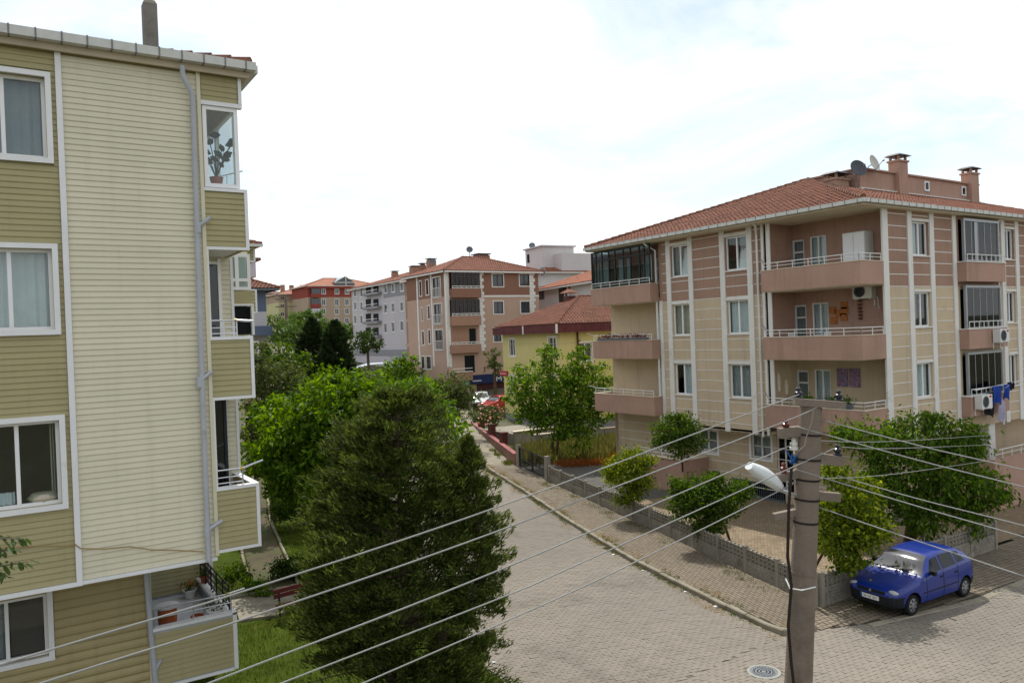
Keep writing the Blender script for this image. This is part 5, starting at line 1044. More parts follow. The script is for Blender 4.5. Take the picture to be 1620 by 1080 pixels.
# ---- the yellow house
ay = -math.radians(6); ov = .6
B10 = Block('yellow_house', 'two-storey yellow house with maroon fascia and red tiled hip roof', 33.97+.62, 45.91+.62, 14, 9.6, .1, 8.45, ay, 'house')
for r in ((806, 536, 815, 563), (868, 533, 880, 561), (806, 594, 815, 622), (868, 594, 880, 622)): B10.win('A', B10.px('A', *r), casing=M_pil)
for u in (1.6, 5.6): B10.win('B', (u, u+1.2, 5.6, 7.0), casing=M_pil); B10.win('B', (u, u+1.2, 2.2, 3.6), casing=M_pil)
B10.walls([(.1, 1.2, M_grey), (1.2, 8.45, M_yel)]); B10.hip(M_tile, ov, .42, .28, M_fasc, .62)
for z in (3.0, 5.0, 7.0): k = MB(); k.fbox(B10.A, 0, 9.6, z, z+.04, .0, .012); k.fbox(B10.B, 0, 14, z, z+.04, .0, .012); k.build('string_course', M_lemon, B10.root)
k = MB(); k.tube([B10.B.p(1.5, 8.3, .1), B10.B.p(1.5, .3, .1)], .07, 8); k.build('downpipe', M_redbr, B10.root)
for (s, t) in ((-.62, -.62), (-.62, 4.6)): k = MB(); q = B10.P(s, t, 0); k.box((q.x-.06, q.y-.06, 7.8), (q.x+.06, q.y+.06, 8.48)); k.build('fascia_joint', M_pil, B10.root)
cq = B10.P(4.4, 5.6, 0); k = MB(); k.box((cq.x-.36, cq.y-.36, 9.6), (cq.x+.36, cq.y+.36, 10.85)); co = k.build('chimney', M_redbr, B10.root); k = MB()
for sx in (-.28, .28):
    for sy in (-.28, .28): k.box((cq.x+sx-.04, cq.y+sy-.04, 10.85), (cq.x+sx+.04, cq.y+sy+.04, 11.1))
k.build('chimney_posts', M_pil, co)['kind'] = 'stuff'; k = MB(); k.hexa([(cq.x-.6, cq.y-.6, 11.1), (cq.x+.6, cq.y-.6, 11.1), (cq.x+.6, cq.y+.6, 11.1), (cq.x-.6, cq.y+.6, 11.1), (cq.x-.1, cq.y-.1, 11.42), (cq.x+.1, cq.y-.1, 11.42), (cq.x+.1, cq.y+.1, 11.42), (cq.x-.1, cq.y+.1, 11.42)]); k.build('chimney_cap', M_tile, co)
for sx, sy in ((1, 0), (-1, 0), (0, 1), (0, -1)): pass
ps = B10.P(-.02, 9.3, 0); k = MB(); k.fbox(B10.A, 8.7, 10.3, 4.35, 4.75, .05, .1); rs_ = k.build('red_sign', mat('sign_red', 'a81f24', .5), None); tag(rs_, 'small red plate sign at the far edge of the yellow house', 'sign')
k = MB(); k.fbox(B10.A, 8.9, 10.1, 4.5, 4.58, .1, .106); k.build('sign_line', M_pale, rs_)
# ---- car shelter down the street
cq = atD(592, 578, 84); zc = terrain(cq.x, cq.y)
cn = thing('car_shelter', 'pale grey curved-roof car shelter down the street', 'shelter', (cq.x, cq.y, zc)); k = MB(); ex, ey = rot2(math.radians(-20)); n = 8
zt_ = zc+2.3
for i in range(n):
    f0, f1 = i/n, (i+1)/n; h0 = zt_+.8*math.sin(min(1, f0*2.2)*math.pi/2)-.1; h1 = zt_+.8*math.sin(min(1, f1*2.2)*math.pi/2)-.1
    a = cq+ex*(-3+6.5*f0); b = cq+ex*(-3+6.5*f1); k.hexa([(q.x+ey.x*d, q.y+ey.y*d, h+t) for t in (0, .12) for q, h, d in ((a, h0, -2.5), (b, h1, -2.5), (b, h1, 2.5), (a, h0, 2.5))])
k.build('roof', mat('shelter_roof', 'a9adb5', .5, .08), cn)
for dx in (-2.8, .3, 3.3):
    for dy in (-2.3, 2.3): q = cq+ex*dx+ey*dy; k = MB(); k.tube([(q.x, q.y, zc-.3), (q.x, q.y, zt_+.1)], .07, 8); k.build('post', M_pad, cn)
# ================================================================== FENCES AND WALLS
M_fen = mat('fence_concrete', '8a8478', .92, .16, 2, .5, 40, dirt=('5f5a4f', 1.3, .55))
def panel_mesh(L_):
    lo = MB(); lo.box((0, -.025, 0), (L_, .02, .46))
    r = random.Random(4)
    for j in range(5):
        x = -r.random()*.2
        while x < L_:
            w = r.uniform(.16, .34); a, b = max(.01, x+.01), min(L_-.01, x+w-.012)
            if b-a > .04: lo.box((a, -.025-r.uniform(.012, .022), .02+j*.087), (b, -.0252, .02+j*.087+.074))
            x += w
    up = MB(); up.box((0, .016, .465), (L_, .03, .86)); up.box((0, -.03, .465), (L_, -.0052, .52)); up.box((0, -.032, .84), (L_, .03, .885)); n = int(L_/.19)
    for i in range(n):
        cx = (i+.5)*L_/n
        for (cz, rr, a0, a1) in ((.68, .085, 0, 2*math.pi), (.52, .1, .0, math.pi), (.84, .1, math.pi, 2*math.pi)):
            k = 12; pts = [(cx+rr*math.cos(a0+(a1-a0)*t/k), -.014, cz+rr*math.sin(a0+(a1-a0)*t/k)) for t in range(k+1)]; up.tube(pts, .02, 5, False)
        up.box((cx-.025, -.02, .885), (cx+.025, .02, .93))
    return lo, up
def fence(label, A, B, n, h=.98, seq=True):
    A = Vector((A[0], A[1], 0)); B = Vector((B[0], B[1], 0)); t = (B-A); L_ = t.length/n; t.normalize(); root = thing('concrete_fence', label, 'fence', (A.x, A.y, 0)); ang = math.atan2(t.y, t.x)
    lo, up = panel_mesh(L_-.12); ms_ = []
    for nm, q in (('lower_panel', lo), ('lattice_panel', up)):
        me = bpy.data.meshes.new(nm); me.from_pydata(q.v, [], q.f); bm = bmesh.new(); bm.from_mesh(me); bmesh.ops.recalc_face_normals(bm, faces=bm.faces); bm.to_mesh(me); bm.free(); me.materials.append(M_fen); ms_.append((nm, me))
    pm = MB(); pm.box((-.065, -.065, -.1), (.065, .065, h-.03)); pm.add([(-.065, -.065, h-.03), (.065, -.065, h-.03), (.065, .065, h-.03), (-.065, .065, h-.03), (0, 0, h+.02)], [(0, 1, 4), (1, 2, 4), (2, 3, 4), (3, 0, 4)])
    me = bpy.data.meshes.new('post'); me.from_pydata(pm.v, [], pm.f); bm = bmesh.new(); bm.from_mesh(me); bmesh.ops.recalc_face_normals(bm, faces=bm.faces); bm.to_mesh(me); bm.free(); me.materials.append(M_fen)
    rr = random.Random(2)
    for i in range(n+1):
        o = bpy.data.objects.new('post', me); o.location = t*(L_*i); o.rotation_euler = (rr.uniform(-.015, .015), rr.uniform(-.015, .015), ang); put(o, root)
        if i < n:
            for nm, m_ in ms_:
                o = bpy.data.objects.new(nm, m_); o.location = t*(L_*i+.06); o.rotation_euler = (rr.uniform(-.02, .02), 0, ang); put(o, root)
    return root
f1 = fence('grey concrete panel fence with ring lattice running along the street pavement', (23.42, 32.8), (18.36, 13.45), 13)
f2 = fence('grey concrete panel fence behind the parked blue car', (18.56, 13.38), (27.6, 13.12), 6)
# gate
gt = thing('metal_gate', 'black metal yard gate between the concrete fence and the pink wall', 'gate', (24.1, 35.4, 0)); ga, gb2 = Vector((23.55, 33.25, 0)), Vector((24.82, 37.75, 0)); dv = (gb2-ga)
for i in range(2):
    p, q = ga+dv*(i*.5+.01), ga+dv*(i*.5+.49); k = MB(); h = 1.25
    for z in (.22, .62, h): k.beam(p+Vector((0, 0, z)), q+Vector((0, 0, z)), .05)
    k.beam(p+Vector((0, 0, .2)), p+Vector((0, 0, h)), .06); k.beam(q+Vector((0, 0, .2)), q+Vector((0, 0, h)), .06); lf = k.build('gate_leaf', M_black, gt)
    for j in range(1, 10): c = p.lerp(q, j/10); k = MB(); k.beam(c+Vector((0, 0, .24)), c+Vector((0, 0, h-.02)), .022); k.build('bar', M_black, lf)
for p in (ga-dv*.02, gb2+dv*.02): k = MB(); k.box((p.x-.12, p.y-.12, -.1), (p.x+.12, p.y+.12, 1.4)); k.build('gate_post', M_fen, gt)
# pink coped garden wall of the yellow house, with its pillars
M_pinkw = mat('wall_pink', '8a6a5c', .9, .14, 1.2, .4, 40, dirt=('6f5648', .8, .55)); M_cop = mat('coping_red', '8f5a58', .8, .12, 2)
gw = thing('garden_wall', 'low garden wall with reddish coping in front of the yellow house', 'wall', (27.7, 45, 0)); P = [Vector((25.0, 38.4, 0)), Vector((30.5, 52, 0)), Vector((33.0, 58.2, 0))]
for a, b in zip(P, P[1:]):
    k = MB(); k.beam(a+Vector((0, 0, .36)), b+Vector((0, 0, .36)), .2, .72); k.build('wall_body', M_pinkw, gw); k = MB(); k.beam(a+Vector((0, 0, .76)), b+Vector((0, 0, .76)), .3, .08); k.build('coping', M_cop, gw)
for f in (.35, .66, .99): p = P[0].lerp(P[1], f); k = MB(); k.box((p.x+.05, p.y-.2, 0), (p.x+.45, p.y+.2, 1.35)); k.box((p.x, p.y-.25, 1.35), (p.x+.5, p.y+.25, 1.45)); k.build('pillar', M_redbr, gw)
tw = thing('terrace_wall', 'grey concrete terrace wall in the garden of the yellow house', 'wall', (31.5, 47, 0)); k = MB()
k.box((29.6, 45.5, 0), (34.2, 45.7, 1.0)); k.box((29.6, 45.7, 0), (29.8, 50.5, .85)); k.box((29.8, 45.7, 0), (34, 50.5, .8)); k.build('wall_body', M_conc, tw); k = MB(); k.box((29.5, 45.4, 1.001), (34.3, 45.8, 1.06)); k.build('coping', M_slabw, tw)
bw = thing('boundary_wall', 'grey rendered boundary wall behind the weeds between the yellow and beige houses', 'wall', (33, 42, 0)); k = MB(); k.beam((29.2, 42.5, .55), (43, 40.2, .55), .2, 1.1); k.build('wall_body', M_grey, bw); k = MB(); k.beam((29.2, 42.5, 1.13), (43, 40.2, 1.13), .28, .06); k.build('coping', M_slabw, bw)
# ================================================================== GARDEN ON THE LEFT
pth = MB(); pth.add([(6.2, 24.4, .068), (7.4, 24.3, .068), (9.4, 34.6, .068), (12.6, 47, .068), (11.3, 47, .068), (8.1, 34.6, .068)], [(0, 1, 2, 5), (5, 2, 3, 4)]); po = pth.build('garden_path', mat('path_earth', '544c3b', .95, .25, 1.2, .5, 40, dirt=('43502a', 1.0, .47))); po['kind'] = 'structure'
kerbline([(7.45, 24.3), (9.45, 34.6), (12.65, 47)], po, 1.0, .1, .08, .06, 'edging_stone'); kerbline([(11.2, 47), (8.05, 34.6), (6.15, 24.5)], po, 1.0, .1, .08, .06, 'edging_stone')
pv = MB(); pv.add([(4.5, 23.5, .07), (8.9, 22.9, .07), (9.2, 24.2, .07), (4.7, 24.7, .07)], [(0, 1, 2, 3)]); po2 = pv.build('garden_paving', M_conc); po2['kind'] = 'structure'
kerbline([(9.2, 24.25), (6.3, 24.55), (4.7, 24.75)], po2, .9, .1, .12, .06, 'edging_stone'); kerbline([(6.3, 23.2), (8.9, 22.85)], po2, .9, .1, .1, .06, 'edging_stone')
k = MB(); sp = [(5.2, 22.5), (6.3, 22.2), (6.8, 22.75), (6.2, 23.2), (5.3, 23.15)]; k.add([(x, y, .06) for x, y in sp]+[(x*.98+.115, y*.995+.11, .13) for x, y in sp], [(0, 1, 2, 3, 4), (5, 6, 7, 8, 9)]+[(i, (i+1) % 5, 5+(i+1) % 5, 5+i) for i in range(5)]); sl_ = k.build('stone_slab', M_conc); tag(sl_, 'irregular flat stone slab on the lawn beside the bench', 'stone')
b0 = onZ(434, 950, .62); b1 = onZ(487, 936, .62); bd = (b1-b0); bl = bd.length; bd.normalize(); bn = Vector((bd.y, -bd.x, 0))
M_bench = mat('bench_red', '5a2722', .7, .2, 5, .2, 40)
bn_r = thing('park_bench', 'dark red slatted garden bench on the lawn near the siding block', 'bench', (b0.x, b0.y, .07)); q = lambda s, d, z: b0+bd*s+bn*d+Vector((0, 0, z-.62))
for z in (.72, .86): k = MB(); k.beam(q(0, -.02+.05*(z-.72), z), q(bl, -.02+.05*(z-.72), z), .03, .115); k.build('backrest_slat', M_bench, bn_r)
for d in (.12, .26, .40): k = MB(); k.beam(q(0, d, .5), q(bl, d, .5), .115, .035); k.build('seat_slat', M_bench, bn_r)
for s in (.15, bl-.15):
    k = MB(); k.beam(q(s, .02, .06), q(s, -.04, .92), .05); k.beam(q(s, .44, .06), q(s, .42, .48), .05); k.beam(q(s, .0, .46), q(s, .44, .46), .05); k.build('leg_frame', M_black, bn_r)
# ================================================================== POLE, LAMP AND WIRES
M_pole = mat('pole_concrete', '7a6e63', .9, .2, 1.2, .5, 30, dirt=('5d5145', .9, .55)); M_cer = mat('ceramic_brown', '5f2f26', .3, .1, 5, coat=.4); M_cerd = mat('ceramic_dark', '33343a', .3, .1, 5, coat=.4); M_cab = mat('cable_black', '2b2420', .7)
PD = 9.5; pT = atD(1283, 640, PD); pB0 = atD(1263, 1080, PD); pdir = (pB0-pT).normalized(); pB = pT+pdir*((0-pT.z)/pdir.z)
PL = thing('utility_pole', 'leaning grey concrete power pole with stub crossarms beside the crossroads', 'utility pole', (pB.x, pB.y, 0)); k = MB(); n = 8
rad = lambda z: .13+(pT.z-z)*.0105
k.tube([pB-Vector((0, 0, .3))]+[pT+pdir*((pT.z-z)/-pdir.z) for z in (0, 2, 4, 5.5, pT.z)], [rad(0)]+[rad(z) for z in (0, 2, 4, 5.5, pT.z)], 14); k.build('shaft', M_pole, PL, True)
def pp_(px, py, dd=0): return atD(px, py, PD+dd)
def stub(a, b, w=.11): k = MB(); k.beam(a, b, w, w); return k.build('crossarm', M_pole, PL)
stub(pp_(1256, 635, -.1), pp_(1336, 641, -.1), .085); stub(pp_(1232, 685), pp_(1268, 681), .12); stub(pp_(1292, 724), pp_(1332, 729), .12); stub(pp_(1230, 756), pp_(1268, 747), .1); stub(pp_(1290, 783), pp_(1328, 786), .1); stub(pp_(1224, 817), pp_(1262, 809), .08)
for py in (687, 726, 758, 789, 825, 905):
    c = pT+pdir*(PD*(py-640)/FPX); k = MB(); k.tube([c-pdir*.012, c+pdir*.012], rad(c.z)+.008, 14); k.build('band', M_cab if py != 905 else M_pole, PL)
def insul(px, py, m, s=1.0):
    c = pp_(px, py); k = MB(); k.lathe(c-Vector((0, 0, .07*s)), [(.012, -.05*s), (.012, 0), (.05*s, .0), (.055*s, .03*s), (.03*s, .04*s), (.045*s, .055*s), (.048*s, .085*s), (.025*s, .1*s), (.03*s, .13*s), (.01*s, .15*s)], 12); k.build('insulator', m, PL, True)
for a in ((1263, 622, M_cerd), (1327, 626, M_cerd), (1243, 672, M_cer), (1325, 712, M_cerd), (1240, 741, M_cer), (1256, 702, M_pil)): insul(*a)
k = MB(); k.tube([pp_(1252, 742, -.1), pp_(1248, 800, -.2), pp_(1246, 880, -.2), pp_(1252, 925, -.22), pp_(1247, 990, -.22), pp_(1252, 1050, -.22), pp_(1258, 1100, -.22)], .018, 8); k.build('riser_cable', M_cab, PL, True)
k = MB(); k.tube([pp_(1287, 646, -.2), pp_(1284, 668, -.22), pp_(1276, 690, -.22), pp_(1273, 705, -.22), pp_(1262, 714, -.2)], .007, 6); k.tube([pp_(1251, 628), pp_(1247, 655), pp_(1244, 664)], .007, 6); k.build('jumper_wire', M_conc, PL, True)
k = MB(); r = random.Random(3); pts = [pp_(1244, 712)]
for i in range(16): pts.append(pp_(1250+12*r.random(), 718+16*r.random(), -.05+.1*r.random()))
k.tube(pts, .012, 6); k.build('blue_wire_bundle', mat('cable_blue', '1e4f86', .5), PL, True)
k = MB(); k.tube([pp_(1243, 915, -.1), pp_(1250, 930, -.22), pp_(1268, 933, -.25), pp_(1290, 928, -.15)], .009, 6); k.build('wire_tie', M_white, PL, True)
# street lamp
sl0, sl1 = pp_(1184, 738, -.15), pp_(1233, 772, -.05); ax = (sl1-sl0); ll_ = ax.length; ax.normalize(); lt = thing('street_lamp', 'white cobra-head street lamp fixed to the concrete pole', 'street lamp', tuple(sl1)); 
sd_ = ax.cross(Vector((0, 0, 1))).normalized(); upv = sd_.cross(ax).normalized(); k = MB(); vs = []; NS, NR = 9, 14
for i in range(NS+1):
    f = i/NS; w = .125*math.sin(math.pi*min(1, .16+f*.62))**.7*(1 if f < .95 else .8); h = .115*math.sin(math.pi*(.2+.6*f)); c = sl0+ax*ll_*f
    for j in range(NR): a = 2*math.pi*j/NR; vs.append(c+sd_*w*math.cos(a)+upv*(h*math.sin(a)*(1.0 if math.sin(a) > 0 else .55)))
k.add(vs, [(i*NR+j, i*NR+(j+1) % NR, (i+1)*NR+(j+1) % NR, (i+1)*NR+j) for i in range(NS) for j in range(NR)]+[tuple(range(NR))[::-1], tuple(NS*NR+j for j in range(NR))]); k.build('lamp_head', mat('lamp_white', 'cfd2d2', .35, .03), lt, True)
k = MB(); k.beam(sl0+ax*ll_*.25+sd_*.085-upv*.01, sl0+ax*ll_*.8+sd_*.098-upv*.01, .025, .014); k.beam(sl0+ax*ll_*.38+sd_*.09+upv*.02, sl0+ax*ll_*.5+sd_*.095+upv*.02, .03, .03); k.build('clip', M_alu, lt)
k = MB(); k.tube([sl1-ax*.04, sl1+ax*.05, pp_(1262, 786, .0)], .024, 8); k.build('arm', M_steel, lt, True)
k = MB(); c = sl0+ax*ll_*.45-upv*.03; k.lathe(c, [(.01, -.05), (.06, -.035), (.085, 0)], 14, upv); k.build('lens', glassmat('lamp_lens', (.9, .9, .9), 1.5), lt, True)
# overhead wires
M_wire = mat('wire_grey', '8e8e8a', .5, .05, 3)
def wire(label, pts, d0, d1, r=.0066, ext=1.5, endpt=None):
    P0 = atD(*pts[0], d0); P1 = endpt if endpt is not None else atD(*pts[-1], d1); out = []
    def prj(p): v = p-EYE; return 810+FPX*v.dot(CR)/v.dot(FW)
    for i, (px, py) in enumerate(pts):
        if i == 0: out.append(P0); continue
        if i == len(pts)-1: out.append(P1); continue
        lo, hi = 0.0, 1.0; s = 1 if prj(P1) > prj(P0) else -1
        for _ in range(40):
            m_ = (lo+hi)/2
            if s*prj(P0.lerp(P1, m_)) < s*px: lo = m_
            else: hi = m_
        c = P0.lerp(P1, lo); out.append(atD(px, py, (c-EYE).dot(FW)))
    if endpt is None:
        a, b = out[-2], out[-1]; out.append(b+(b-a).normalized()*ext*3)
    fine = []
    for i in range(len(out)-1):            # smooth through the points
        p0, p1, p2, p3 = out[max(0, i-1)], out[i], out[i+1], out[min(len(out)-1, i+2)]
        for j in range(8):
            t = j/8; fine.append(.5*((2*p1)+(p2-p0)*t+(2*p0-5*p1+4*p2-p3)*t*t+(3*p1-p0-3*p2+p3)*t**3))
    fine.append(out[-1]); k = MB(); k.tube(fine, r, 6); o = k.build('overhead_wire', M_wire, None, True); tag(o, label, 'wire', 'overhead wires at the pole'); return o
wire('topmost overhead wire falling from the pole to the lower left', [(1264, 624), (1218, 641), (800, 797), (400, 930), (0, 1051)], 9.45, 4.6)
wire('second overhead wire from the top on the left of the pole', [(1296, 640), (1243, 666), (800, 835), (400, 974), (65, 1080)], 9.4, 4.7)
wire('third overhead wire on the left of the pole, thinner', [(1257, 700), (1240, 709), (800, 897), (400, 1053), (325, 1082)], 9.5, 5.6, .007)
wire('fourth overhead wire on the left of the pole', [(1322, 708), (1240, 745), (895, 901), (800, 942), (440, 1082)], 9.5, 6.2)
wire('lowest overhead wire on the left of the pole', [(1262, 760), (1235, 775), (975, 903), (800, 982), (565, 1084)], 9.5, 6.8)
wire('upper of the two overhead wires going right from the pole top', [(1296, 663), (1460, 706), (1620, 743)], 9.45, 7.8)
wire('second overhead wire going right from the pole, crossing the big tree', [(1262, 675), (1450, 727), (1620, 770)], 9.4, 7.6)
wire('third overhead wire going right, ending low over the tree', [(1262, 743), (1450, 800), (1620, 849)], 9.4, 7.6)
wire('thin wire just above the third one on the right', [(1325, 752), (1450, 788), (1620, 831)], 9.5, 7.8, .006)
wire('lowest overhead wire on the right, passing over the blue car', [(1290, 800), (1400, 838), (1620, 911)], 9.5, 7.4)
wire('thin service wire from the pole to the flats, topmost', [(1297, 697), (1450, 696), (1618, 684)], 9.5, 30, .006, endpt=onY(1618, 684, 17.1))
wire('thin service wire from the right stub of the pole to the flats', [(1332, 707), (1450, 708), (1612, 701)], 9.5, 30, .006, endpt=onY(1612, 701, 17.1))
wire('rising service wire from the pole to the flats, lowest', [(1290, 757), (1450, 745), (1616, 720)], 9.5, 30, .006, endpt=onY(1616, 720, 17.1))
# far pole down the street
fp = atD(455, 540, 72); zf = terrain(fp.x, fp.y); UP_ = thing('utility_pole', 'distant slim concrete power pole above the trees on the left', 'utility pole', (fp.x, fp.y, zf)); k = MB(); k.tube([(fp.x, fp.y, zf-.3), (fp.x, fp.y, onZ(0, 0, 0).z*0+EYE.z+(548-475)*72/FPX)], [.2, .13], 8); k.build('shaft', M_pole, UP_, True); zt = EYE.z+(548-478)*72/FPX
for dz in (0, .7): k = MB(); k.beam((fp.x-.9, fp.y+.3, zt-dz), (fp.x+.9, fp.y-.3, zt-dz), .1); k.build('crossarm', M_pole, UP_)
# ================================================================== CARS
def build_car(name, label, loc, ang, paint, plate=None, simple=False):
    X = [0, .05, .16, .42, .8, 1.0, 1.1, 1.3, 1.55, 1.8, 2.2, 2.7, 3.05, 3.3, 3.5, 3.66, 3.73]
    ZT_ = [.55, .655, .72, .795, .87, .905, .935, 1.07, 1.25, 1.365, 1.415, 1.40, 1.36, 1.26, 1.08, .86, .66]
    HW = [.52, .62, .70, .765, .79, .80, .802, .805, .805, .805, .805, .80, .79, .775, .75, .70, .62]
    ZB_ = [.30, .24, .21, .2, .2, .2, .2, .2, .2, .2, .2, .2, .2, .21, .23, .27, .33]
    ip = lambda A, x: float(np.interp(x, X, A))
    def sec(x):
        zt, hw, zb = ip(ZT_, x), ip(HW, x), ip(ZB_, x); belt = .885+.03*x; zs = min(zt-.045, belt); g_ = zt-zs; s = max(0, min(1, (g_-.06)/.3))
        c1 = .94+(.73-.94)*s; c2 = .84+(.65-.84)*s
        return [(0, zb), (.82*hw, zb), (.965*hw, zb+.07), (hw, zb+.36*(zs-zb)), (hw, zb+.68*(zs-zb)), (.985*hw, zs-.03), (.955*hw, zs+.02*s), (c1*hw, zs+g_*(.55+.31*s)), (c2*hw, zs+g_*(.8+.15*s)), (.36*hw, zt-.004), (0, zt+.006)]
    xs = list(np.unique(np.concatenate([np.linspace(0, .2, 7), np.linspace(.2, 3.5, 48), np.linspace(3.5, 3.73, 7)]))); R = MB(); m = 11; loc = Vector(loc); ca, sa2 = math.cos(ang), math.sin(ang)
    T = lambda x, y, z: Vector((loc.x+(x-1.86)*ca-y*sa2, loc.y+(x-1.86)*sa2+y*ca, loc.z+z))
    t = thing(name, label, 'car', tuple(loc)); vs = []
    for x in xs:
        S = sec(x); vs += [T(x, y, z) for y, z in S]+[T(x, -y, z) for y, z in S[-2:0:-1]]
    r = 2*m-2; fs = [(i*r+j, i*r+(j+1) % r, (i+1)*r+(j+1) % r, (i+1)*r+j) for i in range(len(xs)-1) for j in range(r)]+[tuple(range(r))[::-1], tuple((len(xs)-1)*r+j for j in range(r))]
    R.add(vs, fs); body = R.build('body', paint, t, True); WX = (.70, 3.14); wr = .275
    cut = MB()
    for wx in WX:
        for s in (-1, 1): cut.lathe(T(wx, s*.5, wr+.01), [(.335, 0), (.335, .5)], 28, T(0, s, 0)-T(0, 0, 0))
    co = cut.build('cutter', None, t); bo = body.modifiers.new('b', 'BOOLEAN'); bo.operation = 'DIFFERENCE'; bo.object = co; bo.solver = 'EXACT'
    dg = bpy.context.evaluated_depsgraph_get(); me = bpy.data.meshes.new_from_object(body.evaluated_get(dg)); body.modifiers.clear(); body.data = me; bpy.data.objects.remove(co)
    inv = lambda v: ((v.x-loc.x)*ca+(v.y-loc.y)*sa2+1.86, -(v.x-loc.x)*sa2+(v.y-loc.y)*ca, v.z-loc.z)
    M_bump = mat('bumper_black', '1c1d20', .6, .1, 8)
    me.materials.clear(); me.materials.append(paint); me.materials.append(M_bump); org = worg(t)
    for p in me.polygons:
        x, y, z = inv(p.center+org); p.material_index = 1 if ((x < .36 and z < .53) or (x > 3.42 and z < .55) or z < .29 or (abs(y) < .72 and z < .6 and .36 < x < 3.4)) else 0; p.use_smooth = True
    try: me.set_sharp_from_angle(angle=math.radians(35))
    except Exception: pass
    GL = MATS.get('car_glass') or mat('car_glass', '0b0e10', .09, .0, spec=1.0, coat=.5)
    def side(x, f, s, off=.007):
        S = sec(x); a, b = S[6], S[7]; y = a[0]+(b[0]-a[0])*f; z = a[1]+(b[1]-a[1])*f; return T(x, s*(y+off), z+off*.3)
    def top(x, g_, off=.007):
        S = sec(x)[7:]; ys = [q[0] for q in S][::-1]; zs = [q[1] for q in S][::-1]; y = abs(g_)*S[0][0]; return T(x-(off if x < 2 else -off), (1 if g_ > 0 else -1)*y, float(np.interp(y, ys, zs))+off)
    for s in (-1, 1):
        for nm, pl_ in (('front_side_window', [(1.42, .07), (2.02, .05), (2.02, .93), (1.72, .93)]), ('rear_side_window', [(2.10, .05), (2.72, .06), (2.72, .93), (2.10, .94)]), ('quarter_window', [(2.80, .08), (3.18, .12), (3.02, .88), (2.80, .92)])):
            k = MB(); n = 6; vv = []
            for i in range(n+1):
                for j in range(n+1):
                    u_, v_ = i/n, j/n; x = (pl_[0][0]*(1-u_)+pl_[1][0]*u_)*(1-v_)+(pl_[3][0]*(1-u_)+pl_[2][0]*u_)*v_; f = (pl_[0][1]*(1-u_)+pl_[1][1]*u_)*(1-v_)+(pl_[3][1]*(1-u_)+pl_[2][1]*u_)*v_; vv.append(side(x, f, s))
            k.add(vv, [(i*(n+1)+j, i*(n+1)+j+1, (i+1)*(n+1)+j+1, (i+1)*(n+1)+j) for i in range(n) for j in range(n)]); k.build(nm, mat('car_side_glass', '08090a', .05, .0, spec=.35), t, True)
    for nm, xa, xb, ga_, gb_ in (('windscreen', 1.16, 1.74, 1.0, .93), ('rear_window', 3.24, 3.5, .88, .95)):
        k = MB(); n = 10; vv = [top(xa+(xb-xa)*i/n, ((ga_+(gb_-ga_)*i/n)*.97)*(2*j/n-1) or 1e-4) for i in range(n+1) for j in range(n+1)]; k.add(vv, [(i*(n+1)+j, i*(n+1)+j+1, (i+1)*(n+1)+j+1, (i+1)*(n+1)+j) for i in range(n) for j in range(n)]); k.build(nm, GL, t, True)
    M_tyre = mat('tyre', '1a1a1b', .85, .1, 9); M_rim = mat('hubcap', '8c8e90', .4, .08, 6, metal=.5)
    for wx in WX:
        for s in (-1, 1):
            ax_ = T(0, s, 0)-T(0, 0, 0); c = T(wx, s*.585, wr); k = MB(); k.lathe(c, [(.17, 0), (.255, .0), (wr, .03), (wr, .15), (.255, .18), (.185, .185), (.18, .16)], 28, ax_); w = k.build('tyre', M_tyre, t, True)
            k = MB(); k.lathe(c, [(.19, .1), (.19, .165), (.17, .172), (.06, .188), (.01, .19)], 24, ax_)
            k.build('hubcap', M_rim, w, True); x_ = (T(1, 0, 0)-T(0, 0, 0)); k = MB()
            for j in range(7): a = j*2*math.pi/7; d = x_*math.cos(a)+Vector((0, 0, 1))*math.sin(a); k.beam(c+d*.085+ax_*.186, c+d*.155+ax_*.178, .028, .012, up=ax_)
            k.build('hub_slots', M_tyre, w)
    M_lens = mat('headlamp', '9ea29f', .15, .1, 20, coat=.5); M_redl = mat('tail_lamp', '8c1a18', .2, .1, 9, coat=.4)
    for s in (-1, 1):
        k = MB(); vv = []; n, r_ = 8, 14
        for i in range(n+1):
            for j in range(r_): a, b = math.pi*i/n, 2*math.pi*j/r_; vv.append(T(.17+.10*math.cos(a), s*(.56+.145*math.sin(a)*math.cos(b)), .65+.068*math.sin(a)*math.sin(b)))
        k.add(vv, [(i*r_+j, i*r_+(j+1) % r_, (i+1)*r_+(j+1) % r_, (i+1)*r_+j) for i in range(n) for j in range(r_)]); k.build('headlight', M_lens, t, True)
        k = MB(); k.hexa([T(3.56, s*.6, .72), T(3.69, s*.5, .72), T(3.69, s*.66, .72), T(3.56, s*.745, .72), T(3.46, s*.6, 1.0), T(3.575, s*.5, 1.0), T(3.575, s*.65, 1.0), T(3.46, s*.73, 1.0)]); k.build('tail_light', M_redl, t)
        k = MB(); c = T(1.5, s*.86, .99); k.hexa([c+(T(x, y, z)-T(0, 0, 0)) for z in (-.05, .06) for x, y in ((-.05, -.07), (.04, -.07), (.03, .09), (-.04, .08))]); k.build('mirror', M_bump if not simple else paint, t, True)
        for hx in (1.98, 2.66): k = MB(); k.hexa([T(hx+a, s*(.797+b), z) for z in (.80, .83) for a, b in ((-.07, 0), (.07, 0), (.07, .022), (-.07, .022))]); k.build('door_handle', M_bump, t)
        k = MB(); pts = [T(x, s*(ip(HW, x)+.003), .52) for x in np.linspace(1.12, 2.72, 9)]; k.tube(pts, .014, 6); k.build('side_strip', M_bump, t)
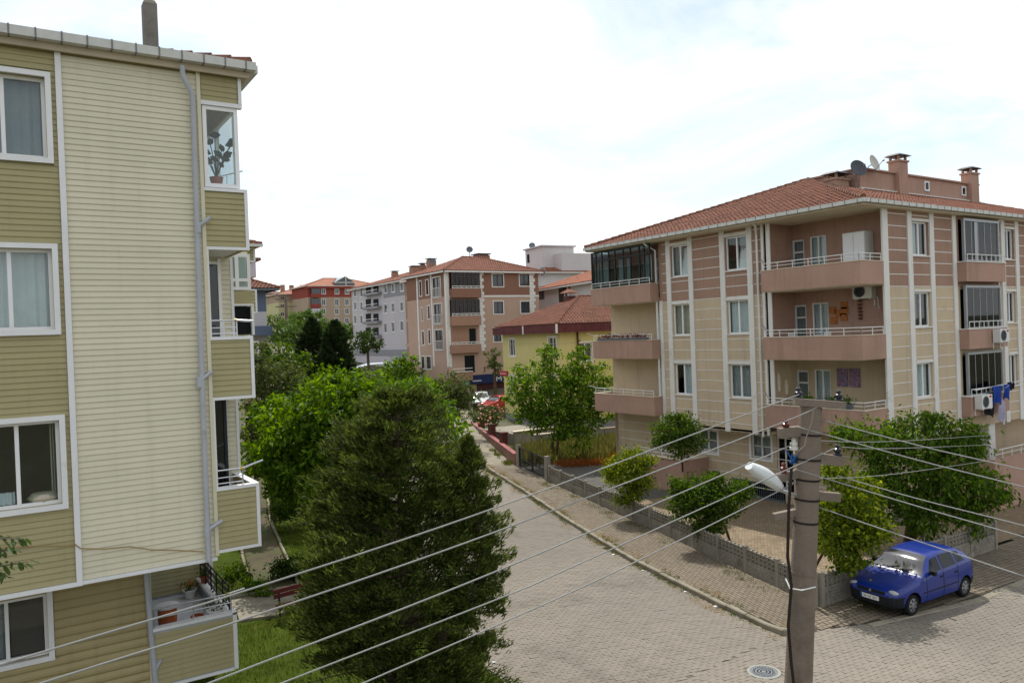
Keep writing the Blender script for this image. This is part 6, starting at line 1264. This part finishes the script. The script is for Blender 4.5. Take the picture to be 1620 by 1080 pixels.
        for xx in (1.28, 2.06, 2.76):
            k = MB(); S = sec(xx); pts = [T(xx+.004*math.sin(q), s*(S[q][0]+.001), S[q][1]) for q in (2, 3, 4, 5, 6)]; k.tube(pts, .0065, 4); k.build('door_seam', M_bump, t)
    k = MB(); n = 12
    for s in (-1, 1): k.tube([top(x, s*.93, .0) if False else T(x, s*.80*ip(HW, x), float(np.interp(.80*ip(HW, x), [q[0] for q in sec(x)[6:]][::-1], [q[1] for q in sec(x)[6:]][::-1]))+.001) for x in np.linspace(.2, 1.08, n)], .006, 4)
    k.tube([T(1.09, y, float(np.interp(abs(y), [q[0] for q in sec(1.09)[6:]][::-1], [q[1] for q in sec(1.09)[6:]][::-1]))+.002) for y in np.linspace(-.62, .62, 12)], .012, 4); k.build('bonnet_seam', M_bump, t)
    k = MB(); k.hexa([T(x, y, z) for z in (.585, .655) for x, y in ((.012, -.40), (.012, .40), (.12, .40), (.12, -.40))]); k.build('grille', M_bump, t)
    k = MB(); k.lathe(T(.008, 0, .625), [(.035, 0), (.035, .008), (.022, .01)], 16, T(-1, 0, 0)-T(0, 0, 0)); k.build('emblem', M_rim, t)
    k = MB(); fx = np.linspace(.37, .0, 9); k.tube([T(x, ip(HW, x)+.003, .532) for x in fx]+[T(-.004, y, .532) for y in (.3, 0, -.3)]+[T(x, -ip(HW, x)-.003, .532) for x in fx[::-1]], .02, 6); k.build('bumper_edge', M_bump, t, True)
    for s, a in ((1, .5), (-1, .1)): k = MB(); k.tube([top(1.14, .25*s+.2, .02), top(1.26, .25*s-.35, .02)], .009, 5); k.build('wiper', M_bump, t)
    k = MB(); k.hexa([T(x, y, z) for z in (.405, .515) for x, y in ((-.03, -.26), (-.03, .26), (.06, .26), (.06, -.26))]); pl_ = k.build('number_plate', M_white, t)
    if plate:
        k = MB(); k.hexa([T(x, y, z) for z in (.407, .513) for x, y in ((-.032, .215), (-.032, .258), (-.0301, .258), (-.0301, .215))]); k.build('plate_band', mat('plate_blue', '1f4fa0', .5), pl_)
        cu = bpy.data.curves.new('txt', 'FONT'); cu.body = plate; cu.size = .095; cu.align_x = 'CENTER'; cu.align_y = 'CENTER'; to = bpy.data.objects.new('txt', cu); COL.objects.link(to); dg = bpy.context.evaluated_depsgraph_get(); tm = bpy.data.meshes.new_from_object(to.evaluated_get(dg)); bpy.data.objects.remove(to)
        org = worg(t)
        for v in tm.vertices: q_ = T(-.034, -v.co.x-.022+.0, .46+v.co.y)-org; v.co = q_
        tm.materials.clear(); link_mesh('plate_text', tm, M_black, pl_)
    return t
P_blue = mat('paint_blue', '0a2676', .33, .06, 2, coat=.35, spec=.4); P_red = mat('paint_red', '9c1418', .3, .05, 2, coat=.8); P_white = mat('paint_white', 'c8cacb', .3, .04, 2, coat=.6)
build_car('parked_car', 'blue small hatchback parked on the paved apron beside the concrete fence', (20.95, 12.18, .02), math.radians(-2.5), P_blue, '34 GF 367')
c = atD(786, 627, 70); zc_ = terrain(c.x, c.y)
build_car('parked_car', 'red car standing in front of the shop under the navy sign', (c.x, c.y, zc_-.1), math.radians(10), P_red, None, True)
c = atD(761, 625, 72); build_car('parked_car', 'white car seen end-on next to the red one by the shop', (c.x, c.y, terrain(c.x, c.y)-.05), math.radians(58), P_white, None, True)
build_car('parked_car', 'pale car parked under the car shelter down the street', (cq.x+1, cq.y, terrain(cq.x, cq.y)), math.radians(60), P_white, None, True)
# ================================================================== TREES AND PLANTS
M_bark = mat('bark', '54473a', .95, .25, 6, .6, 30); M_bark2 = mat('bark_grey', '6b6257', .95, .25, 6, .6, 30)
def unit(n, r): v = r.normal(size=(n, 3)); return v/np.linalg.norm(v, axis=1, keepdims=True)
def crown_leaves(blobs, dens_, leaf, r, sq=.85, wid=.5, droop=.35, clump=.24, shell=.33):
    C = []; D = []; S = []
    for (c, R) in blobs:
        c = np.array(c); nc = max(6, int(dens_*R*R)); u = unit(nc, r); u[:, 2] *= sq
        rr = R*r.uniform(0, 1, nc)**shell; cc = c+u*rr[:, None]
        cc += r.normal(0, .05*R, cc.shape); per = 26
        k = np.repeat(cc, per, 0); sp = clump*R**.5*r.uniform(.5, 1.25, nc); k = k+r.normal(0, 1, k.shape)*np.repeat(sp, per)[:, None]*np.array([1, 1, .62])
        d = unit(len(k), r)*.8+np.repeat(u, per, 0)*.7; d[:, 2] -= droop; C.append(k); D.append(d); S.append(leaf*r.uniform(.65, 1.35, len(k)))
    C = np.concatenate(C); D = np.concatenate(D); S = np.concatenate(S); return leafV(C, D, S, wid, r)
def tree(name, label, base, blobs, fm, leaf=.11, dens_=60, tr=.1, trunks=1, seed=1, cat='tree', bark=None, group=None, **kw):
    r = np.random.default_rng(seed); base = Vector(base); t = thing(name, label, cat, tuple(base), group); bl = [(Vector(c), R) for c, R in blobs]
    mean = sum((c for c, R in bl), Vector())/len(bl); low = min(c.z-R for c, R in bl); top = max(c.z for c, R in bl); k = MB()
    for q in range(trunks):
        off = Vector((r.normal(0, .22), r.normal(0, .22), 0))*(1 if trunks > 1 else 0)
        fork = Vector((base.x+(mean.x-base.x)*.55, base.y+(mean.y-base.y)*.55, max(base.z+.3, low*.55+mean.z*.45)))+off*1.5
        pts = [base+off-Vector((0, 0, .15)), base.lerp(fork, .5)+off+Vector((r.normal(0, .05), r.normal(0, .05), 0)), fork]; k.tube(pts, [tr*1.15, tr*.9, tr*.75], 8)
        for i, (c, R) in enumerate(bl):
            if i % trunks != q: continue
            mid = fork.lerp(c, .5)+Vector((r.normal(0, .08), r.normal(0, .08), -.05)); k.tube([fork, mid, c], [tr*.6, tr*.4, tr*.16], 6)
            for j in range(4): e = c+Vector(unit(1, r)[0]*R*.75); k.tube([mid.lerp(c, .6), e], [tr*.2, tr*.06], 5)
    k.build('trunk', bark or M_bark, t, True)
    o = quads_mesh('crown', crown_leaves([(tuple(c), R) for c, R in bl], dens_, leaf, r, **kw), fm, t); o['kind'] = 'stuff'; return t
def pb(D, *L): return [(tuple(atD(x, y, D+(dd[0] if dd else 0))), R*D/FPX) for x, y, R, *dd in L]
F_wal = foliage('leaf_walnut', '446419', .42, .4, '719428'); F_map = foliage('leaf_maple', '40601d', .4, .35, '7a9a30'); F_dk = foliage('leaf_dark', '33481d', .35, .4); F_ol = foliage('leaf_olive', '4d5b32', .3, .35)
F_yg = foliage('leaf_yellowgreen', '4c6620', .48, .4, '8f9c2e'); F_mid = foliage('leaf_mid', '3a541f', .48, .4, '5c762a'); F_con = foliage('needle_dark', '3a4b24', .34, .45, '6c7a38'); F_cyp = foliage('needle_cypress', '2c3c22', .25, .35); F_far = foliage('leaf_far', '4b6530', .35, .35)
# --- the big conifer on the verge
def conifer(label, base, leaders, fm, seed, n_br, spray=.17, per=70, name='conifer', cat='tree', width=.24, lobe=1.05, jit=(.6, 1.08)):
    r = np.random.default_rng(seed); base = Vector(base); t = thing(name, label, cat, tuple(base)); k = MB(); C = []; D = []; S = []
    for (ox, oy, zs, rs, share) in leaders:
        top = zs[-1]; k.tube([base+Vector((0, 0, -.2)), base+Vector((ox*.6, oy*.6, top*.35)), base+Vector((ox, oy, top*.98))], [.17, .1, .02], 8)
        for i in range(int(n_br*share)):
            z = r.uniform(zs[0], top); a = r.uniform(0, 2*math.pi); lob = .22*math.sin(3*a+z*1.9+seed)+.16*math.sin(5*a-z*3.1)+.12*math.sin(z*5.3+2*a); R = np.interp(z, zs, rs)*min(1.16, r.uniform(*jit)+lob*lobe); f = min(1, z/(top*.35)) if top else 1
            o = np.array([base.x+ox*f, base.y+oy*f, base.z+z]); dr = np.array([math.cos(a), math.sin(a), 0]); up = r.uniform(.15, .8); tip = o+dr*R+np.array([0, 0, R*up*.55-.1])
            if i % 2 == 0: k.tube([Vector(o), Vector(o+(tip-o)*r.uniform(.85, 1.06))], [.02, .006], 4, False)
            s = r.uniform(.35, 1.04, per)**.8; c = o+(tip-o)*s[:, None]; sd = np.cross(dr, [0, 0, 1]); fan = (1.05-s)*.4*R+.05
            c = c+sd*(r.normal(0, 1, per)*fan*.55)[:, None]+np.array([0, 0, 1])*(r.normal(0, .055, per)+.02)[:, None]
            d = dr*.8+sd*r.normal(0, .55, (per, 1))+np.array([0, 0, 1])*r.normal(.75, .5, (per, 1)); C.append(c); D.append(d); S.append(spray*r.uniform(.6, 1.4, per))
    k.build('trunk', M_bark, t, True); o = quads_mesh('crown', leafV(np.concatenate(C), np.concatenate(D), np.concatenate(S), width, r), fm, t); o['kind'] = 'stuff'; return t
ct = atD(627, 622, 15.8); rt_ = atD(738, 688, 15.2)-ct; lf_ = atD(545, 715, 15.9)-ct; zc0 = ct.z-.06
conifer('large dark green conifer on the verge between the siding block and the road', (ct.x, ct.y, .06), [(0, 0, [.25, 1, 2.5, 4.0, 5.0, 5.7, 6.3, zc0], [1.9, 2.15, 2.05, 1.8, 1.5, 1.2, .9, .4], .60), (rt_.x, rt_.y, [.8, 3, 4.2, 5.2, zc0+rt_.z], [.8, .8, .65, .4, .05], .2), (lf_.x, lf_.y, [1.0, 3, 4.2, 5, zc0+lf_.z], [1.25, 1.15, .9, .55, .08], .22)], F_con, 3, 1000, .12, 165, width=.2)
for i, (px, top, dd, lab) in enumerate(((497, 505, 44, 'left one of the pair of dark columnar cypresses'), (533, 511, 43, 'right one of the pair of dark columnar cypresses, slightly lower'))):
    b = atD(px, 600, dd); zt = EYE.z+(544-top)*dd/FPX; conifer(lab, (b.x, b.y, 0), [(0, 0, [.3, 2, 5, zt-2, zt-.7, zt], [1.15, 1.3, 1.25, 1.0, .6, .08], 1)], F_cyp, 5+i, 800, .24, 44, 'cypress', lobe=.12, jit=(.82, 1.04))
b = atD(423, 570, 50); conifer('dark bushy conifer left of the far power pole', (b.x, b.y, 0), [(0, 0, [.3, 3, 5.5, 7.6], [1.6, 1.4, .8, .1], 1)], F_cyp, 9, 300, .32, 40)
# --- broadleaved trees
tree('walnut_tree', 'broad bright green walnut tree behind the big conifer', (10.3, 26.2, .05), pb(26, (470, 690, 72), (535, 645, 72), (605, 640, 52), (655, 640, 55, 1), (692, 680, 42, .5), (440, 655, 45, 2), (425, 725, 45), (560, 715, 85), (500, 735, 60), (640, 700, 55), (560, 628, 26), (518, 606, 18), (450, 775, 30), (648, 628, 28)), F_wal, .22, 46, .14, 2, 11, droop=.55, wid=.42, clump=.23)
tree('maple_tree', 'bright green multi-stemmed maple in front of the yellow house', (27.6, 38.2, .05), pb(46, (848, 605, 42), (905, 625, 48), (942, 602, 32), (862, 568, 24), (905, 590, 22), (922, 570, 24), (825, 632, 28), (880, 655, 45), (945, 650, 30), (910, 680, 34), (845, 660, 30)), F_map, .21, 30, .09, 3, 12, clump=.2)
tree('small_tree', 'small yellow-green tree leaning over the fence, furthest along it', tuple(onZ(1000, 818, .01)), pb(31.5, (1003, 728, 24), (985, 752, 28), (1012, 762, 22), (995, 782, 20), (1025, 735, 13), (970, 735, 14)), F_yg, .12, 150, .05, 1, 13)
tree('small_tree', 'small green tree leaning over the middle of the street fence', (22.0, 19.6, .01), pb(27, (1110, 782, 34), (1085, 797, 28), (1145, 795, 30), (1120, 826, 26), (1168, 775, 19), (1078, 768, 16), (1130, 760, 16)), F_mid, .125, 160, .05, 1, 14)
tree('small_tree', 'slender fruit tree against the wall of the beige block', tuple(onZ(1081, 772, .01)), pb(32.5, (1062, 682, 28), (1085, 672, 22), (1048, 695, 18), (1098, 700, 18), (1075, 706, 20), (1068, 657, 12)), F_mid, .12, 115, .05, 1, 15)
tree('small_tree', 'yellow-green young tree right behind the power pole', (19.5, 14.6, .01), pb(21.5, (1322, 752, 26), (1345, 795, 38), (1322, 845, 36), (1362, 845, 36), (1340, 885, 26), (1385, 835, 20), (1375, 770, 16), (1300, 800, 22)), F_yg, .14, 140, .05, 1, 16)
tree('large_tree', 'large drooping green tree in the yard behind the blue car', (25.6, 15.0, .01), pb(25.5, (1382, 695, 36), (1445, 690, 40), (1510, 690, 36), (1420, 750, 52), (1500, 755, 54), (1560, 775, 36), (1385, 785, 42), (1460, 815, 42), (1535, 815, 34), (1340, 690, 24), (1475, 668, 20), (1540, 710, 26)), foliage('leaf_big', '416022', .5, .4, '6d8a30'), .17, 80, .13, 2, 17, droop=.7, wid=.4)
tree('shrub', 'round dark leafy bush beside the street near the peach block', tuple(onZ(715, 668, 0)), pb(52, (712, 613, 29), (692, 630, 21), (736, 629, 23), (713, 643, 28)), F_ol, .2, 42, .08, 1, 18, 'shrub')
rb = tree('rose_bush', 'tangled rose bush with pink flowers by the garden of the yellow house', tuple(onZ(775, 678, 0)), pb(56, (770, 652, 18), (790, 655, 14), (752, 660, 16), (780, 668, 14)), F_ol, .16, 40, .04, 2, 19, 'shrub')
r_ = np.random.default_rng(4); c = np.array([tuple(atD(r_.uniform(752, 798), r_.uniform(638, 672), 54.5+r_.normal(0, .4))) for _ in range(46)]); quads_mesh('flowers', leafV(c, unit(46, r_), r_.uniform(.12, .2, 46), .9, r_), F_pk, rb)['kind'] = 'stuff'
for lab, px, py, D, Rp, fm, sd in (('small dark green shrub on the lawn beside the siding block', 376, 905, 24.5, 17, F_mid, 1), ('dense low shrub left of the conifer, near the path', 455, 895, 25.5, 22, F_dk, 2), ('leafy low plant beside the garden path', 402, 925, 24.2, 15, F_wal, 3), ('bright low plant at the path corner', 425, 935, 24, 12, F_wal, 4), ('shrub under the walnut tree beside the path', 460, 800, 32, 28, F_mid, 5)):
    g0 = onZ(px, py+Rp*.7, .06); c0 = atD(px, py, D); tree('shrub', lab, (g0.x, g0.y, .06), [(tuple(c0), Rp*D/FPX), (tuple(c0+Vector((.2, .1, -.15))), Rp*.7*D/FPX), (tuple(c0+Vector((-.2, .05, -.1))), Rp*.7*D/FPX)], fm, .1, 170, .02, 2, 30+sd, 'shrub')
BG = [('olive-green tree close behind the siding block', 34, ((430, 600, 40), (445, 655, 45), (412, 690, 34), (470, 612, 34), (405, 630, 26), (403, 588, 20), (414, 562, 18), (420, 725, 34)), F_ol), ('leafy tree between the siding block and the cypresses', 40, ((455, 570, 34), (430, 575, 26), (470, 590, 30)), F_mid),
      ('wide tree behind the cypress pair', 62, ((462, 525, 28), (505, 520, 16), (445, 535, 26), (488, 540, 28)), F_far), ('tree at the left end of the street view', 75, ((440, 510, 18), (425, 530, 20), (455, 525, 20)), F_far),
      ('round street tree in front of the grey block', 78, ((582, 535, 18), (568, 540, 14), (595, 545, 14), (580, 548, 16)), F_dk), ('light green tree beside the car shelter', 58, ((628, 585, 22), (645, 575, 18), (612, 600, 20), (640, 600, 20)), F_map),
      ('grey-leaved olive tree left of the shelter', 50, ((572, 598, 24), (560, 615, 22), (590, 610, 20)), F_ol), ('bushy tree right of the cypresses', 48, ((552, 585, 14), (560, 598, 16), (545, 600, 16)), F_mid), ('small tree at the foot of the peach block', 70, ((655, 590, 15), (664, 596, 12), (648, 600, 14)), F_dk),
      ('tall distant tree left of the red-topped block', 130, ((475, 505, 18), (495, 500, 14), (460, 512, 14)), F_far), ('distant tree below the red-topped block', 140, ((520, 518, 16), (540, 522, 14), (505, 520, 14)), F_far), ('distant tree right of the red-topped block', 120, ((560, 520, 14), (550, 527, 14), (570, 528, 12)), F_far),
      ('orange-tinged shrub tree by the wall of the peach block', 76, ((782, 560, 12), (778, 575, 14), (786, 585, 12)), F_ol), ('tree on the verge past the walnut', 38, ((640, 640, 26), (655, 660, 22), (625, 655, 24)), F_wal), ('low tree under the cypresses', 36, ((500, 620, 30), (530, 610, 26), (470, 640, 30)), F_mid)]
for i, (lab, D, L_, fm) in enumerate(BG):
    bl = pb(D, *L_); cx = sum(b[0][0] for b in bl)/len(bl); cy = sum(b[0][1] for b in bl)/len(bl); tree('background_tree', lab, (cx, cy, terrain(cx, cy)), bl, fm, .12+D*.0022, 30 if D < 60 else 12, .1+D*.001, 1, 50+i, group='trees down the street')
# --- the branch reaching in at the left edge
bt = atD(-170, 905, 5.2); ST = thing('street_tree', 'leafy branch of a street tree reaching in at the left edge', 'tree', (bt.x, bt.y, 0)); k = MB(); tipb = atD(18, 868, 5.0); k.tube([(bt.x, bt.y, -.1), (bt.x, bt.y, 4.5), bt], [.12, .08, .05], 8); k.tube([bt, atD(-60, 880, 5.1), tipb], [.03, .014, .005], 6); k.tube([atD(-60, 880, 5.1), atD(-10, 850, 5), atD(35, 852, 5)], [.01, .006, .003], 5); k.tube([atD(-40, 876, 5.1), atD(0, 895, 5), atD(45, 888, 5)], [.01, .006, .003], 5); k.build('trunk', M_bark2, ST, True)
F_nb = foliage('leaf_near', '3c4f2a', .3, .3); r = np.random.default_rng(8); lm = bpy.data.meshes.new('leaf'); lm.from_pydata([(0, 0, 0), (.018, .012, .004), (.05, .012, .004), (.075, 0, 0), (.05, -.012, .004), (.018, -.012, .004)], [], [(0, 1, 2, 3), (0, 3, 4, 5)]); lm.materials.append(F_nb)
for (a, b) in (((-25, 868), (22, 866)), ((-10, 850), (38, 852)), ((-5, 893), (50, 888)), ((-20, 905), (10, 905))):
    for i in range(15):
        f = i/14; p = atD(a[0]+(b[0]-a[0])*f+r.normal(0, 2), a[1]+(b[1]-a[1])*f+r.normal(0, 3), 5.0+r.normal(0, .03)); o = bpy.data.objects.new('leaf', lm); o.location = p-worg(ST); o.rotation_euler = (r.uniform(-.8, .8), r.uniform(.1, 1.1), r.uniform(-2.2, .9)); o.scale = [r.uniform(.7, 1.15)]*3; put(o, ST)
cr = quads_mesh('crown', crown_leaves([(tuple(atD(-420, 760, 5.4)), .9), (tuple(atD(-480, 900, 5.4)), .8)], 60, .08, r), F_nb, ST); cr['kind'] = 'stuff'
# --- grass and tall weeds
def field(poly, n, r): 
    P = np.array(poly); out = np.zeros((0, 2))
    while len(out) < n:
        q = r.uniform(P.min(0), P.max(0), (n, 2)); out = np.concatenate([out, q[pip(poly, q[:, 0], q[:, 1])]])
    return out[:n]
r = np.random.default_rng(31); F_gr = foliage('grass_blades', '46590f', .25, .4); pth_poly = [(6.1, 24.3), (7.5, 24.2), (9.5, 34.6), (12.7, 47), (11.2, 47), (8.0, 34.6)]; pav_poly = [(4.4, 22.1), (9.0, 22.6), (9.3, 24.3), (4.6, 24.8)]
q = field([(3.2, 14), (8.4, 13.5), (10.1, 20), (12.6, 27), (16, 40), (14, 48), (8, 48), (3.95, 33.5), (3.95, 19.5), (3.2, 19)], 70000, r)
keep = ~(pip(pth_poly, q[:, 0], q[:, 1]) | pip(pav_poly, q[:, 0], q[:, 1])); q = q[keep]; pat = (np.sin(q[:, 0]*1.7)+np.sin(q[:, 1]*1.1+q[:, 0]*.6)) > -1.2; q = q[pat]
c = np.concatenate([q, np.full((len(q), 1), .06)], 1); d = r.normal(0, .45, (len(c), 3)); d[:, 2] = 1; Ls = r.uniform(.05, .13, len(c)); dn = d/np.linalg.norm(d, axis=1, keepdims=True); gb__ = quads_mesh('grass', leafV(c+dn*Ls[:, None]*.45, d, Ls, .16, r), F_gr); tag(gb__, 'rough green grass of the garden lawn', 'grass', kind='stuff')
F_tw = foliage('weed_tall', '566236', .35, .4, '837c45')
wp_ = field([(25.6, 38.5), (29.4, 36.2), (35.5, 39.2), (40, 38.6), (42, 40.2), (29.5, 42.4), (27.4, 42.3)], 420, r)
o = tufts('tall_weeds', np.concatenate([wp_, np.zeros((len(wp_), 1))], 1), F_tw, .8, 26, .22, None, 41, .03); tag(o, 'tall green and straw-coloured weeds in the vacant plot', 'weeds')
wp_ = field([(26.0, 36.8), (29.3, 34.9), (33, 36.8), (35, 38.8), (29, 37.6)], 300, r); o = tufts('rusty_weeds', np.concatenate([wp_, np.zeros((len(wp_), 1))], 1), F_rust, .3, 20, .22, None, 42, .05); tag(o, 'cut rusty-brown weeds at the front of the vacant plot', 'weeds')

# --- scraps of litter along the kerb
for i, (x, y) in enumerate(((17.5, 20.9), (17.05, 18.9), (16.35, 15.2), (16.6, 16.6), (9.5, 15.9))):
    rr = random.Random(i); k = MB(); n = 7; vs = [(x+.07*rr.uniform(.5, 1.2)*math.cos(a*2*math.pi/n), y+.06*rr.uniform(.5, 1.2)*math.sin(a*2*math.pi/n), .006+rr.uniform(0, .02)) for a in range(n)]+[(x, y, .045)]
    k.add(vs, [(a, (a+1) % n, n) for a in range(n)]); o = k.build('litter', M_white, None); tag(o, 'crumpled scrap of pale litter lying at the kerb', 'litter', 'litter scraps along the kerb')
